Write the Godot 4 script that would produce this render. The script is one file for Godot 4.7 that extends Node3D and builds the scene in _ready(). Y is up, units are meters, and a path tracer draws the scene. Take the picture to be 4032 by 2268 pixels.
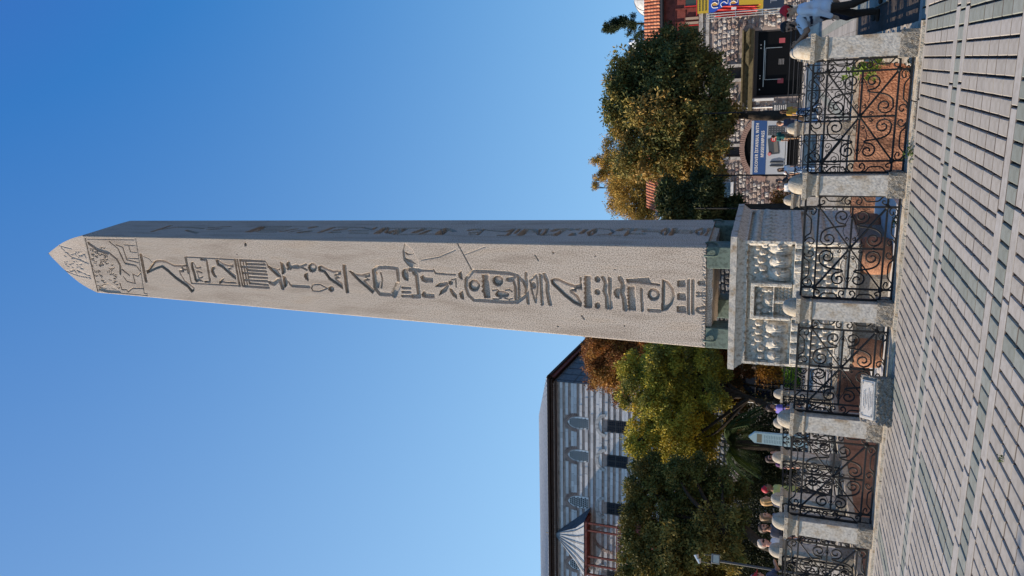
extends Node3D
# A tilted phone view of an Egyptian obelisk on a hippodrome square: the camera is rolled so that the obelisk lies along the picture.

const YF := 17.2            # the iron fence and the paving are turned this much
const YO := 19.9            # the obelisk and its pedestal
var UF: Vector3             # along the front fence, to the right
var VF: Vector3             # from the front fence towards the viewer
const PC := Vector3(3.37, 0, -10.58)   # centre of the right front corner pillar
const OC := Vector3(0.334, 0, -16.2)   # centre of the obelisk
const BAY := 1.81
var M := {}
var rng := RandomNumberGenerator.new()
var fnl := FastNoiseLite.new()
var taken := {}

# ------------------------------------------------------------------ mesh building
class MB:
	var v := PackedVector3Array()
	var n := PackedVector3Array()
	var c := PackedColorArray()
	var col := Color.WHITE
	func tri(a: Vector3, b: Vector3, d: Vector3) -> void:   # counter-clockwise seen from outside
		var m := (b - a).cross(d - a).normalized()
		v.append(a); v.append(d); v.append(b)
		n.append(m); n.append(m); n.append(m)
		c.append(col); c.append(col); c.append(col)
	func quad(a: Vector3, b: Vector3, d: Vector3, e: Vector3) -> void:
		tri(a, b, d)
		tri(a, d, e)
	func trin(a: Vector3, b: Vector3, d: Vector3, na: Vector3, nb: Vector3, nd: Vector3) -> void:
		v.append(a); v.append(d); v.append(b)
		n.append(na); n.append(nd); n.append(nb)
		c.append(col); c.append(col); c.append(col)
	# box with bevelled edges; t places it
	func box(size: Vector3, t := Transform3D(), bev := 0.0) -> void:
		var h := size * 0.5
		if bev <= 0.0:
			var p := []
			for k in 8:
				p.append(t * Vector3(h.x * (1 if k & 1 else -1), h.y * (1 if k & 2 else -1), h.z * (1 if k & 4 else -1)))
			quad(p[0], p[2], p[3], p[1]); quad(p[4], p[5], p[7], p[6])
			quad(p[0], p[4], p[6], p[2]); quad(p[1], p[3], p[7], p[5])
			quad(p[0], p[1], p[5], p[4]); quad(p[2], p[6], p[7], p[3])
			return
		var b := minf(bev, minf(h.x, minf(h.y, h.z)) * 0.9)
		var cc := t.origin
		for ax in 3:
			for s in [-1.0, 1.0]:
				var a1 := (ax + 1) % 3
				var a2 := (ax + 2) % 3
				var f := []
				for w in [[-1, -1], [1, -1], [1, 1], [-1, 1]]:
					var q := Vector3()
					q[ax] = s * h[ax]; q[a1] = w[0] * (h[a1] - b); q[a2] = w[1] * (h[a2] - b)
					f.append(t * q)
				out_quad(f[0], f[1], f[2], f[3], cc)
		for ax in 3:
			var a1 := (ax + 1) % 3
			var a2 := (ax + 2) % 3
			for s1 in [-1.0, 1.0]:
				for s2 in [-1.0, 1.0]:
					var f := []
					for w in [[-1, 0], [1, 0], [1, 1], [-1, 1]]:
						var q := Vector3()
						q[ax] = w[0] * (h[ax] - b)
						q[a1] = s1 * (h[a1] if w[1] == 0 else h[a1] - b)
						q[a2] = s2 * (h[a2] - b if w[1] == 0 else h[a2])
						f.append(t * q)
					out_quad(f[0], f[1], f[2], f[3], cc)
		for k in 8:
			var s := Vector3(1 if k & 1 else -1, 1 if k & 2 else -1, 1 if k & 4 else -1)
			var q0 := t * (Vector3(h.x, h.y - b, h.z - b) * s)
			var q1 := t * (Vector3(h.x - b, h.y, h.z - b) * s)
			var q2 := t * (Vector3(h.x - b, h.y - b, h.z) * s)
			if (q1 - q0).cross(q2 - q0).dot(q0 - cc) > 0: tri(q0, q1, q2)
			else: tri(q0, q2, q1)
	func out_quad(a: Vector3, b: Vector3, d: Vector3, e: Vector3, cc: Vector3) -> void:
		if (b - a).cross(d - a).dot((a + d) * 0.5 - cc) > 0: quad(a, b, d, e)
		else: quad(a, e, d, b)
	# square frustum standing on y0
	func frustum(y0: float, hx0: float, hz0: float, y1: float, hx1: float, hz1: float, t := Transform3D(), caps := true) -> void:
		var a := [t * Vector3(-hx0, y0, -hz0), t * Vector3(hx0, y0, -hz0), t * Vector3(hx0, y0, hz0), t * Vector3(-hx0, y0, hz0)]
		var b := [t * Vector3(-hx1, y1, -hz1), t * Vector3(hx1, y1, -hz1), t * Vector3(hx1, y1, hz1), t * Vector3(-hx1, y1, hz1)]
		for k in 4:
			var m := (k + 1) % 4
			quad(a[m], a[k], b[k], b[m])
		if caps:
			quad(b[3], b[2], b[1], b[0])
			quad(a[0], a[1], a[2], a[3])
	# tube along points with a radius each or one radius
	func tube(pts: PackedVector3Array, rad, sides := 6, closed := false, caps := true) -> void:
		var cnt := pts.size()
		var rings := []
		var up := Vector3(0.137, 0.97, 0.21)
		var prev := Vector3.ZERO
		for i in cnt:
			var d: Vector3
			if closed: d = pts[(i + 1) % cnt] - pts[(i + cnt - 1) % cnt]
			else: d = pts[mini(i + 1, cnt - 1)] - pts[maxi(i - 1, 0)]
			d = d.normalized()
			var x: Vector3
			if prev == Vector3.ZERO:
				x = d.cross(up if absf(d.dot(up)) < 0.95 else Vector3.RIGHT).normalized()
			else:
				x = (prev - d * prev.dot(d)).normalized()
			prev = x
			var y := d.cross(x)
			var r: float = rad[i] if rad is Array or rad is PackedFloat32Array else rad
			var ring := []
			for k in sides:
				var a := TAU * (k + 0.5) / sides
				var o := x * cos(a) + y * sin(a)
				ring.append([pts[i] + o * r, o])
			rings.append(ring)
		for i in (cnt if closed else cnt - 1):
			var A: Array = rings[i]
			var B: Array = rings[(i + 1) % cnt]
			for k in sides:
				var m := (k + 1) % sides
				trin(A[k][0], A[m][0], B[m][0], A[k][1], A[m][1], B[m][1])
				trin(A[k][0], B[m][0], B[k][0], A[k][1], B[m][1], B[k][1])
		if caps and not closed:
			for k in range(1, sides - 1):
				tri(rings[0][0][0], rings[0][k + 1][0], rings[0][k][0])
				tri(rings[cnt - 1][0][0], rings[cnt - 1][k][0], rings[cnt - 1][k + 1][0])
	# lathe of (radius, height) pairs around y
	func lathe(prof: PackedVector2Array, sides := 16, t := Transform3D()) -> void:
		for i in prof.size() - 1:
			var p := prof[i]
			var q := prof[i + 1]
			var e := (q - p).normalized()
			var nn := Vector2(e.y, -e.x)
			for k in sides:
				var a := TAU * k / sides
				var b := TAU * (k + 1) / sides
				var da := Vector3(cos(a), 0, -sin(a))
				var db := Vector3(cos(b), 0, -sin(b))
				var A := t * (da * p.x + Vector3(0, p.y, 0))
				var B := t * (db * p.x + Vector3(0, p.y, 0))
				var C := t * (db * q.x + Vector3(0, q.y, 0))
				var D := t * (da * q.x + Vector3(0, q.y, 0))
				var na := (t.basis * (da * nn.x + Vector3(0, nn.y, 0))).normalized()
				var nb := (t.basis * (db * nn.x + Vector3(0, nn.y, 0))).normalized()
				if p.x > 1e-5: trin(A, B, C, na, nb, nb)
				if q.x > 1e-5: trin(A, C, D, na, nb, na)
	# flat outline (counter-clockwise in x,y) given depth along z
	func prism(o: PackedVector2Array, z0: float, z1: float, t := Transform3D()) -> void:
		var ids := Geometry2D.triangulate_polygon(o)
		var ccw := not Geometry2D.is_polygon_clockwise(o)
		for k in range(0, ids.size(), 3):
			var a := o[ids[k]]
			var b := o[ids[k + 1]]
			var d := o[ids[k + 2]]
			if (b - a).cross(d - a) < 0:
				var w := b; b = d; d = w
			tri(t * Vector3(a.x, a.y, z1), t * Vector3(b.x, b.y, z1), t * Vector3(d.x, d.y, z1))
			tri(t * Vector3(a.x, a.y, z0), t * Vector3(d.x, d.y, z0), t * Vector3(b.x, b.y, z0))
		for k in o.size():
			var a := o[k]
			var b := o[(k + 1) % o.size()]
			if not ccw:
				var w := a; a = b; b = w
			quad(t * Vector3(a.x, a.y, z0), t * Vector3(b.x, b.y, z0), t * Vector3(b.x, b.y, z1), t * Vector3(a.x, a.y, z1))
	func mesh() -> ArrayMesh:
		var a := []
		a.resize(Mesh.ARRAY_MAX)
		a[Mesh.ARRAY_VERTEX] = v
		a[Mesh.ARRAY_NORMAL] = n
		a[Mesh.ARRAY_COLOR] = c
		var m := ArrayMesh.new()
		if v.size(): m.add_surface_from_arrays(Mesh.PRIMITIVE_TRIANGLES, a)
		return m

# subdivided box whose faces are pushed about by noise (rough stone)
func rough_box(b: MB, size: Vector3, seg: float, amp: float, t := Transform3D(), sd := 0.0) -> void:
	var h := size * 0.5
	for ax in 3:
		var a1 := (ax + 1) % 3
		var a2 := (ax + 2) % 3
		var n1 := maxi(1, int(round(size[a1] / seg)))
		var n2 := maxi(1, int(round(size[a2] / seg)))
		for s in [-1.0, 1.0]:
			var g := []
			for i in n1 + 1:
				var row := []
				for j in n2 + 1:
					var q := Vector3()
					q[ax] = s * h[ax]
					q[a1] = -h[a1] + size[a1] * i / n1
					q[a2] = -h[a2] + size[a2] * j / n2
					var w := q * 9.0 + Vector3(sd, sd * 1.7, -sd)
					var d := Vector3(fnl.get_noise_3d(w.x * 9, w.y * 9, w.z * 9), fnl.get_noise_3d(w.y * 9 + 50, w.z * 9, w.x * 9), fnl.get_noise_3d(w.z * 9, w.x * 9 + 90, w.y * 9))
					var edge := 0.0
					for k in 3:
						if absf(absf(q[k]) - h[k]) < 1e-4: edge += 1.0
					var inward := 0.0 if edge < 2.0 else amp * 0.8
					row.append(t * (q + d * amp * 1.6 - q.normalized() * inward))
				g.append(row)
			for i in n1:
				for j in n2:
					if s > 0: b.quad(g[i][j], g[i + 1][j], g[i + 1][j + 1], g[i][j + 1])
					else: b.quad(g[i][j], g[i][j + 1], g[i + 1][j + 1], g[i + 1][j])

# ------------------------------------------------------------------ naming and placing
func numbered(called: String) -> String:
	if not taken.has(called):
		taken[called] = 0
		return called
	taken[called] += 1
	return "%s_%03d" % [called, taken[called]]

func tag(o: Node, label: String, category := "", group := "", kind := "") -> Node:
	if label: o.set_meta("label", label)
	if category: o.set_meta("category", category)
	if group: o.set_meta("group", group)
	if kind: o.set_meta("kind", kind)
	return o

func thing(called: String, label: String, category: String, at := Vector3.ZERO, turn := 0.0, group := "") -> Node3D:
	var o := Node3D.new()
	o.name = numbered(called)
	add_child(o)
	o.position = at
	o.rotation_degrees.y = turn
	tag(o, label, category, group)
	return o

func mi(called: String, mesh: Mesh, m: Material, parent: Node = null, t := Transform3D()) -> MeshInstance3D:
	var o := MeshInstance3D.new()
	o.mesh = mesh
	o.material_override = m
	o.transform = t
	if parent == null:
		o.name = numbered(called)
		add_child(o)
	else:
		o.name = called
		if parent.has_node(NodePath(called)):
			var k := 1
			while parent.has_node(NodePath("%s_%03d" % [called, k])): k += 1
			o.name = "%s_%03d" % [called, k]
		parent.add_child(o)
	return o

func obj(called: String, b: MB, m: Material, parent: Node = null, t := Transform3D()) -> MeshInstance3D:
	var o := mi(called, b.mesh(), m, parent, t)
	if called in ["lettering", "small_lettering", "white_letters", "pattern", "studs", "mortar_line", "disc_mark"]: o.set_meta("kind", "stuff")
	return o

var piece_no := {}
func piece(called: String, mesh: Mesh, m: Material, parent: Node, t: Transform3D) -> MeshInstance3D:
	var o := MeshInstance3D.new()
	o.mesh = mesh
	o.material_override = m
	o.transform = t
	var key := str(parent.get_instance_id()) + called
	var k: int = piece_no.get(key, 0)
	piece_no[key] = k + 1
	o.name = called if k == 0 else "%s_%03d" % [called, k]
	parent.add_child(o)
	return o

func struct(called: String, b: MB, m: Material, label := "") -> MeshInstance3D:
	var o := obj(called, b, m)
	tag(o, label, "", "", "structure")
	return o

func multi(called: String, mesh: Mesh, m: Material, where: Array, cols: Array, parent: Node = null, stuff := true) -> MultiMeshInstance3D:
	var mm := MultiMesh.new()
	mm.transform_format = MultiMesh.TRANSFORM_3D
	mm.use_colors = cols.size() > 0
	mm.mesh = mesh
	mm.instance_count = where.size()
	for i in where.size():
		mm.set_instance_transform(i, where[i])
		if cols.size(): mm.set_instance_color(i, cols[i])
	var o := MultiMeshInstance3D.new()
	o.multimesh = mm
	o.material_override = m
	if parent == null:
		o.name = numbered(called)
		add_child(o)
	else:
		o.name = called
		parent.add_child(o, true)
	if stuff: o.set_meta("kind", "stuff")
	return o

func ry(deg: float, at := Vector3.ZERO) -> Transform3D:
	return Transform3D(Basis(Vector3.UP, deg_to_rad(deg)), at)

func mv(x: float, y: float, z: float) -> Transform3D:
	return Transform3D(Basis(), Vector3(x, y, z))

func ring_at(u: float, v: float, y := 0.0) -> Vector3:      # fence coordinates
	return PC + UF * u + VF * v + Vector3(0, y, 0)

func smooth(pts: PackedVector3Array, per := 6, closed := false) -> PackedVector3Array:
	var o := PackedVector3Array()
	var cnt := pts.size()
	for i in (cnt if closed else cnt - 1):
		var p0 := pts[(i + cnt - 1) % cnt] if closed else pts[maxi(i - 1, 0)]
		var p1 := pts[i]
		var p2 := pts[(i + 1) % cnt]
		var p3 := pts[(i + 2) % cnt] if closed else pts[mini(i + 2, cnt - 1)]
		for k in per:
			var t := float(k) / per
			o.append(p1.cubic_interpolate(p2, p0, p3, t))
	if not closed: o.append(pts[cnt - 1])
	return o

# ------------------------------------------------------------------ materials
func lin(r: float, g: float, b: float) -> Color:
	return Color(r, g, b).linear_to_srgb()

func noise_tex(sd: int, freq: float, octaves: int, cols: Array, size := 512, kind := FastNoiseLite.TYPE_SIMPLEX_SMOOTH, offs: Array = []) -> NoiseTexture2D:
	var f := FastNoiseLite.new()
	f.seed = sd
	f.noise_type = kind
	f.frequency = freq
	f.fractal_octaves = octaves
	if octaves == 1: f.fractal_type = FastNoiseLite.FRACTAL_NONE
	var t := NoiseTexture2D.new()
	t.width = size
	t.height = size
	t.seamless = true
	t.noise = f
	if cols.size():
		var g := Gradient.new()
		var pc := PackedColorArray()
		var po := PackedFloat32Array()
		for i in cols.size():
			pc.append(cols[i])
			po.append(offs[i] if offs.size() else float(i) / (cols.size() - 1))
		g.colors = pc
		g.offsets = po
		t.color_ramp = g
	return t

func plain(c: Color, rough := 0.8, metal := 0.0, spec := 0.5) -> StandardMaterial3D:
	var m := StandardMaterial3D.new()
	m.albedo_color = c
	m.roughness = rough
	m.metallic = metal
	m.metallic_specular = spec
	return m

func shade(k: float) -> Color:
	return lin(k, k, k)

# grained stone: fine texture x broad stains, with fine relief
func stone(c: Color, fine: Texture2D, fine_m: float, broad: Texture2D, broad_m: float, bump: Texture2D, bump_cm: float, rough := 0.88) -> StandardMaterial3D:
	var m := plain(c, rough, 0.0, 0.35)
	m.albedo_texture = fine
	m.uv1_triplanar = true
	m.uv1_scale = Vector3.ONE / fine_m
	if broad:
		m.detail_enabled = true
		m.detail_albedo = broad
		m.detail_blend_mode = BaseMaterial3D.BLEND_MODE_MUL
		m.detail_uv_layer = BaseMaterial3D.DETAIL_UV_2
		m.uv2_triplanar = true
		m.uv2_scale = Vector3.ONE / broad_m
	if bump and bump_cm > 0.0:
		m.heightmap_enabled = true
		m.heightmap_texture = bump
		m.heightmap_scale = bump_cm
	return m

func vcol(m: StandardMaterial3D) -> StandardMaterial3D:
	m.vertex_color_use_as_albedo = true
	return m

func make_materials() -> void:
	fnl.seed = 5
	fnl.frequency = 0.12
	var g := func(a, b): return [shade(a), shade(b)]
	M.t_speck = noise_tex(11, 0.2, 2, [shade(0.34), shade(0.80), shade(1.0)], 1024, FastNoiseLite.TYPE_SIMPLEX, [0.22, 0.48, 0.75])
	M.t_grain = noise_tex(12, 0.05, 5, [shade(0.68), shade(0.92), shade(1.0)], 512, FastNoiseLite.TYPE_SIMPLEX_SMOOTH, [0.15, 0.5, 0.85])
	M.t_stain = noise_tex(13, 0.012, 4, [shade(0.55), shade(0.93), shade(1.0)], 512, FastNoiseLite.TYPE_SIMPLEX_SMOOTH, [0.2, 0.5, 0.8])
	M.t_soft = noise_tex(14, 0.014, 4, [lin(0.86, 0.845, 0.82), lin(0.97, 0.955, 0.94), shade(1.0)], 512, FastNoiseLite.TYPE_SIMPLEX_SMOOTH, [0.2, 0.5, 0.8])
	M.t_bump = noise_tex(15, 0.06, 5, [], 512)
	M.t_bump2 = noise_tex(16, 0.2, 2, [], 512)
	M.t_streak = noise_tex(18, 0.016, 5, [lin(0.80, 0.775, 0.75), lin(0.95, 0.935, 0.92), shade(1.0), lin(0.97, 0.93, 0.88)], 512, FastNoiseLite.TYPE_SIMPLEX_SMOOTH, [0.15, 0.42, 0.62, 0.9])
	M.t_grime = noise_tex(19, 0.035, 6, [lin(0.42, 0.36, 0.30), lin(0.80, 0.765, 0.72), shade(1.0), lin(0.88, 0.86, 0.83)], 512, FastNoiseLite.TYPE_SIMPLEX_SMOOTH, [0.12, 0.36, 0.55, 0.95])
	M.t_ochre = noise_tex(17, 0.02, 5, [lin(0.60, 0.49, 0.38), lin(0.9, 0.87, 0.83), shade(1.0), lin(0.70, 0.70, 0.72)], 512, FastNoiseLite.TYPE_SIMPLEX_SMOOTH, [0.1, 0.38, 0.6, 0.95])
	M.granite = stone(lin(0.63, 0.54, 0.46), M.t_speck, 6.5, M.t_streak, 1.0, M.t_bump2, 0.12)
	M.granite.uv2_scale = Vector3(0.33, 0.055, 0.33)
	M.granite_red = stone(lin(0.44, 0.22, 0.13), M.t_speck, 5.0, M.t_stain, 1.7, M.t_bump, 1.5)
	M.marble = stone(lin(0.66, 0.615, 0.54), M.t_grain, 1.4, M.t_grime, 1.9, M.t_bump, 0.6)
	M.pillar = stone(lin(0.55, 0.515, 0.465), M.t_grain, 1.3, M.t_ochre, 2.9, M.t_bump, 0.25)
	M.pillar_cap = stone(lin(0.46, 0.415, 0.345), M.t_grain, 0.6, M.t_ochre, 0.9, M.t_bump, 0.8)
	M.kerb = stone(lin(0.54, 0.48, 0.39), M.t_grain, 0.9, M.t_ochre, 1.9, M.t_bump, 0.5)
	M.terracotta = stone(lin(0.43, 0.225, 0.14), M.t_grain, 2.2, M.t_stain, 4.0, M.t_bump, 1.6)
	M.paver = vcol(stone(shade(1.0), M.t_soft, 0.7, M.t_soft, 2.7, null, 0.0))
	M.mortar = stone(lin(0.075, 0.06, 0.05), M.t_grain, 0.7, M.t_stain, 4.0, M.t_bump, 0.4)
	M.plaque = stone(lin(0.62, 0.60, 0.56), M.t_grain, 0.7, M.t_soft, 0.9, M.t_bump, 0.2)
	M.rough_stone = stone(lin(0.38, 0.355, 0.315), M.t_grain, 0.5, M.t_grime, 0.9, M.t_bump, 2.6)
	M.bronze = stone(lin(0.125, 0.175, 0.15), M.t_grain, 0.5, M.t_stain, 0.7, M.t_bump, 0.5, 0.6)
	M.iron = plain(lin(0.009, 0.0095, 0.011), 0.6, 0.0, 0.35)
	M.drain = stone(lin(0.22, 0.185, 0.16), M.t_speck, 0.9, M.t_stain, 0.9, M.t_bump2, 1.4)
	M.rubble = vcol(stone(shade(1.0), M.t_grain, 0.8, null, 1.0, M.t_bump, 0.6))
	M.rubble_mortar = stone(lin(0.42, 0.345, 0.315), M.t_grain, 0.9, M.t_stain, 4.0, M.t_bump, 1.2)
	M.white_stone = stone(lin(0.60, 0.57, 0.54), M.t_grain, 1.2, M.t_stain, 3.0, M.t_bump, 0.5)
	M.ashlar = vcol(stone(shade(1.0), M.t_grain, 1.2, null, 4.0, M.t_bump, 0.5))
	M.brickband = stone(lin(0.47, 0.35, 0.30), M.t_grain, 0.7, M.t_stain, 5.0, M.t_bump, 0.6)
	M.red_wood = stone(lin(0.25, 0.065, 0.05), M.t_grain, 1.5, M.t_stain, 3.0, null, 0.0, 0.7)
	M.red_paint = plain(lin(0.55, 0.03, 0.025), 0.7)
	M.tile = vcol(stone(shade(1.0), M.t_grain, 1.0, null, 3.0, M.t_bump, 0.4))
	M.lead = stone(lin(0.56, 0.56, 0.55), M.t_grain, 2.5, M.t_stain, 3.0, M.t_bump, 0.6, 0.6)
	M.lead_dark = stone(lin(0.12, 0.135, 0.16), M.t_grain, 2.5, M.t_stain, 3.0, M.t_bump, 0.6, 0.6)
	M.dark_wood = stone(lin(0.075, 0.042, 0.032), M.t_grain, 1.0, M.t_stain, 3.0, null, 0.0, 0.8)
	M.black_glass = plain(lin(0.006, 0.0065, 0.008), 0.35, 0.0, 0.2)
	M.dark_glass = plain(lin(0.012, 0.018, 0.032), 0.4, 0.0, 0.25)
	M.dark_frame = plain(lin(0.03, 0.03, 0.035), 0.6)
	M.steel = plain(lin(0.55, 0.55, 0.55), 0.3, 0.8)
	M.white_paint = plain(lin(0.75, 0.75, 0.74), 0.6)
	M.olive_iron = stone(lin(0.20, 0.165, 0.09), M.t_grain, 1.0, M.t_stain, 2.0, M.t_bump, 0.4, 0.7)
	M.leaf = vcol(plain(Color.WHITE, 0.6, 0.0, 0.3))
	M.leaf.backlight_enabled = true
	M.leaf.backlight = lin(0.24, 0.21, 0.05)
	M.bark = stone(lin(0.055, 0.042, 0.032), M.t_grain, 0.8, M.t_stain, 2.0, M.t_bump, 2.0, 0.95)
	M.body = vcol(plain(Color.WHITE, 0.75, 0.0, 0.3))
	M.hair = vcol(plain(Color.WHITE, 0.6, 0.0, 0.4))
	M.print = vcol(plain(Color.WHITE, 0.55))

# ------------------------------------------------------------------ carved surfaces: a field of depths on a face, later a mesh
class Relief:
	var nx: int
	var ny: int
	var y0: float
	var y1: float
	var hw := PackedFloat32Array()      # half width of each row
	var h := PackedFloat32Array()       # height above the face (sunk is negative)
	func _init(cols: int, rows: int, b: float, t: float, w0: float, w1: float) -> void:
		nx = cols; ny = rows; y0 = b; y1 = t
		h.resize(nx * ny)
		hw.resize(ny)
		for j in ny: hw[j] = lerpf(w0, w1, float(j) / (ny - 1))
	func rows(a: float, b: float) -> Vector2i:
		return Vector2i(clampi(int(floor((a - y0) / (y1 - y0) * (ny - 1))), 0, ny - 1), clampi(int(ceil((b - y0) / (y1 - y0) * (ny - 1))), 0, ny - 1))
	func cols(j: int, a: float, b: float) -> Vector2i:
		return Vector2i(clampi(int(floor((a / hw[j] + 1) * 0.5 * (nx - 1))), 0, nx - 1), clampi(int(ceil((b / hw[j] + 1) * 0.5 * (nx - 1))), 0, nx - 1))
	# pts are pairs of centimetres (s, y)
	func pts_of(a: Array) -> PackedVector2Array:
		var o := PackedVector2Array()
		for k in range(0, a.size(), 2): o.append(Vector2(a[k], a[k + 1]) * 0.01)
		return o
	# sunk outline; bulge leaves the middle standing like a carved body
	func sink(a: Array, d: float, bulge := 0.0) -> void:
		var p := pts_of(a)
		var lo := p[0]
		var hi := p[0]
		for q in p:
			lo = lo.min(q); hi = hi.max(q)
		var r := rows(lo.y, hi.y)
		var cnt := p.size()
		for j in range(r.x, r.y + 1):
			var y := y0 + (y1 - y0) * j / (ny - 1)
			var cc := cols(j, lo.x, hi.x)
			for i in range(cc.x, cc.y + 1):
				var s := (2.0 * i / (nx - 1) - 1.0) * hw[j]
				var inside := false
				var best := 1e9
				var q := Vector2(s, y)
				var pa := p[cnt - 1]
				for pb in p:
					if (pa.y > y) != (pb.y > y) and s < (pb.x - pa.x) * (y - pa.y) / (pb.y - pa.y) + pa.x:
						inside = not inside
					var e := pb - pa
					var t := clampf((q - pa).dot(e) / maxf(e.length_squared(), 1e-9), 0.0, 1.0)
					best = minf(best, q.distance_squared_to(pa + e * t))
					pa = pb
				if inside:
					var dep := d
					if bulge > 0.0: dep = d * (1.0 - bulge * smoothstep(0.0, 0.07, sqrt(best)))
					var k := j * nx + i
					h[k] = minf(h[k], -dep)
	# sunk line of half width w (metres)
	func line(a: Array, w: float, d: float, closed := false) -> void:
		var p := pts_of(a)
		var cnt := p.size()
		for m in (cnt if closed else cnt - 1):
			var pa := p[m]
			var pb := p[(m + 1) % cnt]
			var lo := pa.min(pb) - Vector2(w, w)
			var hi := pa.max(pb) + Vector2(w, w)
			var r := rows(lo.y, hi.y)
			var e := pb - pa
			var el := maxf(e.length_squared(), 1e-9)
			for j in range(r.x, r.y + 1):
				var y := y0 + (y1 - y0) * j / (ny - 1)
				var cc := cols(j, lo.x, hi.x)
				for i in range(cc.x, cc.y + 1):
					var q := Vector2((2.0 * i / (nx - 1) - 1.0) * hw[j], y)
					var t := clampf((q - pa).dot(e) / el, 0.0, 1.0)
					var ds := q.distance_to(pa + e * t)
					if ds < w:
						var k := j * nx + i
						h[k] = minf(h[k], -d * (1.0 if ds < w * 0.7 else 0.6))
	func disc(cx: float, cy: float, rx: float, ryy: float, d: float, bulge := 0.0) -> void:
		var a := []
		for k in 20:
			var t := TAU * k / 20
			a.append(cx + rx * cos(t)); a.append(cy + ryy * sin(t))
		sink(a, d, bulge)
	# raised egg: heads, shoulders, folds
	func egg(cx: float, cy: float, rx: float, ryy: float, up: float, base := 0.0, sq := 2.0) -> void:
		var r := rows(cy - ryy, cy + ryy)
		for j in range(r.x, r.y + 1):
			var y := y0 + (y1 - y0) * j / (ny - 1)
			var cc := cols(j, cx - rx, cx + rx)
			for i in range(cc.x, cc.y + 1):
				var s := (2.0 * i / (nx - 1) - 1.0) * hw[j]
				var q := pow(absf(s - cx) / rx, sq) + pow(absf(y - cy) / ryy, sq)
				if q < 1.0:
					var k := j * nx + i
					h[k] = maxf(h[k], base + up * sqrt(1.0 - q))
	func plate(sa: float, ya: float, sb: float, yb: float, z: float, only_up := true) -> void:
		var r := rows(ya, yb)
		for j in range(r.x, r.y + 1):
			var y := y0 + (y1 - y0) * j / (ny - 1)
			if y < ya or y > yb: continue
			var cc := cols(j, sa, sb)
			for i in range(cc.x, cc.y + 1):
				var s := (2.0 * i / (nx - 1) - 1.0) * hw[j]
				if s < sa or s > sb: continue
				var k := j * nx + i
				h[k] = maxf(h[k], z) if only_up else z
	# mesh; at(s, y, h) gives the point in the thing's axes
	func mesh(at: Callable) -> ArrayMesh:
		var v := PackedVector3Array()
		var n := PackedVector3Array()
		v.resize(nx * ny)
		n.resize(nx * ny)
		for j in ny:
			var y := y0 + (y1 - y0) * j / (ny - 1)
			for i in nx:
				v[j * nx + i] = at.call((2.0 * i / (nx - 1) - 1.0) * hw[j], y, h[j * nx + i])
		for j in ny:
			for i in nx:
				var a := v[j * nx + mini(i + 1, nx - 1)] - v[j * nx + maxi(i - 1, 0)]
				var b := v[mini(j + 1, ny - 1) * nx + i] - v[maxi(j - 1, 0) * nx + i]
				n[j * nx + i] = a.cross(b).normalized()
		var ids := PackedInt32Array()
		ids.resize((nx - 1) * (ny - 1) * 6)
		var k := 0
		for j in ny - 1:
			for i in nx - 1:
				var p := j * nx + i
				ids[k] = p; ids[k + 1] = p + nx + 1; ids[k + 2] = p + 1
				ids[k + 3] = p; ids[k + 4] = p + nx; ids[k + 5] = p + nx + 1
				k += 6
		var arr := []
		arr.resize(Mesh.ARRAY_MAX)
		arr[Mesh.ARRAY_VERTEX] = v
		arr[Mesh.ARRAY_NORMAL] = n
		arr[Mesh.ARRAY_INDEX] = ids
		var m := ArrayMesh.new()
		m.add_surface_from_arrays(Mesh.PRIMITIVE_TRIANGLES, arr)
		return m

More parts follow.
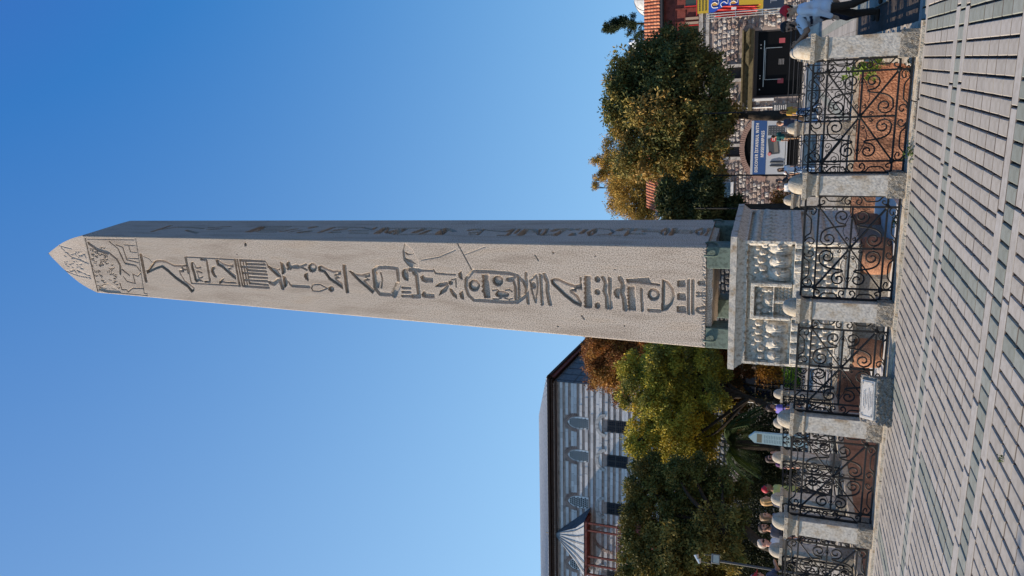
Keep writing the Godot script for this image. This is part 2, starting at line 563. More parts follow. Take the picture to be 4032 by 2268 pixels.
# ------------------------------------------------------------------ hieroglyphs, in centimetres on each face (across, height)
func carve_front_top(r: Relief) -> void:
	r.line([76, 1941, -77, 1947], 0.018, 0.03)
	r.line([74, 1934, 77, 1765], 0.009, 0.018)
	r.line([81, 1758, -74, 1775, -73, 1765, -83, 1767], 0.009, 0.018)
	r.line([-78, 1863, -80, 1767], 0.009, 0.018)
	r.line([69, 1855, 51, 1830, 31, 1826, 11, 1819, 6, 1781, -10, 1770], 0.015, 0.03)
	r.line([61, 1833, 55, 1812, 20, 1808, 14, 1770], 0.015, 0.03)
	r.line([62, 1805, 61, 1766], 0.011, 0.0225)
	r.line([59, 1789, 43, 1788, 42, 1767], 0.011, 0.0225)
	r.line([25, 1806, 25, 1767], 0.011, 0.0225)
	r.line([40, 1825, 8, 1818, 4, 1783], 0.011, 0.027)
	r.line([64, 1934, 48, 1907, 38, 1867, 20, 1844, 2, 1837, -22, 1845], 0.029, 0.0375)
	r.line([61, 1933, 43, 1908, 36, 1872], 0.033, 0.045)
	r.line([-8, 1835, -24, 1813], 0.024, 0.03)
	r.line([-29, 1836, -42, 1827, -47, 1799, -20, 1799, -26, 1784, -14, 1768], 0.013, 0.03)
	r.line([-49, 1855, -68, 1853, -67, 1837, -73, 1833, -62, 1814, -60, 1773], 0.015, 0.03)
	r.sink([-74, 1944, -51, 1900, -62, 1877, -75, 1859, -79, 1867, -80, 1909], 0.0192, 0)
	r.line([38, 1922, 39, 1915], 0.010, 0.027)
	r.line([0, 1939, -7, 1940], 0.010, 0.027)
	r.line([25, 1890, 23, 1886, 27, 1881], 0.011, 0.027)
	r.line([18, 1904, 18, 1899], 0.010, 0.027)
	r.line([-67, 1938, -74, 1939], 0.010, 0.027)
	r.line([29, 1888, 26, 1884, 30, 1880], 0.011, 0.027)
	r.line([-27, 1924, -29, 1916], 0.010, 0.027)
	r.line([42, 1885, 35, 1886], 0.010, 0.027)
	r.line([30, 1906, 28, 1902, 31, 1898], 0.011, 0.027)
	r.line([41, 1908, 39, 1898], 0.010, 0.027)
	r.line([15, 1904, 8, 1903], 0.010, 0.027)
	r.line([-53, 1871, -55, 1867, -51, 1863], 0.011, 0.027)
	r.line([0, 1907, 0, 1899], 0.010, 0.027)
	r.line([13, 1930, 10, 1929], 0.010, 0.027)
	r.line([-28, 1947, -31, 1943, -27, 1938], 0.011, 0.027)
	r.line([-16, 1925, -16, 1918], 0.010, 0.027)
	r.line([29, 1876, 25, 1877], 0.010, 0.027)
	r.line([18, 1898, 16, 1894, 20, 1890], 0.011, 0.027)
	r.line([-43, 1921, -43, 1916], 0.010, 0.027)
	r.line([40, 1883, 36, 1886], 0.010, 0.027)
	r.line([-24, 1885, -26, 1881, -22, 1877], 0.011, 0.027)
	r.line([10, 1925, 10, 1921], 0.010, 0.027)
	r.line([-38, 1949, -46, 1950], 0.010, 0.027)
	r.line([-68, 1884, -70, 1880, -66, 1876], 0.011, 0.027)
	r.line([15, 1940, 13, 1929], 0.010, 0.027)
	r.line([-67, 1918, -75, 1919], 0.010, 0.027)
	r.line([28, 1920, 25, 1915, 29, 1911], 0.011, 0.027)
	r.line([35, 1910, 33, 1904], 0.010, 0.027)
	r.line([50, 1915, 46, 1918], 0.010, 0.027)
	r.line([8, 1887, 5, 1883, 9, 1878], 0.011, 0.027)
	r.line([39, 1918, 39, 1908], 0.010, 0.027)
	r.line([44, 1922, 40, 1925], 0.010, 0.027)
	r.line([34, 1896, 31, 1892, 35, 1887], 0.011, 0.027)
	r.line([-11, 1944, -13, 1939], 0.010, 0.027)
	r.line([-16, 1938, -21, 1938], 0.010, 0.027)
	r.line([-6, 1870, -8, 1866, -4, 1861], 0.011, 0.027)
	r.line([0, 1926, 0, 1923], 0.010, 0.027)
	r.line([-61, 1934, -67, 1934], 0.010, 0.027)
	r.line([19, 1938, 17, 1934, 21, 1929], 0.011, 0.027)
	r.line([25, 1923, 24, 1918], 0.010, 0.027)
	r.line([45, 1926, 39, 1926], 0.010, 0.027)
	r.line([3, 1871, 1, 1867, 5, 1863], 0.011, 0.027)
	r.line([-28, 1873, -29, 1864], 0.010, 0.027)
	r.line([40, 1907, 32, 1910], 0.010, 0.027)
	r.line([-62, 1868, -65, 1864, -60, 1860], 0.011, 0.027)
	r.line([-31, 1922, -32, 1913], 0.010, 0.027)
	r.line([-13, 1882, -20, 1883], 0.010, 0.027)
	r.line([-66, 1932, -68, 1928, -64, 1924], 0.011, 0.027)
	r.line([44, 1881, 42, 1871], 0.010, 0.027)
	r.line([47, 1897, 43, 1896], 0.010, 0.027)
	r.line([-30, 1867, -32, 1863, -28, 1859], 0.011, 0.027)
	r.line([30, 1934, 29, 1925], 0.010, 0.027)
	r.line([-64, 1884, -67, 1885], 0.010, 0.027)
	r.line([51, 1884, 49, 1880, 53, 1876], 0.011, 0.027)
	r.line([38, 1885, 37, 1876], 0.010, 0.027)
	r.line([-16, 1877, -20, 1876], 0.010, 0.027)
	r.line([11, 1895, 9, 1891, 13, 1887], 0.011, 0.027)
	r.line([-43, 1872, -44, 1865], 0.010, 0.027)
	r.line([47, 1932, 41, 1933], 0.010, 0.027)
	r.line([-23, 1877, -25, 1873, -21, 1869], 0.011, 0.027)
	r.line([6, 1933, 5, 1924], 0.010, 0.027)
	r.line([-56, 1956, -60, 1956], 0.010, 0.027)
	r.line([4, 1904, 2, 1900, 6, 1896], 0.011, 0.027)
	r.line([14, 1887, 13, 1882], 0.010, 0.027)
	r.line([41, 1880, 34, 1883], 0.010, 0.027)
	r.line([-11, 1877, -13, 1873, -9, 1869], 0.011, 0.027)
	r.line([-56, 1915, -55, 1905], 0.010, 0.027)
	r.line([28, 1883, 21, 1886], 0.010, 0.027)
	r.line([-49, 1916, -51, 1912, -47, 1907], 0.011, 0.027)
	r.line([-60, 1942, -59, 1937], 0.010, 0.027)
	r.line([10, 1907, 2, 1909], 0.010, 0.027)
	r.line([51, 1895, 49, 1891, 53, 1887], 0.011, 0.027)
	r.line([-17, 1923, -18, 1916], 0.010, 0.027)
	r.line([42, 1907, 35, 1910], 0.010, 0.027)
	r.line([-45, 1922, -47, 1917, -43, 1913], 0.011, 0.027)
	r.line([-25, 1866, -25, 1858], 0.010, 0.027)
	r.line([-64, 1928, -73, 1930], 0.010, 0.027)
	r.line([-58, 1928, -61, 1924, -56, 1919], 0.011, 0.027)
	r.line([-24, 1883, -23, 1876], 0.010, 0.027)
	r.line([8, 1888, 4, 1888], 0.010, 0.027)
	r.line([33, 1932, 31, 1927, 35, 1923], 0.011, 0.027)
	r.line([30, 1888, 31, 1877], 0.010, 0.027)
	r.line([8, 1902, 5, 1902], 0.010, 0.027)
	r.line([-67, 1919, -69, 1915, -65, 1910], 0.011, 0.027)
	r.line([-31, 1936, -31, 1930], 0.010, 0.027)
	r.line([48, 1932, 41, 1932], 0.010, 0.027)
	r.line([-48, 1880, -50, 1876, -46, 1871], 0.011, 0.027)
	r.line([33, 1879, 33, 1872], 0.010, 0.027)
	r.line([-66, 1901, -75, 1902], 0.010, 0.027)
	r.line([-31, 1941, -34, 1937, -30, 1933], 0.011, 0.027)
	r.line([-41, 1892, -42, 1884], 0.010, 0.027)
	r.line([-66, 1929, -73, 1931], 0.010, 0.027)
	r.line([-35, 1872, -37, 1868, -33, 1864], 0.011, 0.027)
	r.line([23, 1919, 22, 1913], 0.010, 0.027)
	r.line([2, 1915, -1, 1910, 3, 1906], 0.011, 0.027)
	r.line([17, 1886, 19, 1879], 0.010, 0.027)
	r.line([-17, 1933, -23, 1934], 0.010, 0.027)
	r.line([-69, 1923, -71, 1919, -67, 1914], 0.011, 0.027)
	r.line([33, 1899, 31, 1896], 0.010, 0.027)
	r.line([13, 1900, 11, 1896, 15, 1891], 0.011, 0.027)
	r.line([19, 1934, 17, 1929], 0.010, 0.027)
	r.line([-44, 1872, -48, 1874], 0.010, 0.027)
	r.line([-69, 1930, -71, 1925, -67, 1921], 0.011, 0.027)
	r.line([-49, 1940, -49, 1932], 0.010, 0.027)
	r.line([20, 1877, 16, 1877], 0.010, 0.027)
	r.line([47, 1928, 45, 1924, 49, 1919], 0.011, 0.027)
	r.line([36, 1917, 34, 1914], 0.010, 0.027)
	r.line([-61, 1930, -69, 1931], 0.010, 0.027)
	r.line([-67, 1893, -69, 1889, -65, 1884], 0.011, 0.027)
	r.line([-37, 1874, -38, 1867], 0.010, 0.027)
	r.line([-16, 1889, -20, 1890], 0.010, 0.027)
	r.line([-7, 1881, -10, 1877, -6, 1872], 0.011, 0.027)
	r.line([30, 1933, 31, 1923], 0.010, 0.027)
	r.line([-34, 1918, -39, 1917], 0.010, 0.027)
	r.line([-1, 1916, -4, 1912, 0, 1907], 0.011, 0.027)
	r.line([-61, 1956, -63, 1953], 0.010, 0.027)
	r.line([32, 1928, 24, 1928], 0.010, 0.027)
	r.line([-18, 1930, -21, 1925, -17, 1921], 0.011, 0.027)
	r.line([35, 1754, -38, 1758], 0.045, 0.06)
	r.sink([-7, 1747, -5, 1740, 10, 1725, 20, 1713, 23, 1702, 24, 1690, 23, 1674, 18, 1662, 13, 1649, 13, 1630, 12, 1621, 15, 1607, 11, 1607, 9, 1618, 5, 1620, 2, 1608, -1, 1611, -1, 1618, -6, 1618, -6, 1631, -11, 1630, -30, 1621, -47, 1595, -57, 1598, -63, 1609, -49, 1619, -26, 1655, -6, 1678, 3, 1692, -3, 1713, -17, 1748], 0.08, 0.75)
	r.line([35, 1604, -9, 1606], 0.016, 0.0375)
	r.line([31, 1746, 27, 1730, 17, 1721], 0.009, 0.018)
	r.line([36, 1600, 35, 1444, -35, 1445, -36, 1602], 0.015, 0.03, true)
	r.sink([21, 1589, 24, 1581, 18, 1576, 10, 1574, 12, 1557, 8, 1558, 6, 1570, 0, 1568, -5, 1557, -7, 1559, -3, 1573, -10, 1572, -19, 1572, -14, 1557, -19, 1561, -22, 1571, -30, 1559, -28, 1575, -33, 1585, -26, 1589, -9, 1588, 6, 1591], 0.056, 0.6)
	r.line([31, 1553, 30, 1535, -24, 1538, -29, 1540, -30, 1555], 0.027, 0.045)
	r.sink([0, 1528, 11, 1523, 15, 1512, 11, 1511, 4, 1518, -7, 1517, -11, 1512, -17, 1516, -13, 1524], 0.056, 0.4)
	r.sink([32, 1506, 32, 1495, 24, 1483, 20, 1467, 22, 1452, 15, 1453, 13, 1462, 9, 1459, 8, 1468, 2, 1463, -6, 1451, -19, 1453, -14, 1462, 2, 1480, 12, 1491, 17, 1503, 25, 1505], 0.064, 0.7)
	r.sink([-27, 1508, -21, 1501, -16, 1490, -21, 1492, -23, 1497, -27, 1487, -25, 1465, -26, 1454, -29, 1454, -29, 1465, -29, 1488, -28, 1498, -34, 1510], 0.048, 0)
	r.line([35, 1444, -35, 1445], 0.027, 0.0525)
	r.line([35, 1436, -35, 1436], 0.021, 0.0525)
	r.line([35, 1428, -36, 1429], 0.021, 0.0525)
	r.line([34, 1419, -30, 1420], 0.017, 0.0525)
	r.line([34, 1411, -28, 1413], 0.017, 0.0525)
	r.line([34, 1427, 34, 1353], 0.027, 0.0525)
	r.line([25, 1409, 26, 1354], 0.027, 0.0525)
	r.line([17, 1429, 17, 1354], 0.027, 0.0525)
	r.line([9, 1408, 8, 1354], 0.027, 0.0525)
	r.line([1, 1426, 0, 1354], 0.027, 0.0525)
	r.line([-9, 1409, -9, 1355], 0.027, 0.0525)
	r.line([-18, 1428, -18, 1355], 0.027, 0.0525)
	r.line([-26, 1410, -28, 1356], 0.027, 0.0525)
	r.line([-35, 1432, -35, 1355], 0.027, 0.0525)
	r.sink([35, 1349, 24, 1344, 19, 1333, 16, 1317, 18, 1310, 13, 1312, 13, 1318, 2, 1312, -7, 1311, -4, 1323, 7, 1336, 19, 1346], 0.064, 0.6)
	r.sink([35, 1306, 30, 1296, 19, 1293, 8, 1296, 2, 1307], 0.064, 0.3)
	r.sink([-1, 1306, -4, 1297, -15, 1294, -26, 1298, -33, 1307, -28, 1308], 0.064, 0.3)
	r.line([-21, 1349, -24, 1338, -15, 1326, -12, 1315, -21, 1315, -34, 1313], 0.048, 0.0525)
	r.sink([28, 1290, 36, 1285, 37, 1277, 29, 1277, 22, 1273, 15, 1279, 19, 1286], 0.056, 0)
	r.line([-16, 1292, -24, 1288, -25, 1247], 0.016, 0.0375)
	r.sink([76, 1398, 74, 1399, 72, 1401, 71, 1403, 72, 1405, 74, 1405, 76, 1405, 78, 1404, 80, 1403, 81, 1401, 80, 1399, 78, 1398], 0.048, 0)
	r.sink([50, 1432, 49, 1432, 48, 1433, 48, 1434, 48, 1435, 49, 1435, 50, 1435, 51, 1435, 51, 1434, 51, 1433, 51, 1432, 51, 1432], 0.032, 0)

func carve_front_middle(r: Relief) -> void:
	r.line([25, 1286, 24, 1274, 28, 1259, 23, 1244, 18, 1232], 0.026, 0.0375)
	r.line([17, 1288, 22, 1275, 22, 1257, 32, 1231], 0.026, 0.0375)
	r.sink([25, 1202, 18, 1205, 14, 1210, 12, 1217, 13, 1223, 17, 1226, 23, 1227, 30, 1224, 34, 1219, 36, 1212, 35, 1206, 31, 1202], 0.064, 0.6)
	r.sink([7, 1240, 11, 1230, -12, 1232, -7, 1240, 1, 1243], 0.064, 0)
	r.line([-26, 1284, -26, 1234], 0.034, 0.0375)
	r.line([-29, 1227, -20, 1221, -18, 1201, -27, 1181, -36, 1205, -36, 1224], 0.015, 0.03, true)
	r.sink([-28, 1162, -32, 1163, -34, 1167, -36, 1171, -35, 1175, -32, 1178, -29, 1178, -25, 1177, -22, 1173, -21, 1169, -21, 1165, -24, 1162], 0.064, 0.4)
	r.sink([27, 1198, 31, 1188, 24, 1173, 19, 1157, 20, 1136, 11, 1135, 7, 1150, 2, 1139, -1, 1151, -11, 1136, -28, 1136, -18, 1151, -5, 1172, 13, 1184, 16, 1198], 0.072, 0.75)
	r.sink([35, 1128, 35, 1118, -35, 1121, -37, 1130], 0.064, 0)
	r.sink([21, 1114, 20, 1106, 14, 1094, 13, 1078, 19, 1056, 9, 1056, 7, 1067, 1, 1058, -3, 1071, -15, 1059, -25, 1049, -34, 1057, -21, 1071, -6, 1089, 9, 1104], 0.072, 0.75)
	r.line([32, 1035, 34, 1011], 0.038, 0.045)
	r.line([34, 1006, 32, 981, -7, 981], 0.038, 0.045)
	r.line([-8, 984, -33, 999], 0.073, 0.045)
	r.line([-33, 1010, -33, 1037, -19, 1047, 24, 1045, 32, 1035], 0.043, 0.0525)
	r.sink([23, 1038, 15, 1031, 0, 1031, -19, 1037, -17, 1044, 1, 1046], 0.048, 0)
	r.line([20, 1026, 2, 1024, -17, 1030], 0.019, 0.03)
	r.sink([23, 971, 32, 965, 33, 955, 19, 954, 3, 956, 5, 966, 13, 971], 0.064, 0.4)
	r.line([31, 950, 30, 925], 0.047, 0.0525)
	r.line([30, 925, 31, 892], 0.023, 0.0375)
	r.line([23, 939, 20, 933, -33, 933, -34, 950], 0.047, 0.0525)
	r.line([-14, 974, -14, 954], 0.028, 0.045)
	r.line([-25, 975, -24, 955], 0.028, 0.045)
	r.line([-35, 977, -34, 957], 0.028, 0.045)
	r.sink([14, 924, 20, 917, 14, 911, 14, 892, 3, 893, 2, 913, 5, 921], 0.064, 0)
	r.sink([-28, 926, -19, 919, -25, 913, -25, 893, -35, 893, -36, 915, -34, 925], 0.064, 0)
	r.line([33, 888, 25, 884, 24, 836], 0.019, 0.0375)
	r.sink([-7, 889, 2, 878, 6, 857, 0, 855, -7, 874], 0.064, 0.4)
	r.sink([-28, 882, -15, 875, -1, 858, -2, 853, -17, 862], 0.064, 0.5)
	r.sink([5, 843, 2, 844, 0, 846, -1, 849, 0, 852, 1, 854, 4, 854, 7, 853, 9, 851, 10, 848, 9, 845, 7, 843], 0.056, 0)
	r.sink([-9, 852, -11, 846, -23, 837, -34, 837, -27, 847, -17, 852], 0.064, 0.4)
	r.line([12, 845, 15, 835, -5, 836], 0.013, 0.03)
	r.sink([27, 828, 35, 819, 13, 818, 16, 826], 0.064, 0)
	r.sink([-20, 830, -12, 820, -35, 819, -31, 828], 0.064, 0)
	r.line([35, 791, 34, 705, 29, 687, 16, 673, -1, 667, -15, 670, -32, 691, -34, 723, -34, 795, -23, 807, -4, 812, 16, 809], 0.036, 0.045, true)
	r.line([35, 666, -33, 666], 0.034, 0.045)
	r.sink([2, 777, -5, 780, -11, 785, -13, 793, -12, 799, -7, 804, 0, 805, 7, 803, 13, 797, 15, 790, 13, 783, 8, 779], 0.08, 0.65)
	r.sink([27, 771, 29, 754, -6, 755, -26, 755, -28, 769, -16, 771, -12, 775, -5, 770, -1, 774, 6, 770, 12, 773, 15, 769], 0.072, 0)
	r.sink([15, 721, 9, 723, 4, 728, 2, 735, 4, 741, 8, 745, 14, 746, 21, 744, 25, 739, 27, 732, 26, 727, 22, 722], 0.08, 0.55)
	r.line([18, 711, 18, 697, 3, 693, -26, 694], 0.030, 0.045)
	r.line([21, 711, 25, 694], 0.023, 0.0375)
	r.line([26, 686, 24, 682, 21, 686, 19, 682, 17, 686, 15, 683, 13, 686, 11, 683, 8, 686, 7, 683, 4, 686, 2, 683, 0, 687, -2, 683, -4, 687, -6, 684, -9, 687, -11, 684, -13, 687, -15, 684, -17, 687, -19, 684, -22, 688, -24, 684, -26, 688], 0.019, 0.0375)
	r.sink([-17, 743, -9, 737, -8, 723, -12, 711, -16, 709, -22, 714, -24, 729, -23, 739], 0.072, 0.6)
	r.line([-8, 748, -6, 736, -9, 733], 0.013, 0.03)
	r.line([-28, 748, -28, 737, -25, 729], 0.013, 0.03)
	r.line([-6, 718, -4, 708, -8, 702], 0.013, 0.03)
	r.line([-25, 720, -27, 710, -24, 702], 0.013, 0.03)
	r.line([33, 644, 19, 658, -5, 655, -30, 649, -4, 642, 20, 641], 0.021, 0.03, true)
	r.sink([9, 645, 5, 646, 2, 648, 1, 652, 2, 655, 4, 657, 8, 657, 12, 656, 15, 654, 16, 651, 15, 648, 12, 646], 0.064, 0)
	r.line([34, 635, 32, 631, 30, 635, 28, 631, 25, 635, 23, 632, 21, 635, 19, 632, 17, 635, 15, 632, 13, 635, 11, 632, 8, 635, 6, 632, 4, 635, 2, 632, 0, 635, -2, 632, -4, 635, -6, 632, -9, 635, -11, 632, -13, 635, -15, 632, -17, 635, -19, 632, -22, 635, -24, 632, -26, 635, -28, 632, -30, 635, -32, 632, -35, 635], 0.023, 0.0375)
	r.line([34, 625, 16, 618, -3, 620, -32, 616], 0.043, 0.045)
	r.sink([93, 954, 79, 937, 64, 931, 52, 926, 32, 926, 33, 935, 39, 951, 53, 962, 73, 962], 0.0224, 0)
	r.sink([58, 961, 54, 943, 44, 931, 49, 952], 0.056, 0)
	r.sink([74, 961, 68, 947, 69, 933, 65, 952], 0.056, 0)
	r.line([97, 822, 59, 804, 36, 793], 0.015, 0.018)
	r.line([55, 917, 64, 872, 82, 829], 0.011, 0.009)
	r.line([77, 643, 66, 637], 0.013, 0.018)
	r.line([92, 756, 71, 810], 0.009, 0.0075)

func carve_front_low(r: Relief) -> void:
	r.sink([23, 612, 27, 604, 27, 594, 22, 583, 17, 570, 14, 558, 17, 545, 6, 545, 6, 555, 0, 556, 0, 565, -9, 553, -25, 545, -34, 547, -28, 563, -11, 585, 4, 600, 13, 610], 0.08, 0.75)
	r.line([31, 545, 6, 545], 0.020, 0.0375)
	r.sink([36, 522, -35, 523, -36, 538, -32, 541, -29, 538, -22, 540, -18, 538, -12, 540, -8, 537, -1, 540, 2, 537, 9, 539, 12, 536, 19, 539, 23, 536, 29, 538, 33, 536, 36, 537], 0.072, 0)
	r.sink([18, 431, -34, 430, -35, 445, -33, 448, -29, 445, -25, 448, -22, 445, -18, 448, -14, 445, -10, 448, -7, 445, -3, 448, 1, 445, 4, 447, 8, 445, 12, 447, 15, 445, 17, 446], 0.072, 0)
	r.sink([30, 503, 27, 504, 24, 506, 23, 510, 24, 513, 26, 515, 30, 515, 33, 514, 35, 512, 37, 509, 36, 506, 33, 504], 0.064, 0.4)
	r.sink([2, 504, -1, 505, -4, 507, -5, 510, -4, 514, -2, 516, 1, 516, 5, 515, 7, 513, 8, 510, 8, 507, 5, 505], 0.064, 0.4)
	r.sink([-28, 505, -32, 506, -34, 508, -36, 511, -35, 515, -32, 517, -29, 517, -26, 516, -23, 514, -22, 511, -22, 508, -25, 506], 0.064, 0.4)
	r.line([34, 497, 22, 491, 5, 495, -10, 490, -32, 490], 0.040, 0.045)
	r.line([34, 484, 32, 481, 30, 484, 28, 481, 26, 484, 24, 481, 21, 484, 20, 481, 17, 484, 15, 481, 13, 484, 11, 481, 9, 484, 7, 481, 5, 484, 3, 481, 1, 484, -1, 481, -3, 484, -5, 481, -7, 484, -9, 481, -12, 484, -14, 481, -16, 484, -18, 481, -20, 484, -22, 481, -24, 484, -26, 481, -28, 484, -30, 481, -33, 484], 0.027, 0.045)
	r.sink([2, 476, 11, 471, 13, 463, -11, 464, -8, 472], 0.064, 0)
	r.line([34, 461, 21, 454, 3, 458, -12, 453, -33, 452], 0.049, 0.0525)
	r.sink([33, 449, 35, 431, 39, 402, 28, 398, 26, 380, 22, 380, 24, 404, 26, 429, 25, 446], 0.072, 0)
	r.line([14, 418, 12, 416, 10, 418, 8, 416, 6, 418, 4, 416, 2, 418, 0, 416, -2, 418, -4, 416, -6, 418, -8, 416, -10, 418, -12, 416, -14, 418, -16, 415, -18, 417, -20, 415, -22, 417, -24, 415, -26, 417, -28, 415, -30, 417, -32, 415, -34, 417], 0.022, 0.0375)
	r.sink([3, 380, -4, 382, -9, 387, -11, 393, -10, 399, -5, 404, 2, 405, 8, 403, 14, 399, 16, 393, 14, 386, 10, 382], 0.08, 0.75)
	r.line([-32, 402, -32, 381], 0.036, 0.045)
	r.sink([36, 375, 32, 363, 18, 353, 3, 350, -15, 355, -29, 365, -33, 377], 0.08, 0.55)
	r.sink([35, 345, 37, 330, 23, 329, 22, 345], 0.072, 0)
	r.sink([8, 345, 9, 329, -6, 328, -6, 345], 0.072, 0)
	r.sink([-20, 346, -18, 329, -33, 327, -33, 346], 0.072, 0)
	r.line([37, 322, -34, 322], 0.029, 0.0375)
	r.line([36, 314, -32, 314], 0.036, 0.045)
	r.sink([32, 306, 37, 303, 38, 291, 29, 291, 27, 303], 0.056, 0)
	r.line([12, 307, 12, 291], 0.018, 0.03)
	r.line([5, 307, 6, 291], 0.018, 0.03)
	r.line([13, 303, 5, 303], 0.018, 0.03)
	r.line([13, 296, 5, 296], 0.018, 0.03)
	r.line([-18, 290, -21, 304, -26, 307, -31, 300, -29, 290], 0.025, 0.0375)
	r.sink([84, 601, 83, 601, 82, 602, 82, 603, 82, 603, 83, 604, 84, 604, 85, 604, 85, 603, 85, 602, 85, 602, 85, 601], 0.032, 0)
	r.sink([80, 511, 79, 511, 79, 511, 79, 512, 79, 513, 79, 513, 80, 513, 81, 513, 81, 513, 81, 512, 81, 511, 81, 511], 0.032, 0)
	r.sink([53, 470, 52, 470, 52, 471, 51, 472, 52, 472, 52, 473, 53, 473, 53, 473, 54, 472, 54, 471, 54, 471, 53, 470], 0.032, 0)
	r.sink([-71, 453, -72, 453, -72, 453, -73, 454, -72, 455, -72, 455, -71, 455, -71, 455, -70, 455, -70, 454, -70, 453, -70, 453], 0.032, 0)
	r.sink([-83, 599, -83, 599, -84, 600, -84, 601, -84, 602, -84, 602, -83, 602, -82, 602, -81, 601, -81, 601, -81, 600, -82, 599], 0.032, 0)
	r.line([-54, 546, -61, 542], 0.018, 0.0225)

func carve_side(r: Relief) -> void:
	r.line([-35, 1750, 29, 1747], 0.054, 0.135)
	r.line([-10, 1739, 2, 1727, 15, 1710, 11, 1659, 2, 1609], 0.043, 0.135)
	r.line([-18, 1647, -44, 1591], 0.054, 0.135)
	r.line([13, 1599, 24, 1540], 0.043, 0.135)
	r.line([-9, 1585, -1, 1551], 0.043, 0.135)
	r.line([-30, 1445, 26, 1441], 0.032, 0.135)
	r.line([-30, 1437, 26, 1432], 0.032, 0.135)
	r.line([-30, 1428, 27, 1426], 0.032, 0.135)
	r.line([-25, 1416, 17, 1422], 0.032, 0.135)
	r.line([27, 1426, 28, 1349], 0.032, 0.135)
	r.line([12, 1419, 14, 1347], 0.032, 0.135)
	r.line([-2, 1415, 0, 1346], 0.032, 0.135)
	r.line([-15, 1411, -14, 1349], 0.032, 0.135)
	r.line([-29, 1405, -27, 1353], 0.032, 0.135)
	r.line([-23, 1342, 5, 1316], 0.054, 0.135)
	r.line([-25, 1315, -8, 1294], 0.043, 0.135)
	r.line([-28, 1282, -17, 1260], 0.076, 0.135)
	r.line([16, 1281, 27, 1272], 0.076, 0.135)
	r.line([-26, 1225, 21, 1215], 0.065, 0.135)
	r.line([-6, 1194, 9, 1171], 0.065, 0.135)
	r.line([-25, 1194, -25, 1169], 0.054, 0.135)
	r.line([25, 1206, 23, 1140], 0.043, 0.135)
	r.line([-8, 1149, -10, 1100], 0.043, 0.135)
	r.line([-30, 1136, -31, 1089], 0.043, 0.135)
	r.line([23, 1132, 4, 1094, 24, 1094], 0.043, 0.135)
	r.line([-32, 1066, 20, 1069], 0.043, 0.135)
	r.line([-34, 1056, 23, 1062], 0.043, 0.135)
	r.line([-21, 1044, 15, 1053, 21, 945, 9, 907, -32, 906, -39, 1011, -21, 1044], 0.032, 0.135)
	r.line([-21, 1035, -1, 1023], 0.097, 0.135)
	r.line([-26, 1010, 6, 1008], 0.087, 0.135)
	r.line([-19, 966, 7, 957], 0.087, 0.135)
	r.line([-33, 945, 1, 936], 0.065, 0.135)
	r.line([-35, 901, 19, 904], 0.054, 0.135)
	r.line([-35, 889, 15, 895], 0.054, 0.135)
	r.line([11, 890, -9, 870], 0.065, 0.135)
	r.line([-36, 819, -35, 799, 15, 804], 0.036, 0.135)
	r.line([3, 835, 12, 824, 8, 810], 0.065, 0.135)
	r.line([-19, 822, -14, 806], 0.065, 0.135)
	r.line([6, 796, -7, 741, 15, 730], 0.043, 0.135)
	r.line([-38, 748, -37, 727, 17, 730], 0.043, 0.135)
	r.line([-20, 715, 17, 716], 0.036, 0.135)
	r.line([-34, 703, 17, 702], 0.043, 0.135)
	r.line([-34, 696, 16, 697, 12, 681, -5, 671], 0.065, 0.135)
	r.line([-18, 662, 16, 666, 21, 651, -17, 646, -30, 656, -18, 662], 0.036, 0.135)
	r.line([-30, 648, -29, 620, -21, 616], 0.072, 0.135)
	r.line([4, 632, 19, 625, 20, 602], 0.072, 0.135)
	r.line([-33, 617, 13, 610], 0.065, 0.135)
	r.line([20, 595, 12, 575], 0.036, 0.135)
	r.line([10, 595, 23, 576], 0.036, 0.135)
	r.line([-34, 584, -15, 581, -32, 575], 0.043, 0.135)
	r.line([-15, 564, 17, 560], 0.051, 0.135)
	r.line([-6, 549, 24, 540, -6, 535, -32, 540, -6, 549], 0.043, 0.135)
	r.line([24, 532, 19, 508, 0, 494, -21, 499, -28, 523], 0.036, 0.135)
	r.line([-30, 495, -30, 475], 0.036, 0.135)
	r.line([12, 485, 26, 476, 26, 466], 0.072, 0.135)
	r.line([-29, 463, 26, 461], 0.043, 0.135)
	r.line([12, 454, 24, 448, 22, 428], 0.072, 0.135)
	r.line([-13, 454, -15, 429], 0.072, 0.135)
	r.line([6, 428, 5, 401], 0.072, 0.135)
	r.line([-1, 395, 32, 385, 11, 379, -23, 383, -1, 395], 0.043, 0.135)
	r.line([-23, 371, 32, 369], 0.036, 0.135)
	r.line([-23, 368, 32, 365], 0.036, 0.135)
	r.line([-8, 361, 16, 360, 15, 329, -7, 330, -8, 361], 0.036, 0.135)
	r.line([4, 357, 3, 330], 0.036, 0.135)
	r.line([9, 323, 34, 310, 9, 304, -19, 311, 9, 323], 0.043, 0.135)
	r.line([-24, 297, 35, 296], 0.036, 0.135)
	r.line([-23, 294, 36, 293], 0.036, 0.135)

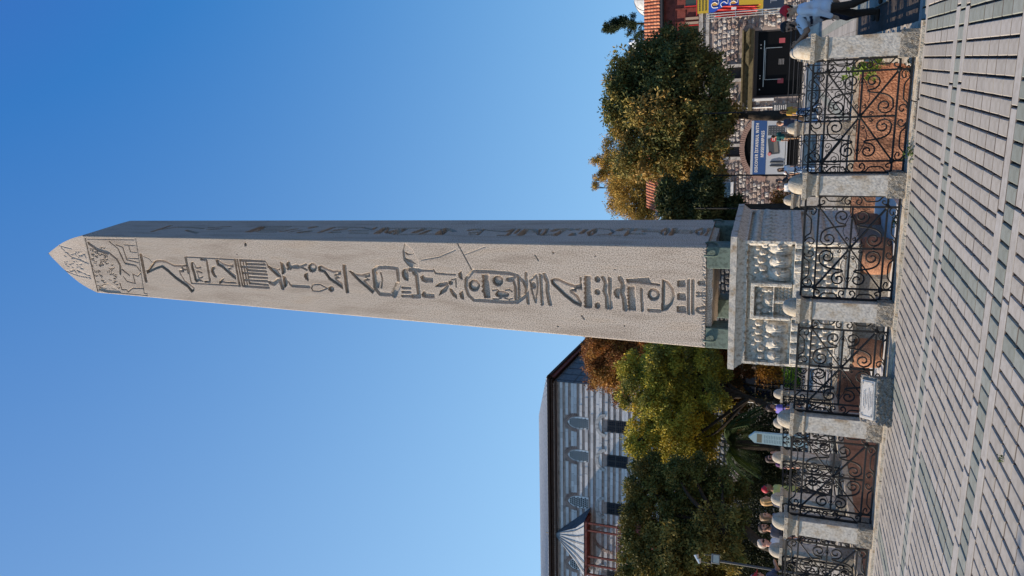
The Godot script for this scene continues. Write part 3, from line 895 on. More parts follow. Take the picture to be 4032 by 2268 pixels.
func carve_tip(r: Relief) -> void:
	r.line([39, 2109, -38, 2109, -41, 2028, -40, 1963], 0.009, 0.018)
	r.line([39, 2109, 39, 2027], 0.009, 0.018)
	r.line([35, 2092, 14, 2041, 10, 1994, 4, 1958], 0.011, 0.0225)
	r.line([22, 1994, 30, 1962, 4, 1958], 0.011, 0.0225)
	r.line([-35, 2076, -26, 2043, -38, 2034], 0.011, 0.0225)
	r.line([-26, 2027, -33, 1964], 0.011, 0.0225)
	r.line([4, 2018, 2, 2013], 0.009, 0.018)
	r.line([-28, 2025, -28, 2011], 0.009, 0.018)
	r.line([11, 2003, 12, 1989], 0.009, 0.018)
	r.line([24, 2025, 27, 2009], 0.009, 0.018)
	r.line([-4, 2001, 0, 1988], 0.009, 0.018)
	r.line([-12, 2071, -12, 2056], 0.009, 0.018)
	r.line([16, 1998, 18, 1985], 0.009, 0.018)
	r.line([-15, 2004, -16, 1990], 0.009, 0.018)
	r.line([-7, 2022, -6, 2011], 0.009, 0.018)
	r.line([-33, 2064, -34, 2060], 0.009, 0.018)
	r.line([0, 2037, 2, 2025], 0.009, 0.018)
	r.line([11, 2086, 10, 2073], 0.009, 0.018)
	r.line([-19, 2087, -19, 2071], 0.009, 0.018)
	r.line([-9, 2098, -8, 2083], 0.009, 0.018)
	r.line([-16, 2097, -11, 2082], 0.009, 0.018)
	r.line([-5, 2081, -6, 2074], 0.009, 0.018)
	r.line([-11, 2011, -10, 2003], 0.009, 0.018)
	r.line([-14, 2095, -16, 2087], 0.009, 0.018)
	r.line([-11, 2006, -11, 1999], 0.009, 0.018)
	r.line([-15, 2023, -13, 2013], 0.009, 0.018)
	r.line([33, 1995, 36, 1979], 0.009, 0.018)
	r.line([-18, 2055, -19, 2044], 0.009, 0.018)
	r.line([12, 2027, 12, 2020], 0.009, 0.018)
	r.line([24, 2063, 22, 2056], 0.009, 0.018)
	r.line([25, 2010, 22, 2007], 0.009, 0.018)
	r.line([13, 2083, 11, 2078], 0.009, 0.018)
	r.line([-5, 2002, -2, 1991], 0.009, 0.018)
	r.line([8, 2045, 12, 2027], 0.009, 0.018)
	r.line([19, 2002, 17, 1999], 0.009, 0.018)
	r.line([12, 2033, 11, 2021], 0.009, 0.018)
	r.line([29, 2000, 28, 1995], 0.009, 0.018)
	r.line([31, 2008, 33, 2001], 0.009, 0.018)
	r.line([25, 2056, 22, 2050], 0.009, 0.018)
	r.line([-9, 2058, -6, 2040], 0.009, 0.018)
	r.line([23, 1990, 23, 1975], 0.009, 0.018)
	r.line([-37, 2097, -36, 2081], 0.009, 0.018)
	r.line([-6, 2007, -4, 2001], 0.009, 0.018)
	r.line([21, 2040, 21, 2030], 0.009, 0.018)
	r.line([11, 2014, 11, 2000], 0.009, 0.018)
	r.line([22, 2075, 24, 2067], 0.009, 0.018)

# ------------------------------------------------------------------ obelisk, bronze blocks, pedestal
func build_obelisk() -> void:
	const YB := 2.896
	const YT := 19.482
	const WB := 1.0742
	const WT := 0.8303
	const TIP := 22.063
	var root := thing("obelisk", "tall tapering pink granite obelisk carved with one column of hieroglyphs per face", "obelisk", OC + Vector3(0, YB, 0), -YO)
	var ch := PackedFloat32Array()      # how much of each arris has broken away
	var rows := 1700
	for j in rows:
		ch.append(0.012 + 0.014 * absf(fnl.get_noise_2d(j * 1.3, 7.0)) + 0.03 * maxf(0.0, fnl.get_noise_2d(j * 0.9, 70.0) - 0.25))
	var lean := func(y): return 0.0036 * (y - YB)
	var r := Relief.new(216, rows, YB, YT, WB - 0.026, WT - 0.026)
	carve_front_top(r)
	carve_front_middle(r)
	carve_front_low(r)
	for j in rows:
		for i in r.nx:
			var k: int = j * r.nx + i
			r.h[k] += 0.0016 * fnl.get_noise_2d(i * 6.0, j * 6.0)
			if j < 8 : r.h[k] -= 0.06 * maxf(0.0, fnl.get_noise_2d(i * 1.8, 300.0 + j) + 0.08) * (1.0 - j / 8.0)
	var hwy := func(y): return lerpf(WB, WT, (y - YB) / (YT - YB))
	mi("carved_front_face", r.mesh(func(s, y, hh): return Vector3(s + lean.call(y), y - YB, hwy.call(y) + hh)), M.granite, root)
	var q := Relief.new(170, rows, YB, YT, WB - 0.026, WT - 0.026)
	carve_side(q)
	for k in q.h.size(): q.h[k] += 0.0022 * fnl.get_noise_1d(k * 1.7)
	mi("carved_side_face", q.mesh(func(s, y, hh): return Vector3(hwy.call(y) + hh + lean.call(y), y - YB, -s)), M.granite, root)
	# rough arrises, plain back faces and the underside
	var b := MB.new()
	for j in rows - 1:
		var ya := YB + (YT - YB) * j / (rows - 1)
		var yb := YB + (YT - YB) * (j + 1) / (rows - 1)
		var wa: float = hwy.call(ya)
		var wb: float = hwy.call(yb)
		var la: float = lean.call(ya)
		var lb: float = lean.call(yb)
		var ca := 0.026
		for e in [[-1, 1], [1, 1]]:
			var m1 := ch[j]
			var m2 := ch[j + 1]
			var f0 := Vector3(e[0] * (wa - ca) + la, ya - YB, wa)
			var f1 := Vector3(e[0] * (wb - ca) + lb, yb - YB, wb)
			var s0 := Vector3(e[0] * wa + la, ya - YB, wa - ca)
			var s1 := Vector3(e[0] * wb + lb, yb - YB, wb - ca)
			var m0 := Vector3(e[0] * (wa - m1 * 0.45) + la, ya - YB, wa - m1 * 0.45)
			var mm := Vector3(e[0] * (wb - m2 * 0.45) + lb, yb - YB, wb - m2 * 0.45)
			if e[0] > 0:
				b.quad(f0, m0, mm, f1); b.quad(m0, s0, s1, mm)
			else:
				b.quad(m0, f0, f1, mm); b.quad(s0, m0, mm, s1)
	var f := func(x, y, z): return Vector3(x + lean.call(y), y - YB, z)
	b.quad(f.call(-WB, YB, -WB + 0.0), f.call(-WB, YB, WB - 0.026), f.call(-WT, YT, WT - 0.026), f.call(-WT, YT, -WT))
	b.quad(f.call(WB, YB, -WB), f.call(-WB, YB, -WB), f.call(-WT, YT, -WT), f.call(WT, YT, -WT))
	b.quad(f.call(WB, YB, -WB + 0.026), f.call(WB, YB, -WB), f.call(WT, YT, -WT), f.call(WT, YT, -WT + 0.026))
	# the broken foot under the carved faces
	rough_box(b, Vector3(2.02, 0.22, 2.02), 0.12, 0.02, mv(0, -0.02 + 0.11 - 0.10, 0))
	b.quad(Vector3(-WB, 0.004, -WB), Vector3(WB, 0.004, -WB), Vector3(WB - 0.05, 0.004, WB - 0.05), Vector3(-WB, 0.004, WB - 0.05))
	obj("shaft", b, M.granite, root)
	# pyramid top: slightly bulging, worn
	var pw := func(t): return WT * pow(1.0 - t, 0.9) * (1.0 + 0.10 * sin(t * PI))
	var p := Relief.new(70, 80, YT, TIP, WT, WT * 0.02)
	for j in p.ny: p.hw[j] = maxf(0.012, pw.call(float(j) / (p.ny - 1)) )
	carve_tip(p)
	for k in p.h.size(): p.h[k] += 0.003 * fnl.get_noise_2d((k % 70) * 3.0, (k / 70) * 3.0)
	for j in p.ny:
		p.h[j * 70] = 0.0; p.h[j * 70 + 69] = 0.0
	var tip := mi("pyramid_top", p.mesh(func(s, y, hh): return Vector3(s + lean.call(YT), y - YB, maxf(0.012, pw.call((y - YT) / (TIP - YT))) + hh)), M.granite, root)
	var b2 := MB.new()
	for j in p.ny - 1:
		var wa := p.hw[j]
		var wb := p.hw[j + 1]
		var ya := YT - YB + (TIP - YT) * j / (p.ny - 1)
		var yb := YT - YB + (TIP - YT) * (j + 1) / (p.ny - 1)
		var l: float = lean.call(YT)
		b2.quad(Vector3(wa + l, ya, wa), Vector3(wa + l, ya, -wa), Vector3(wb + l, yb, -wb), Vector3(wb + l, yb, wb))
		b2.quad(Vector3(-wa + l, ya, -wa), Vector3(-wa + l, ya, wa), Vector3(-wb + l, yb, wb), Vector3(-wb + l, yb, -wb))
		b2.quad(Vector3(wa + l, ya, -wa), Vector3(-wa + l, ya, -wa), Vector3(-wb + l, yb, -wb), Vector3(wb + l, yb, -wb))
	obj("pyramid_flank", b2, M.granite, tip)

func build_bronze_blocks() -> void:
	var spots := [[-0.85, 0.85, "left front"], [0.85, 0.85, "right front"], [-0.85, -0.85, "left back"], [0.85, -0.85, "right back"]]
	for s in spots:
		var at: Vector3 = OC + Basis(Vector3.UP, deg_to_rad(-YO)) * Vector3(s[0], 2.431, s[1])
		var t := thing("bronze_block", "green bronze block with clamps under the %s corner of the obelisk" % s[2], "bronze block", at, -YO, "bronze blocks that carry the obelisk")
		var b := MB.new()
		b.box(Vector3(0.44, 0.452, 0.44), mv(0, 0.228, 0), 0.012)
		obj("block", b, M.bronze, t)
		var sx: float = signf(s[0])
		var sz: float = signf(s[1])
		for k in 2:
			var c := MB.new()
			var out := Vector3(sx, 0, 0) if k == 0 else Vector3(0, 0, sz)
			var side := Vector3(0, 0, sz * 0.05) if k == 0 else Vector3(sx * 0.05, 0, 0)
			var p := PackedVector3Array([out * 0.22 + side + Vector3(0, 0.27, 0), out * 0.262 + side + Vector3(0, 0.34, 0), out * 0.268 + side + Vector3(0, 0.44, 0), out * 0.245 + side + Vector3(0, 0.50, 0)])
			c.tube(smooth(p, 4), 0.022, 5)
			obj("clamp", c, M.bronze, t)

func face_egg(r: Relief, s: float, y: float, rx: float, up: float, base: float) -> void:
	r.egg(s, y, rx, rx * 1.3, up, base)                       # head
	r.egg(s, y - rx * 0.15, rx * 0.22, rx * 0.45, up * 1.2, base)   # nose
	r.egg(s, y + rx * 0.55, rx * 1.05, rx * 0.85, up * 1.02, base)  # hair

func bust(r: Relief, s: float, ytop: float, w: float, ybot: float, up: float, base: float) -> void:
	var yc := (ytop + ybot) * 0.5
	r.egg(s, yc, w, (ytop - ybot) * 0.5, up, base, 2.6)
	for k in 4:                                              # folds
		var x := s - w * 0.7 + k * w * 0.42
		r.egg(x, yc - 0.03, w * 0.13, (ytop - ybot) * 0.42, up * 1.12, base, 2.0)
	r.egg(s + w * 0.25, yc + 0.02, w * 0.5, 0.05, up * 1.35, base + 0.01)   # folded arm

func build_pedestal() -> void:
	var root := thing("pedestal", "carved marble pedestal with an imperial box and rows of spectators in relief", "pedestal", OC + Vector3(0, -0.42, 0), -YO)
	const G := 0.42
	# --- front relief of the upper block: s -1.25..1.25, y 0.22..2.13
	var r := Relief.new(230, 190, 0.205, 2.14, 1.262, 1.262)
	var bk := -0.18
	for k in r.h.size(): r.h[k] = bk
	# plain frame: top edge, left and right arris, sill between the two zones, foot
	r.plate(-1.27, 1.145, 1.27, 1.285, 0.012)
	r.plate(-1.27, 0.20, 1.27, 0.50, 0.0)
	r.plate(-1.27, 0.42, 1.27, 0.505, 0.03)
	r.plate(-1.27, 2.10, 1.27, 2.2, 0.0)
	r.plate(-1.27, 1.285, -1.215, 2.14, -0.02)
	r.plate(1.235, 1.285, 1.27, 2.14, -0.03)
	# imperial box
	var bl := -0.30
	var br := 0.45
	r.plate(bl, 1.30, bl + 0.075, 2.045, 0.035)
	r.plate(br - 0.075, 1.30, br, 2.045, 0.035)
	r.plate(bl, 1.965, br, 2.045, 0.035)
	r.plate(bl + 0.07, 1.60, br - 0.07, 1.635, 0.01)
	r.plate(bl + 0.07, 1.30, br - 0.07, 1.60, -0.10, false)
	for k in 9:                                             # lattice under the box
		for m in 4: r.egg(bl + 0.12 + k * 0.065 + (m % 2) * 0.03, 1.34 + m * 0.065, 0.026, 0.026, 0.05, -0.10)
	r.plate(0.03, 1.30, 0.10, 1.62, 0.0)
	for hd in [[0.34, 1.86, 0.045], [0.28, 1.77, 0.06], [0.18, 1.86, 0.045], [0.07, 1.88, 0.06], [-0.08, 1.86, 0.05], [-0.15, 1.75, 0.055], [-0.19, 1.88, 0.045]]: face_egg(r, hd[0], hd[1], hd[2] * 1.2, 0.16, bk)
	bust(r, 0.27, 1.70, 0.085, 1.62, 0.15, bk)
	bust(r, 0.06, 1.82, 0.115, 1.56, 0.17, bk)
	bust(r, -0.15, 1.69, 0.085, 1.62, 0.14, bk)
	# standing court left and right of the box: heads, then long draped bodies
	for x in [-1.12, -0.96, -0.76, -0.60, -0.42]:
		face_egg(r, x, 1.83 + 0.035 * sin(x * 40.0), 0.066, 0.17, bk)
		face_egg(r, x + 0.09, 1.955 + 0.02 * sin(x * 23.0), 0.05, 0.12, bk)
	for x in [-1.17, -1.03, -0.87, -0.68, -0.52, -0.36]: r.egg(x, 1.71 + 0.03 * sin(x * 50.0), 0.06, 0.075, 0.13, bk)
	for x in [-1.10, -0.83, -0.50]: bust(r, x, 1.78, 0.145, 1.31, 0.175, bk)
	for x in [0.56, 0.70, 0.86, 1.02, 1.16]:
		face_egg(r, x, 1.82 + 0.035 * sin(x * 31.0), 0.066, 0.17, bk)
		face_egg(r, x + 0.07, 1.95 + 0.02 * sin(x * 17.0), 0.05, 0.12, bk)
	for x in [0.52, 0.66, 0.79, 0.95, 1.09, 1.20]: r.egg(x, 1.70 + 0.03 * sin(x * 47.0), 0.06, 0.075, 0.13, bk)
	for x in [0.60, 0.86, 1.12]: bust(r, x, 1.77, 0.145, 1.31, 0.175, bk)
	for x in [-1.05, -0.84, -0.62, -0.42, 0.55, 0.70, 0.86, 1.02]:     # small arches over the heads
		r.disc(x * 100, 208.0, 5.5, 6.0, 0.19)
	for k in 11:                                            # blocks under the court
		var x := -1.2 + k * 0.235
		if x > bl - 0.1 and x < br: continue
		r.plate(x, 1.155, x + 0.13, 1.275, 0.045)
		r.plate(x + 0.15, 1.16, x + 0.215, 1.27, -0.035, false)
	# spectators: three rows of heads and shoulders in the lower zone
	for row in 3:
		for k in 15:
			var x := -1.14 + k * 0.162 + (0.09 if row == 1 else 0.0) + 0.014 * sin(k * 5.1 + row)
			var y := 1.05 - row * 0.195
			if row == 2 and k > 12: continue
			face_egg(r, x, y, 0.056, 0.165, bk)
			r.egg(x, y - 0.115, 0.08, 0.072, 0.14, bk, 2.6)
	r.plate(0.98, 0.50, 1.27, 0.66, -0.012)
	r.plate(-1.27, 0.505, -1.22, 1.15, -0.03)
	for j in r.ny:
		for i in r.nx:
			r.h[j * r.nx + i] += 0.006 * fnl.get_noise_2d(i * 5.0, j * 5.0)
	for j in r.ny:
		r.h[j * r.nx] = -0.03; r.h[j * r.nx + r.nx - 1] = -0.03
	mi("carved_front_panel", r.mesh(func(s, y, hh): return Vector3(s, y + G, 1.262 + hh + 0.0)), M.marble, root)
	# --- right side relief, in shade: two tiers of figures
	var q := Relief.new(150, 120, 0.205, 2.14, 1.262, 1.262)
	for k in q.h.size(): q.h[k] = -0.09
	q.plate(-1.27, 1.14, 1.27, 1.34, 0.0)
	q.plate(-1.27, 0.20, 1.27, 0.52, 0.0)
	for k in 9:
		var x := -1.10 + k * 0.275
		q.egg(x, 1.98, 0.075, 0.10, 0.13, -0.09)
		q.egg(x + 0.13, 1.84, 0.07, 0.09, 0.12, -0.09)
		q.egg(x + 0.13, 1.62, 0.09, 0.13, 0.10, -0.09)
		q.egg(x + 0.02, 1.43, 0.10, 0.10, 0.11, -0.09)
		q.egg(x + 0.02, 1.60, 0.125, 0.30, 0.085, -0.07, 2.5)
		q.egg(x - 0.05, 1.72, 0.05, 0.16, 0.12, -0.07)
		if k > 5: q.egg(x + 0.1, 1.80, 0.07, 0.09, 0.10, -0.07)
		q.egg(x, 1.02, 0.06, 0.08, 0.08, -0.07)
		q.egg(x + 0.1, 0.80, 0.06, 0.08, 0.08, -0.07)
		q.egg(x, 0.82, 0.11, 0.12, 0.07, -0.07)
		q.egg(x + 0.1, 0.60, 0.11, 0.12, 0.07, -0.07)
	for k in q.h.size(): q.h[k] += 0.007 * fnl.get_noise_2d((k % 150) * 5.0, (k / 150) * 5.0)
	for j in q.ny:
		q.h[j * 150] = -0.03; q.h[j * 150 + 149] = -0.03
	mi("carved_side_panel", q.mesh(func(s, y, hh): return Vector3(1.262 + hh, y + G, -s)), M.marble, root)
	# core with the two faces that cannot be seen, weathered edges left and right
	var b := MB.new()
	rough_box(b, Vector3(2.38, 1.93, 2.38), 0.2, 0.008, mv(-0.04, 1.17 + G, -0.04))
	for e in [[-1.24, 1.24], [1.24, 1.24], [-1.24, -1.24], [1.24, -1.24]]:
		rough_box(b, Vector3(0.05, 1.93, 0.05), 0.06, 0.006, mv(e[0], 1.17 + G, e[1]), e[0] * 3 + e[1])
	rough_box(b, Vector3(0.06, 1.93, 2.4), 0.12, 0.02, mv(-1.235, 1.17 + G, 0))
	obj("upper_block", b, M.marble, root)
	# cornice: cove, then a slab
	var c := MB.new()
	var prof := [[2.13, 1.262], [2.165, 1.268], [2.20, 1.285], [2.24, 1.312], [2.275, 1.335], [2.31, 1.35]]
	for k in prof.size() - 1: c.frustum(prof[k][0] + G, prof[k][1], prof[k][1], prof[k + 1][0] + G, prof[k + 1][1], prof[k + 1][1], Transform3D(), false)
	obj("cove", c, M.marble, root)
	var sl := MB.new()
	rough_box(sl, Vector3(2.74, 0.119, 2.74), 0.1, 0.006, mv(0.0, 2.3695 + G, 0.0))
	obj("cornice_slab", sl, M.pillar, root)
	# foot: ledge, grey block, red granite corners, white step
	var l := MB.new()
	rough_box(l, Vector3(2.36, 0.06, 2.36), 0.15, 0.01, mv(0, 0.18 + G, 0))
	obj("ledge", l, M.pillar, root)
	var lo := MB.new()
	rough_box(lo, Vector3(2.26, 0.52, 1.5), 0.18, 0.02, mv(0, -0.09 + G, 0))
	rough_box(lo, Vector3(1.5, 0.515, 2.26), 0.18, 0.02, mv(0, -0.09 + G, 0), 4.0)
	obj("lower_block", lo, M.rough_stone, root)
	for e in [[-1, 1], [1, 1], [-1, -1], [1, -1]]:
		var g := MB.new()
		var cyl := PackedVector2Array([Vector2(0, -0.35), Vector2(0.30, -0.35), Vector2(0.345, -0.30), Vector2(0.36, -0.1), Vector2(0.35, 0.10), Vector2(0.31, 0.145), Vector2(0, 0.148)])
		g.lathe(cyl, 18, mv(e[0] * 0.93, G, e[1] * 0.93))
		obj("granite_corner", g, M.granite_red, root)
	var st := MB.new()
	rough_box(st, Vector3(3.9, 0.30, 3.9), 0.3, 0.012, mv(0, -0.50 + G, 0))
	obj("marble_step", st, M.plaque, root)

# ------------------------------------------------------------------ ground, paving, enclosure
func in_pit(p: Vector3, grow := 0.0) -> bool:
	var d := p - PC
	var u := d.dot(UF)
	var v := d.dot(VF)
	return u < 0.28 + grow and u > -9.33 - grow and v < 0.28 + grow and v > -9.33 - grow

func build_ground() -> void:
	# one sheet to the horizon with a square hole for the sunken enclosure
	var b := MB.new()
	var R := 900.0
	var o := [ring_at(-R, R, -0.032), ring_at(R, R, -0.032), ring_at(R, -R, -0.032), ring_at(-R, -R, -0.032)]
	var i := [ring_at(-9.2, 0.2, -0.032), ring_at(0.2, 0.2, -0.032), ring_at(0.2, -9.2, -0.032), ring_at(-9.2, -9.2, -0.032)]
	for k in 4: b.quad(o[k], o[(k + 1) % 4], i[(k + 1) % 4], i[k])
	struct("ground", b, M.mortar, "sand and mortar bed under the paving of the square")

func paver_colour(kind: int) -> Color:
	var k := rng.randf_range(-1, 1)
	if kind == 1: return Color(0.245 + 0.025 * k, 0.262 + 0.025 * k, 0.235 + 0.025 * k)
	if kind == 2: return Color(0.37 + 0.02 * k, 0.348 + 0.02 * k, 0.32 + 0.02 * k)
	return Color(0.335 + 0.045 * k, 0.313 + 0.042 * k, 0.283 + 0.036 * k)

func build_paving(cam: Camera3D) -> void:
	var root := Node3D.new()
	root.name = "paving"
	add_child(root)
	tag(root, "paving of grey and greenish granite setts with narrow pale bands", "", "", "structure")
	rng.seed = 77
	# bands across v (towards the viewer): [from, to, kind]; fields hold setts of the given length
	var strips := []
	var v := -0.33
	for s in [[0.23, 2, 0], [0.28, 1, 0], [0.17, 2, 0], [1.71, 0, 5], [0.18, 2, 0], [0.25, 1, 0], [0.16, 2, 0], [1.79, 0, 6], [0.18, 2, 0], [0.26, 1, 0], [0.17, 2, 0], [1.79, 0, 6], [0.18, 2, 0], [0.26, 1, 0], [0.17, 2, 0], [1.79, 0, 6], [0.18, 2, 0], [0.26, 1, 0], [0.17, 2, 0], [1.79, 0, 6]]:
		strips.append([v, v + s[0], s[1], s[2]])
		v += s[0]
	var items := []            # [u0, u1, v0, v1, kind]
	for s in strips:
		if s[2] == 2:
			var u := -16.0 + rng.randf() * 0.4
			while u < 7.0:
				var w := rng.randf_range(0.55, 0.95)
				items.append([u, u + w, s[0], s[1], 2])
				u += w
		elif s[2] == 1:
			for k in range(-100, 50): items.append([-1.83 + 0.15 * k, -1.68 + 0.15 * k, s[0], s[1], 1])
		else:
			for k in range(-100, 50):
				var m := posmod(k, 16)         # cross bands: pale, green, green, pale
				var kind := 1 if m == 13 or m == 14 else 2 if m == 12 or m == 15 else 0
				var stepv: float = (s[1] - s[0]) / s[3]
				var off := rng.randf_range(-0.03, 0.03)
				for j in s[3]:
					var a: float = s[0] + stepv * j + (off if j > 0 else 0.0)
					var e: float = s[0] + stepv * (j + 1) + (off if j < s[3] - 1 else 0.0)
					items.append([-1.83 + 0.15 * k, -1.68 + 0.15 * k, a, e, kind])
	# meshes: a few shapes for each kind of sett
	var ct := cam.global_transform.affine_inverse()
	var tf := tan(deg_to_rad(cam.fov * 0.5))
	var near := []
	var rest := []
	for it in items:
		var c := ring_at((it[0] + it[1]) * 0.5, (it[2] + it[3]) * 0.5)
		if c.z > 2.0 or c.distance_to(Vector3(0, 0, -9)) > 15.0: continue
		var q := ct * c
		var seen := q.z < -1.0 and absf(q.y / -q.z) < tf * 1.02 and absf(q.x / -q.z) < tf * 16.0 / 9.0 * 1.02
		var big: float = (it[1] - it[0]) * (it[3] - it[2]) / pow(c.distance_to(cam.position), 3)
		if seen: near.append([big, it])
		else: rest.append(it)
	near.sort_custom(func(a, b): return a[0] > b[0])
	var unit := MB.new()
	unit.box(Vector3(1, 0.06, 1), mv(0, -0.03, 0))
	var mats := []
	for k in 12:
		var kind: int = k / 4
		var m: StandardMaterial3D = M.paver.duplicate()
		m.vertex_color_use_as_albedo = false
		m.albedo_color = paver_colour(kind).linear_to_srgb()
		mats.append(m)
	var shapes := {}
	var place := func(it):
		var c := ring_at((it[0] + it[1]) * 0.5, (it[2] + it[3]) * 0.5, rng.randf_range(-0.004, 0.003))
		return Transform3D(Basis(Vector3.UP, deg_to_rad(-YF) + rng.randf_range(-0.008, 0.008)) * Basis(Vector3.RIGHT, rng.randf_range(-0.006, 0.006)), c)
	var sett := func(it):
		var w: float = snappedf(it[1] - it[0] - 0.021, 0.004)
		var l: float = snappedf(it[3] - it[2] - 0.018, 0.01)
		var key := "%.3f %.3f" % [w, l]
		if not shapes.has(key):
			var b := MB.new()
			b.box(Vector3(w, 0.06, l), mv(0, -0.03, 0), 0.006)
			shapes[key] = b.mesh()
		return shapes[key]
	var by_shape := {}
	for k in near.size():
		var it: Array = near[k][1]
		if k < 300: piece("paver", sett.call(it), mats[it[4] * 4 + rng.randi() % 4], root, place.call(it))
		else: rest.append(it)
	# earth in the cross joints, almost flush
	var jw := []
	for it in items:
		var c := ring_at((it[0] + it[1]) * 0.5, it[3])
		if c.z > 1.0 or c.distance_to(Vector3(0, 0, -9)) > 14.0: continue
		jw.append(Transform3D(Basis(Vector3.UP, deg_to_rad(-YF)) * Basis.from_scale(Vector3(it[1] - it[0] - 0.022, 1, 1)), c + Vector3(0, -0.0045, 0)))
	var jb := MB.new()
	jb.box(Vector3(1, 0.02, 0.03), mv(0, -0.01, 0))
	multi("joint_earth", jb.mesh(), plain(lin(0.085, 0.062, 0.046), 0.95), jw, [], root)
	for it in rest:
		var sh: Mesh = sett.call(it)
		if not by_shape.has(sh): by_shape[sh] = [[], []]
		by_shape[sh][0].append(place.call(it))
		by_shape[sh][1].append(paver_colour(it[4]))
	for sh in by_shape: multi("paver_field", sh, M.paver, by_shape[sh][0], by_shape[sh][1], root)
	# slabs of the square beyond and beside the enclosure
	var where := []
	var cols := []
	var b2 := MB.new()
	b2.box(Vector3(0.292, 0.06, 0.592), mv(0, -0.03, 0))
	for iu in range(-110, 90):
		for iv in range(-62, 14):
			var c := ring_at(iu * 0.3, iv * 0.6)
			if in_pit(c, 0.33) or c.z < -45.0 or c.z > 1.0: continue
			if (c - PC).dot(VF) > -0.33 - 0.3 and (c - PC).dot(UF) > -18.0: continue
			where.append(Transform3D(Basis(Vector3.UP, deg_to_rad(-YF)), c + Vector3(0, rng.randf_range(-0.003, 0.002), 0)))
			var kind := 1 if posmod(iu, 9) == 3 else 2 if posmod(iu, 9) == 4 or posmod(iv, 7) == 2 else 0
			cols.append(paver_colour(kind))
	multi("slab_field", b2.mesh(), M.paver, where, cols, root)

const SIDES := [["front", 0], ["right", 1], ["back", 2], ["left", 3]]

func side_at(k: int, t: float) -> Vector3:       # t bays along a side, from its first corner pillar
	var L := BAY * 5
	if k == 0: return ring_at(-BAY * t, 0)
	if k == 1: return ring_at(0, -BAY * t)
	if k == 2: return ring_at(-BAY * t, -L)
	return ring_at(-L, -BAY * t)

func build_kerbs() -> void:
	rng.seed = 31
	var L := BAY * 5
	for s in SIDES:
		var along: bool = s[1] == 0 or s[1] == 2
		var t := thing("stone_kerb", "low worn limestone kerb along the %s side of the sunken enclosure" % s[0], "kerb", PC, -YF, "kerbs round the obelisk")
		var x := -L - 0.27 if along else 0.27
		var at := 0.0
		while at < L + 0.54 - 0.05:
			if not along and at < 0.01: at = 0.0
			var w := minf(rng.randf_range(1.1, 1.9), L + 0.54 - at)
			if L + 0.54 - at - w < 0.4: w = L + 0.54 - at
			var b := MB.new()
			if along:
				rough_box(b, Vector3(w - 0.006, 0.11, 0.53), 0.16, 0.006, mv(-L - 0.27 + at + w * 0.5, -0.02, -L if s[1] == 2 else 0.0), at + s[1])
			else:
				var lo := maxf(at, 0.53)
				var hi := minf(at + w, L + 0.54 - 0.53)
				if hi - lo > 0.05: rough_box(b, Vector3(0.53, 0.11, hi - lo - 0.006), 0.16, 0.006, mv(0.0 if s[1] == 1 else -L, -0.02, 0.27 - (lo + hi) * 0.5), at + s[1])
			if b.v.size(): obj("kerb_stone", b, M.kerb, t)
			at += w

func build_pit() -> void:
	var L := BAY * 5
	var e := 0.262
	for s in SIDES:
		var b := MB.new()
		var len := L - 2 * e + 0.3
		var t := Transform3D()
		if s[1] == 0: t = mv(-L * 0.5, -0.79, -e + 0.15)
		if s[1] == 1: t = mv(-e + 0.15, -0.79, -L * 0.5)
		if s[1] == 2: t = mv(-L * 0.5, -0.79, -L + e - 0.15)
		if s[1] == 3: t = mv(-L + e - 0.15, -0.79, -L * 0.5)
		rough_box(b, Vector3(len, 1.42, 0.3) if s[1] % 2 == 0 else Vector3(0.3, 1.42, len - 0.32), 0.22, 0.02, t, s[1] * 7.0)
		var o := obj("pit_wall", b, M.terracotta, null, ry(-YF, PC))
		tag(o, "terracotta plastered wall on the %s side of the pit" % s[0], "", "", "structure")
	var f := MB.new()
	f.box(Vector3(L, 0.1, L), mv(-L * 0.5, -1.5, -L * 0.5))
	tag(obj("pit_floor", f, M.plaque, null, ry(-YF, PC)), "pale stone floor of the pit round the pedestal", "", "", "structure")
	# white rendered stretch of the right wall beside the corner pillar
	var w := MB.new()
	rough_box(w, Vector3(0.05, 0.9, 1.5), 0.15, 0.012, mv(-e - 0.012, -0.52, -1.0))
	tag(obj("white_render", w, M.plaque, null, ry(-YF, PC)), "white rendered patch at the near end of the right pit wall", "", "", "structure")

func make_pillar() -> Node3D:
	var t := Node3D.new()
	var b := MB.new()
	rough_box(b, Vector3(0.345, 0.215, 0.345), 0.035, 0.007, mv(0, 0.137, 0), 2.0)
	obj("plinth", b, M.rough_stone, t)
	b = MB.new()
	var prof := [[0.243, 0.141], [0.40, 0.139], [0.60, 0.137], [0.80, 0.134], [0.95, 0.132], [1.085, 0.130]]
	for k in prof.size() - 1:
		var a: float = prof[k][1]
		var c: float = prof[k + 1][1]
		b.frustum(prof[k][0], a, a, prof[k + 1][0], c, c, Transform3D(), k == 4 or k == 0)
	obj("shaft", b, M.pillar, t)
	b = MB.new()
	b.box(Vector3(0.312, 0.04, 0.312), mv(0, 1.108, 0), 0.012)
	b.frustum(1.128, 0.136, 0.136, 1.175, 0.138, 0.138)
	b.frustum(1.175, 0.138, 0.138, 1.215, 0.155, 0.155, Transform3D(), false)
	b.frustum(1.215, 0.155, 0.155, 1.25, 0.182, 0.182, Transform3D(), false)
	rough_box(b, Vector3(0.385, 0.055, 0.385), 0.05, 0.005, mv(0, 1.279, 0), 5.0)
	obj("cap", b, M.pillar_cap, t)
	b = MB.new()
	var dp := PackedVector2Array()
	for k in 9:
		var a := PI * 0.5 * k / 8
		dp.append(Vector2(0.142 * pow(cos(a), 0.85), 1.306 + 0.185 * sin(a)))
	dp[8].x = 0.0
	b.lathe(dp, 18)
	obj("dome", b, M.pillar_cap, t)
	return t

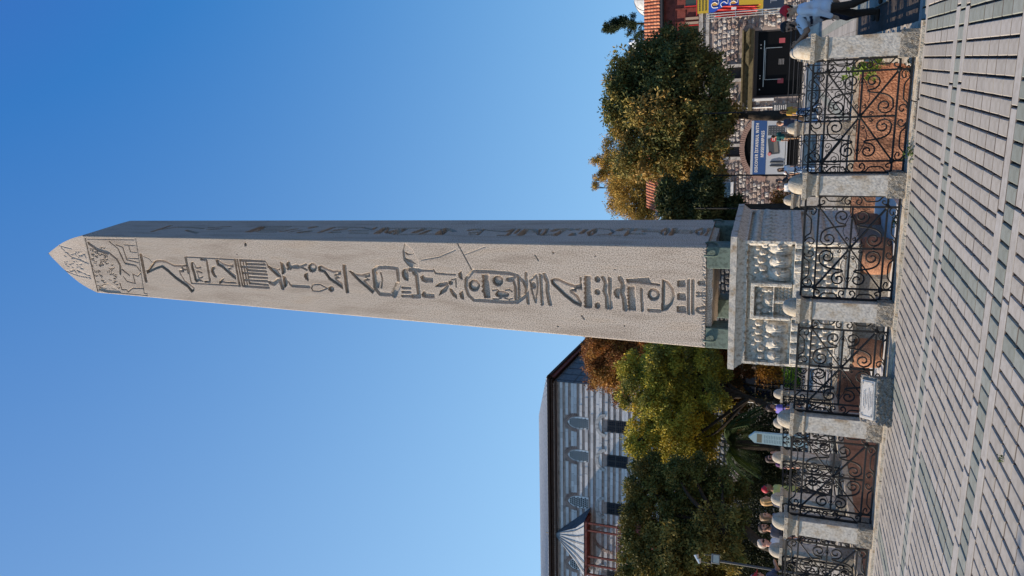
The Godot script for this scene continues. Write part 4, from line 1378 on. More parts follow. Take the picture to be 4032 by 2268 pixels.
func s_curve(cx: float, cy: float, sx: float, sy: float) -> PackedVector3Array:
	# one big S scroll in the quarter (sx, sy): from a spiral by the side bar to a spiral by the middle bar
	var p := PackedVector3Array()
	var turns := 15
	for k in turns + 1:
		var t := float(k) / turns
		var a := PI * 0.5 + (1.0 - t) * TAU * 1.35
		var r := 0.022 + 0.085 * t
		p.append(Vector3(0.43 + cos(a) * r, 0.125 - sin(a) * r, 0))
	var ctrl := [Vector3(0.30, 0.055, 0), Vector3(0.285, 0.14, 0), Vector3(0.275, 0.23, 0), Vector3(0.255, 0.315, 0), Vector3(0.20, 0.385, 0)]
	var q := PackedVector3Array([Vector3(0.36, 0.022, 0)])
	for c in ctrl: q.append(c)
	q.append(Vector3(0.12, 0.40, 0))
	p = PackedVector3Array()
	for k in turns + 1:
		var t := float(k) / turns
		var a := -0.9 * TAU + 1.35 * TAU * t - PI * 0.95 - 0.45 * TAU
		var r := 0.02 + 0.085 * t
		p.append(Vector3(0.452 + cos(a) * r, 0.125 + sin(a) * r, 0))
	var pe := p[p.size() - 1]
	var bez := Curve3D.new()
	bez.add_point(pe, Vector3.ZERO, Vector3(0.0, 0.0, 0) + (pe - p[p.size() - 2]).normalized() * 0.10)
	bez.add_point(Vector3(0.30, 0.215, 0), Vector3(0.005, -0.06, 0), Vector3(-0.005, 0.06, 0))
	bez.add_point(Vector3(0.19, 0.385, 0), Vector3(0.07, -0.01, 0), Vector3(-0.05, 0.007, 0))
	var bp := bez.tessellate(4, 6)
	for k in range(1, bp.size()): p.append(bp[k])
	for k in range(1, turns + 1):
		var t := float(k) / turns
		var a := 1.15 + 1.45 * TAU * t
		var r := 0.112 - 0.09 * t
		p.append(Vector3(0.132 + cos(a) * r, 0.29 + sin(a) * r, 0))
	for k in p.size(): p[k] = Vector3(cx + p[k].x * sx, cy + p[k].y * sy, 0)
	return p

func make_panel() -> Node3D:
	var t := Node3D.new()
	var X := 0.745
	var I := 0.59
	var Y0 := 0.065
	var Y1 := 0.207
	var Y2 := 1.073
	var Y3 := 1.252
	var cy := 0.64
	var f := MB.new()
	f.box(Vector3(1.56, 0.028, 0.03), mv(0, Y3, 0)); f.box(Vector3(1.56, 0.026, 0.03), mv(0, Y0, 0))
	for s in [-1, 1]: f.box(Vector3(0.028, Y3 - Y0 - 0.027, 0.03), mv(s * X, (Y0 + Y3) * 0.5, 0))
	obj("frame", f, M.iron, t)
	f = MB.new()
	f.box(Vector3(1.462, 0.025, 0.026), mv(0, Y2, 0)); f.box(Vector3(1.462, 0.025, 0.026), mv(0, Y1, 0))
	for s in [-1, 1]: f.box(Vector3(0.025, 1.159, 0.02), mv(s * I, (Y0 + Y3) * 0.5, 0))
	obj("inner_frame", f, M.iron, t)
	f = MB.new()
	f.box(Vector3(0.026, 0.84, 0.024), mv(0, cy, 0)); f.box(Vector3(1.155, 0.026, 0.018), mv(0, cy, 0))
	obj("cross_bar", f, M.iron, t)
	for s in [-1, 1]:
		f = MB.new()
		f.tube(PackedVector3Array([Vector3(-I, cy - s * 0.433, 0), Vector3(I, cy + s * 0.433, 0)]), 0.0155 - 0.0012 * (s + 1), 4)
		obj("diagonal_bar", f, M.iron, t)
	for sx in [-1, 1]:
		for sy in [-1, 1]:
			f = MB.new()
			f.tube(s_curve(0, cy, sx, sy), 0.0145, 4)
			obj("scroll", f, M.iron, t)
			f = MB.new()                          # small curls and thin tear drops round the middle
			for m in 2:
				var p := PackedVector3Array()
				var c := Vector3(sx * 0.135, cy + sy * 0.042, 0) if m == 0 else Vector3(sx * 0.042, cy + sy * 0.135, 0)
				for k in 11:
					var a := 1.3 * TAU * k / 10.0
					var r := 0.03 * (1.0 - 0.07 * k)
					p.append(c + Vector3(sx * cos(a) * r, sy * sin(a) * r, 0) if m == 0 else c + Vector3(sx * sin(a) * r, sy * cos(a) * r, 0))
				f.tube(p, 0.008, 4)
				obj("small_curl", f, M.iron, t)
				f = MB.new()
			f.tube(smooth(PackedVector3Array([Vector3(sx * 0.50, cy + sy * 0.012, 0), Vector3(sx * 0.40, cy + sy * 0.06, 0), Vector3(sx * 0.26, cy + sy * 0.105, 0), Vector3(sx * 0.17, cy + sy * 0.075, 0)]), 4), 0.0055, 4)
			obj("tear_drop", f, M.iron, t)
	# scrolls in the border: [along, across] from the middle of a side to its corner
	var band := [[0.085, 0.62], [0.055, 0.52], [0.06, 0.30], [0.105, 0.22], [0.14, 0.45], [0.13, 0.75], [0.075, 0.95], [0.16, 0.86], [0.20, 0.58], [0.25, 0.5], [0.38, 0.5], [0.43, 0.6], [0.50, 0.95], [0.57, 0.72], [0.575, 0.35], [0.53, 0.2], [0.48, 0.35], [0.49, 0.55], [0.53, 0.52]]
	for side in 4:
		for s in [-1, 1]:
			var p := PackedVector3Array()
			for q in band:
				var w: float = q[1]
				if side == 0: p.append(Vector3(s * q[0], lerpf(Y1, Y0, w), 0))
				elif side == 1: p.append(Vector3(s * q[0], lerpf(Y2, Y3, w), 0))
				elif side == 2: p.append(Vector3(lerpf(I, X, w), cy + s * q[0] * 0.76, 0))
				else: p.append(Vector3(-lerpf(I, X, w), cy + s * q[0] * 0.76, 0))
			f = MB.new()
			f.tube(smooth(p, 2), 0.012, 4)
			obj("border_scroll", f, M.iron, t)
	for c in [[0, cy, 0.034], [I, Y1, 0.036], [-I, Y1, 0.036], [I, Y2, 0.036], [-I, Y2, 0.036], [I - 0.15, cy, 0.024], [-I + 0.15, cy, 0.024], [0, Y1 + 0.13, 0.022], [0, Y2 - 0.13, 0.022]]:
		f = MB.new()
		f.lathe(PackedVector2Array([Vector2(0, -0.022), Vector2(c[2], -0.012), Vector2(c[2] * 0.9, 0.01), Vector2(c[2] * 0.4, 0.028), Vector2(0, 0.03)]), 8, Transform3D(Basis(Vector3.RIGHT, PI / 2), Vector3(c[0], c[1], 0)))
		obj("rosette", f, M.iron, t)
	return t

func copy_as(proto: Node3D, called: String, label: String, cat: String, at: Vector3, turn: float, group: String) -> Node3D:
	var o: Node3D = proto.duplicate()
	o.name = numbered(called)
	add_child(o)
	o.position = at
	o.rotation_degrees.y = turn
	tag(o, label, cat, group)
	return o

func build_fence() -> void:
	var pil := make_pillar()
	var pan := make_panel()
	var ord := ["first", "second", "third", "fourth", "fifth", "sixth"]
	for s in SIDES:
		var n: int = s[1]
		var first := 1 if n == 2 or n == 1 else 0
		for k in range(first, 6):
			if n == 3 and (k == 0 or k == 5): continue
			var where := "%s from the right in the front row" % ord[k]
			if n == 0 and k == 0: where = "at the right front corner, with a bearded man leaning behind it"
			if n == 1: where = "%s behind the right front corner along the right side" % ord[k - 1]
			if n == 2: where = "%s from the right in the back row" % ord[k]
			if n == 3: where = "%s behind the front along the left side" % ord[k - 1]
			var c := copy_as(pil, "fence_pillar", "domed limestone fence pillar, " + where, "fence pillar", side_at(n, k), -YF, "domed stone pillars of the enclosure")
			if k % 2: c.scale = Vector3(1, 1.0 + 0.006 * (k % 3), 1)
		for k in 5:
			var where := "%s bay from the right in the front row" % ord[k]
			if n == 1: where = "%s bay from the front along the right side" % ord[k]
			if n == 2: where = "%s bay from the right in the back row" % ord[k]
			if n == 3: where = "%s bay from the front along the left side" % ord[k]
			copy_as(pan, "iron_fence_panel", "black wrought iron scroll panel, " + where, "fence panel", side_at(n, k + 0.5), -YF + (90.0 if n % 2 else 0.0), "wrought iron panels of the enclosure")
	pil.free()
	pan.free()

func build_plaque() -> void:
	# rough block with a polished sloping face, in front of the fence
	var at := ring_at(-4.83, 0.36)
	var t := thing("inscribed_stone", "rough grey stone block with a sloping white inscribed plate, before the fence", "inscribed stone", at, -YF + 17.0)
	var b := MB.new()
	# body: a wedge, higher behind; vertices pushed by noise
	var nx := 34
	var ny := 14
	var W := 0.66
	var pt := func(i, j, face):
		var x: float = -W / 2 + W * i / nx
		var v: float = float(j) / ny
		var p := Vector3()
		if face == 0: p = Vector3(x, 0.20 * v, 0.22)                 # front
		elif face == 1: p = Vector3(x, 0.20 + 0.18 * v, 0.22 - 0.34 * v)    # slope
		else: p = Vector3(x, 0.38 * (1.0 - v), -0.12 - 0.06 * v)       # back
		var w := p * 170.0
		var amp := 0.042 if face == 0 else 0.024
		return p + Vector3(fnl.get_noise_3d(w.x, w.y, w.z), fnl.get_noise_3d(w.y + 9, w.z, w.x) * 0.6, fnl.get_noise_3d(w.z, w.x, w.y + 40)) * amp * (0.0 if j == 0 and face == 0 else 1.0)
	for face in 3:
		for i in nx:
			for j in ny:
				b.quad(pt.call(i, j, face), pt.call(i + 1, j, face), pt.call(i + 1, j + 1, face), pt.call(i, j + 1, face))
	for s in [0, nx]:
		var o := []
		for face in 3:
			for j in ny + 1: o.append(pt.call(s, j, face))
		var mid := Vector3(-W / 2 if s == 0 else W / 2, 0.16, 0.03)
		for k in o.size() - 1:
			if s == 0: b.tri(mid, o[k], o[k + 1])
			else: b.tri(mid, o[k + 1], o[k])
	obj("block", b, M.rough_stone, t)
	var sl := Transform3D(Basis(Vector3.RIGHT, -atan2(0.34, 0.18)), Vector3(0, 0.295, 0.055)) * Transform3D(Basis.from_scale(Vector3(0.74, 0.8, 1.0)), Vector3.ZERO)
	var p := MB.new()
	p.box(Vector3(0.74, 0.385, 0.03), sl * mv(0, 0, -0.002), 0.004)
	var plate := obj("plate", p, M.plaque, t)
	var ink := plain(lin(0.36, 0.34, 0.31), 0.9)
	var fr := MB.new()
	for e in [[0, 0.165, 0.64, 0.004], [0, -0.165, 0.64, 0.004]]: fr.box(Vector3(e[2], e[3], 0.004), sl * mv(e[0], e[1], 0.0185))
	for e in [-1, 1]: fr.box(Vector3(0.004, 0.326, 0.004), sl * mv(e * 0.33, 0, 0.0185))
	for e in [[-1, -1], [1, -1], [-1, 1], [1, 1]]:
		var c := PackedVector3Array()
		for k in 10: c.append(sl * Vector3(e[0] * 0.30 + cos(k * 0.7) * 0.016, e[1] * 0.135 + sin(k * 0.7) * 0.016, 0.019))
		fr.tube(c, 0.003, 4)
	obj("border", fr, ink, plate)
	# lines of Arabic-looking and Latin lettering too small to read: cut as short strokes
	rng.seed = 8
	var tx := MB.new()
	for row in [[0.10, 0.30, 0.022], [0.055, 0.36, 0.022], [0.005, 0.20, 0.018], [-0.045, 0.42, 0.018], [-0.09, 0.36, 0.018], [-0.13, 0.24, 0.015]]:
		var x: float = -row[1] / 2
		while x < row[1] / 2:
			var w := rng.randf_range(0.006, 0.016)
			tx.box(Vector3(w * 0.5, row[2] * rng.randf_range(0.5, 1.0), 0.004), sl * mv(x, row[0], 0.0185) * Transform3D(Basis(Vector3.BACK, rng.randf_range(-0.5, 0.5)), Vector3.ZERO))
			x += w + 0.006
	obj("lettering", tx, ink, plate).set_meta("kind", "stuff")

func build_drain() -> void:
	var at := ring_at(-0.775, 0.045, 0.0)
	var t := thing("drain_cover", "long brown pebbled drain cover let into the paving by the kerb", "drain cover", at, -YF)
	var b := MB.new()
	b.box(Vector3(0.585, 0.012, 0.47), mv(0, 0.006, 0), 0.003)
	obj("plate", b, M.drain, t)
	rng.seed = 5
	var p := MB.new()
	for i in 26:
		for j in 22:
			p.box(Vector3(0.013, 0.006, 0.013), Transform3D(Basis(Vector3.UP, rng.randf() * 3.0), Vector3(-0.28 + i * 0.0223, 0.0145, -0.225 + j * 0.0212)))
	var s := obj("studs", p, M.drain, t)
	s.set_meta("kind", "stuff")

func leaf_mesh(n: int, size: float, spread: float, sd: int, ratio := 0.5) -> ArrayMesh:
	var r := RandomNumberGenerator.new()
	r.seed = sd
	var b := MB.new()
	for k in n:
		var p := Vector3(r.randf_range(-1, 1), r.randf_range(-1, 1), r.randf_range(-1, 1)) * spread
		var bs := Basis(Vector3(r.randf_range(-1, 1), r.randf_range(-1, 1), r.randf_range(-1, 1)).normalized(), r.randf() * TAU)
		var L := size * r.randf_range(0.7, 1.2)
		var W := L * ratio
		var tip := p + bs * Vector3(0, L, 0)
		var a := p + bs * Vector3(-W * 0.5, L * 0.45, 0.10 * L)
		var c := p + bs * Vector3(W * 0.5, L * 0.45, 0.10 * L)
		b.col = Color.WHITE * r.randf_range(0.75, 1.15)
		b.tri(p, c, tip)
		b.tri(p, tip, a)
	return b.mesh()

func build_small_plants() -> void:
	rng.seed = 12
	var lf := leaf_mesh(5, 0.065, 0.04, 3, 0.6)
	var t := thing("fig_sprig", "bright green young plant growing from the pit wall behind the right corner pillar", "plant", ring_at(-0.33, -2.5, 0.02))
	var w := []
	var c := []
	for k in 60:
		var p := Vector3(rng.randfn() * 0.07, 0.36 + rng.randfn() * 0.12, rng.randfn() * 0.12)
		w.append(Transform3D(Basis(Vector3(rng.randfn(), rng.randfn(), rng.randfn()).normalized(), rng.randf() * TAU), p))
		var g := rng.randf_range(0.7, 1.2)
		c.append(Color(0.15 * g, 0.22 * g, 0.035 * g))
	multi("foliage", lf, M.leaf, w, c, t)
	var st := MB.new()
	for k in 4: st.tube(smooth(PackedVector3Array([Vector3(0.05, 0.0, 0.05 * k - 0.1), Vector3(0.08, 0.2, 0.06 * k - 0.1), Vector3(rng.randfn() * 0.08, 0.45, rng.randfn() * 0.12)]), 3), 0.006, 4)
	obj("stem", st, M.bark, t)
	var small := leaf_mesh(6, 0.035, 0.02, 9, 0.45)
	var sites := [[ring_at(-2.35, -0.20, 0.03), "at the foot of the second front bay"], [ring_at(-3.80, -0.2, 0.03), "on the kerb under the third front pillar"], [ring_at(-1.35, 0.26, 0.0), "against the kerb by the drain cover"], [ring_at(-2.96, 5.45, 0.0), "in a joint of the near paving"], [ring_at(-0.3, -0.22, 0.03), "on the kerb beside the right corner pillar"]]
	for s in sites:
		var w2 := []
		var c2 := []
		var near: bool = s[1].begins_with("in a joint")
		for k in (12 if near else 26):
			w2.append(Transform3D(Basis(Vector3(rng.randfn(), rng.randfn(), rng.randfn()).normalized(), rng.randf() * TAU), Vector3(rng.randfn() * 0.05, 0.01 + absf(rng.randfn()) * 0.04, rng.randfn() * 0.02) * (0.4 if near else 1.0)))
			if near: w2[k] = Transform3D(w2[k].basis.scaled(Vector3.ONE * 0.5), w2[k].origin)
			c2.append(Color(0.08, 0.13, 0.03) * rng.randf_range(0.7, 1.3))
		var o := thing("weed", "small green weed %s" % s[1], "weed", s[0], 0.0, "weeds in the joints")
		multi("foliage", small, M.leaf, w2, c2, o)

# ------------------------------------------------------------------ people: tapered bones joined smoothly and meshed as surface nets
# a bone is [from, to, radius, radius, colour]
func bone_d(p: Vector3, a: Vector3, b: Vector3, ra: float, rb: float) -> float:
	var e := b - a
	var t := clampf((p - a).dot(e) / maxf(e.length_squared(), 1e-8), 0.0, 1.0)
	return p.distance_to(a + e * t) - lerpf(ra, rb, t)

func sdf_mesh(bones: Array, cell: float, k: float) -> ArrayMesh:
	var lo := Vector3.ONE * 1e9
	var hi := -lo
	for b in bones:
		var r: float = maxf(b[2], b[3]) + cell * 3
		lo = lo.min(b[0] - Vector3.ONE * r).min(b[1] - Vector3.ONE * r)
		hi = hi.max(b[0] + Vector3.ONE * r).max(b[1] + Vector3.ONE * r)
	var dx := int((hi.x - lo.x) / cell) + 2
	var dy := int((hi.y - lo.y) / cell) + 2
	var dz := int((hi.z - lo.z) / cell) + 2
	var f := PackedFloat32Array()
	f.resize(dx * dy * dz)
	f.fill(10.0)
	for b in bones:
		var A: Vector3 = b[0]
		var B: Vector3 = b[1]
		var ra: float = b[2]
		var rb: float = b[3]
		var r: float = maxf(ra, rb) + maxf(k, cell * 2.0) + cell
		var l := (A.min(B) - Vector3.ONE * r - lo) / cell
		var h := (A.max(B) + Vector3.ONE * r - lo) / cell
		for z in range(maxi(0, int(l.z)), mini(dz, int(h.z) + 1)):
			for y in range(maxi(0, int(l.y)), mini(dy, int(h.y) + 1)):
				var row := (z * dy + y) * dx
				for x in range(maxi(0, int(l.x)), mini(dx, int(h.x) + 1)):
					var d := bone_d(lo + Vector3(x, y, z) * cell, A, B, ra, rb)
					var o := f[row + x]
					if o > 5.0: f[row + x] = d
					else:
						var w := maxf(k - absf(o - d), 0.0) / k
						f[row + x] = minf(o, d) - w * w * k * 0.25
	var ids := {}
	var v := PackedVector3Array()
	var n := PackedVector3Array()
	var c := PackedColorArray()
	var sy := dx
	var sz := dx * dy
	for z in dz - 1:
		for y in dy - 1:
			for x in dx - 1:
				var q := z * sz + y * sy + x
				var s0 := f[q] < 0.0
				if s0 == (f[q + 1] < 0.0) and s0 == (f[q + sy] < 0.0) and s0 == (f[q + sy + 1] < 0.0) and s0 == (f[q + sz] < 0.0) and s0 == (f[q + sz + 1] < 0.0) and s0 == (f[q + sz + sy] < 0.0) and s0 == (f[q + sz + sy + 1] < 0.0): continue
				var sum := Vector3.ZERO
				var cnt := 0
				for e in EDGES:
					var a: int = q + e[0][0] + e[0][1] * sy + e[0][2] * sz
					var b: int = q + e[1][0] + e[1][1] * sy + e[1][2] * sz
					var fa := f[a]
					var fb := f[b]
					if (fa < 0.0) != (fb < 0.0):
						var t := fa / (fa - fb)
						sum += Vector3(e[0][0], e[0][1], e[0][2]).lerp(Vector3(e[1][0], e[1][1], e[1][2]), t)
						cnt += 1
				ids[q] = v.size()
				var p := lo + (Vector3(x, y, z) + sum / cnt) * cell
				v.append(p)
				n.append(Vector3(f[q + 1] + f[q + 1 + sy] + f[q + 1 + sz] + f[q + 1 + sy + sz] - f[q] - f[q + sy] - f[q + sz] - f[q + sy + sz], f[q + sy] + f[q + sy + 1] + f[q + sy + sz] + f[q + sy + sz + 1] - f[q] - f[q + 1] - f[q + sz] - f[q + sz + 1], f[q + sz] + f[q + sz + 1] + f[q + sz + sy] + f[q + sz + sy + 1] - f[q] - f[q + 1] - f[q + sy] - f[q + sy + 1]).normalized())
				var best := 1e9
				var col := Color.WHITE
				for b in bones:
					var d := bone_d(p, b[0], b[1], b[2], b[3])
					if d < best:
						best = d
						col = b[4]
				c.append(col)
	var tri := PackedInt32Array()
	for q in ids:
		var inside := f[q] < 0.0
		for ax in 3:
			var st: int = [1, sy, sz][ax]
			if inside == (f[q + st] < 0.0): continue
			var u: int = [sy, sz, 1][ax]
			var w: int = [sz, 1, sy][ax]
			if not (ids.has(q - u) and ids.has(q - w) and ids.has(q - u - w)): continue
			var a: int = ids[q]
			var b: int = ids[q - u]
			var d: int = ids[q - u - w]
			var e: int = ids[q - w]
			if inside: tri.append_array([a, d, b, a, e, d])
			else: tri.append_array([a, b, d, a, d, e])
	var arr := []
	arr.resize(Mesh.ARRAY_MAX)
	arr[Mesh.ARRAY_VERTEX] = v
	arr[Mesh.ARRAY_NORMAL] = n
	arr[Mesh.ARRAY_COLOR] = c
	arr[Mesh.ARRAY_INDEX] = tri
	var m := ArrayMesh.new()
	m.add_surface_from_arrays(Mesh.PRIMITIVE_TRIANGLES, arr)
	return m

const EDGES := [[[0, 0, 0], [1, 0, 0]], [[0, 1, 0], [1, 1, 0]], [[0, 0, 1], [1, 0, 1]], [[0, 1, 1], [1, 1, 1]], [[0, 0, 0], [0, 1, 0]], [[1, 0, 0], [1, 1, 0]], [[0, 0, 1], [0, 1, 1]], [[1, 0, 1], [1, 1, 1]], [[0, 0, 0], [0, 0, 1]], [[1, 0, 0], [1, 0, 1]], [[0, 1, 0], [0, 1, 1]], [[1, 1, 0], [1, 1, 1]]]

func hand_bones(wrist: Vector3, towards: Vector3, palm_n: Vector3, thumb: Vector3, skin: Color, curl: float) -> Array:
	var d := towards.normalized()
	var side := thumb.normalized()
	var o := [[wrist, wrist + d * 0.035, 0.024, 0.028, skin], [wrist + d * 0.03 + side * 0.018, wrist + d * 0.085 + side * 0.024, 0.017, 0.013, skin], [wrist + d * 0.03 - side * 0.016, wrist + d * 0.08 - side * 0.026, 0.017, 0.012, skin], [wrist + d * 0.04, wrist + d * 0.088, 0.018, 0.014, skin]]
	var lens := [0.068, 0.078, 0.072, 0.055]
	for k in 4:
		var root := wrist + d * (0.088 - 0.004 * absf(k - 1.0)) + side * (0.027 - 0.018 * k)
		var p := root
		var dir := d
		for m in 3:
			var L: float = lens[k] * [0.45, 0.32, 0.23][m]
			dir = (dir + palm_n * curl * (0.5 + m * 0.5)).normalized()
			o.append([p, p + dir * L, 0.009 - 0.0008 * m, 0.0085 - 0.0008 * m, skin])
			p += dir * L
	var tp := wrist + d * 0.03 + side * 0.028
	o.append([tp, tp + (d * 0.6 + side * 0.7).normalized() * 0.035, 0.012, 0.0105, skin])
	o.append([tp + (d * 0.6 + side * 0.7).normalized() * 0.035, tp + (d * 0.6 + side * 0.7).normalized() * 0.035 + (d + side * 0.15 + palm_n * 0.3).normalized() * 0.03, 0.0105, 0.009, skin])
	return o

# o: skin, shirt, sleeve (fraction 0..1 of the arm covered), legs, shoe, hair, hair_style, cap, and joint overrides
func person(label: String, at: Vector3, yaw: float, height: float, o: Dictionary, cell := 0.028) -> Node3D:
	var t := thing("person", label, "person", at, yaw)
	var s := height / 1.75
	var J := {"head": Vector3(0, 1.625, 0.015), "neck": Vector3(0, 1.49, -0.01), "chest": Vector3(0, 1.33, 0), "waist": Vector3(0, 1.10, 0.0), "pelvis": Vector3(0, 0.95, 0),
		"shl": Vector3(0.185, 1.415, -0.01), "ell": Vector3(0.245, 1.13, -0.03), "wrl": Vector3(0.25, 0.88, 0.04), "shr": Vector3(-0.185, 1.415, -0.01), "elr": Vector3(-0.245, 1.13, -0.03), "wrr": Vector3(-0.25, 0.88, 0.04),
		"hil": Vector3(0.09, 0.91, 0), "knl": Vector3(0.10, 0.50, 0.02), "anl": Vector3(0.10, 0.09, -0.02), "hir": Vector3(-0.09, 0.91, 0), "knr": Vector3(-0.10, 0.50, 0.02), "anr": Vector3(-0.10, 0.09, -0.02), "look": Vector3(0, 0, 1)}
	for k in J:
		if o.has(k): J[k] = o[k]
		if k != "look": J[k] *= s
	var skin: Color = o.get("skin", Color(0.42, 0.25, 0.17))
	var shirt: Color = o.shirt
	var legs: Color = o.legs
	var shoe: Color = o.get("shoe", Color(0.05, 0.045, 0.04))
	var hair: Color = o.get("hair", Color(0.02, 0.015, 0.012))
	var sleeve: float = o.get("sleeve", 0.4)
	var slim: float = o.get("slim", 1.0) * s
	var fine := cell < 0.02
	var bn := []
	bn.append([J.neck, J.head - Vector3(0, 0.05, 0) * s, 0.055 * s, 0.052 * s, skin])
	var ch: Vector3 = J.chest
	var across: Vector3 = (J.shl - J.shr).normalized()
	bn.append([ch - across * 0.085 * s, ch + across * 0.085 * s, 0.115 * slim, 0.115 * slim, shirt])
	bn.append([J.shr + across * 0.03 * s, J.shl - across * 0.03 * s, 0.062 * slim, 0.062 * slim, shirt])
	bn.append([ch, J.waist, 0.125 * slim, 0.122 * slim, shirt])
	bn.append([J.waist - across * 0.06 * s, J.waist + across * 0.06 * s, 0.105 * slim, 0.105 * slim, shirt])
	var hem: float = o.get("hem", 0.35)
	bn.append([J.waist, J.waist.lerp(J.pelvis, hem), 0.135 * slim, 0.14 * slim, shirt])
	if hem > 0.6:
		bn.append([J.waist.lerp(J.pelvis, hem) - across * 0.075 * s, J.waist.lerp(J.pelvis, hem) + across * 0.075 * s, 0.122 * slim, 0.122 * slim, shirt])
	bn.append([J.pelvis - across * 0.075 * s, J.pelvis + across * 0.075 * s, 0.115 * slim, 0.115 * slim, legs])
	if o.has("stripes"):
		for k in 4:
			var p: Vector3 = J.neck.lerp(J.waist, 0.42 + 0.155 * k)
			bn.append([p - across * 0.105 * s, p + across * 0.105 * s, 0.128 * slim, 0.128 * slim, o.stripes if k % 2 == 0 else shirt])
	for e in ["l", "r"]:
		var sh: Vector3 = J["sh" + e]
		var el: Vector3 = J["el" + e]
		var wr: Vector3 = J["wr" + e]
		bn.append([sh, el, 0.056 * slim, 0.043 * slim, shirt if sleeve > 0.45 else skin])
		if sleeve <= 0.45: bn.append([sh, sh.lerp(el, 0.62), 0.064 * slim, 0.062 * slim, shirt])
		bn.append([el, wr, 0.043 * slim, 0.030 * slim, shirt if sleeve > 0.9 else skin])
		if sleeve > 0.9: bn.append([el, wr, 0.05 * slim, 0.042 * slim, shirt])
		var hd: Vector3 = (wr - el).normalized()
		if not fine:
			bn.append([wr, wr + hd * 0.09 * s, 0.032 * s, 0.026 * s, skin])
			bn.append([wr + hd * 0.08 * s, wr + hd * 0.15 * s + Vector3(0, 0, 0.02), 0.026 * s, 0.016 * s, skin])
		var hi: Vector3 = J["hi" + e]
		var kn: Vector3 = J["kn" + e]
		var an: Vector3 = J["an" + e]
		bn.append([hi, kn, 0.092 * slim, 0.064 * slim, legs])
		bn.append([kn, an + Vector3(0, 0.03, 0), 0.064 * slim, 0.055 * slim, legs])
		var toe: Vector3 = o.get("toe" + e, Vector3(0, 0, 0.15))
		bn.append([Vector3(an.x, an.y - 0.045 * s, an.z - 0.02), Vector3(an.x, an.y - 0.05 * s, an.z) + toe * s, 0.042 * s, 0.036 * s, shoe])
	mi("body", sdf_mesh(bn, cell, 0.045), M.body, t)
	# head, turned towards what the person looks at
	var H: Vector3 = J.head
	var z: Vector3 = J.look.normalized()
	var x := Vector3.UP.cross(z).normalized()
	var y := z.cross(x)
	var B := Basis(x, y, z)
	var hp := func(a, b, c): return H + B * (Vector3(a, b, c) * s)
	var dark := skin * 0.25
	var hb := [[hp.call(0, 0.03, -0.015), hp.call(0, 0.035, -0.03), 0.088 * s, 0.088 * s, skin], [hp.call(0, 0.03, 0.02), hp.call(0, -0.05, 0.035), 0.075 * s, 0.055 * s, skin], [hp.call(0, -0.075, 0.045), hp.call(0, -0.08, 0.055), 0.036 * s, 0.03 * s, o.get("beard", skin)],
		[hp.call(0, 0.015, 0.09), hp.call(0, -0.022, 0.108), 0.010 * s, 0.017 * s, skin], [hp.call(0.088, 0.0, -0.005), hp.call(0.092, 0.025, -0.012), 0.016 * s, 0.018 * s, skin], [hp.call(-0.088, 0.0, -0.005), hp.call(-0.092, 0.025, -0.012), 0.016 * s, 0.018 * s, skin],
		[J.neck, hp.call(0, -0.05, -0.01), 0.053 * s, 0.056 * s, skin]]
	if o.has("beard"):
		for e in [-1, 1]: hb.append([hp.call(e * 0.062, -0.01, 0.01), hp.call(e * 0.04, -0.065, 0.05), 0.024 * s, 0.028 * s, o.beard])
		hb.append([hp.call(-0.022, -0.038, 0.088), hp.call(0.022, -0.038, 0.088), 0.012 * s, 0.012 * s, o.beard])
	for e in [-1, 1]:
		if o.has("glasses"): hb.append([hp.call(e * 0.015, 0.022, 0.088), hp.call(e * 0.05, 0.022, 0.076), 0.02 * s, 0.02 * s, Color(0.012, 0.012, 0.014)])
		else:
			hb.append([hp.call(e * 0.024, 0.022, 0.079), hp.call(e * 0.040, 0.022, 0.074), 0.0125 * s, 0.0115 * s, dark])
			hb.append([hp.call(e * 0.018, 0.042, 0.086), hp.call(e * 0.046, 0.042, 0.078), 0.008 * s, 0.007 * s, hair])
	hb.append([hp.call(-0.018, -0.054, 0.083), hp.call(0.018, -0.054, 0.083), 0.009 * s, 0.009 * s, o.get("lips", Color(skin.r * 0.75, skin.g * 0.5, skin.b * 0.5))])
	mi("head", sdf_mesh(hb, minf(cell * 0.55, 0.014) if cell > 0.016 else 0.007, 0.014), M.body, t)
	var style: String = o.get("hair_style", "short")
	var hs := [[hp.call(0, 0.055, -0.03), hp.call(0, 0.05, -0.045), 0.094 * s, 0.094 * s, hair], [hp.call(0, 0.10, 0.02), hp.call(0, 0.075, -0.05), 0.058 * s, 0.075 * s, hair], [hp.call(0, 0.0, -0.075), hp.call(0, -0.035, -0.06), 0.058 * s, 0.045 * s, hair]]
	if style == "long":
		for e in [-1, 1]: hs.append([hp.call(e * 0.075, 0.05, -0.02), hp.call(e * 0.085, -0.2, 0.0), 0.045 * s, 0.035 * s, hair])
		hs.append([hp.call(0, 0, -0.07), hp.call(0, -0.22, -0.07), 0.07 * s, 0.055 * s, hair])
	if style == "curly":
		var r := RandomNumberGenerator.new()
		r.seed = 40
		for k in 26:
			var d := Vector3(r.randfn(), absf(r.randfn()) + 0.1, r.randfn() - 0.5).normalized() * 0.095
			hs.append([hp.call(d.x, d.y + 0.035, d.z - 0.02), hp.call(d.x, d.y + 0.04, d.z - 0.02), 0.034 * s, 0.034 * s, hair])
	if style != "none": mi("hair", sdf_mesh(hs, maxf(0.012, cell * 0.5), 0.02), M.hair, t)
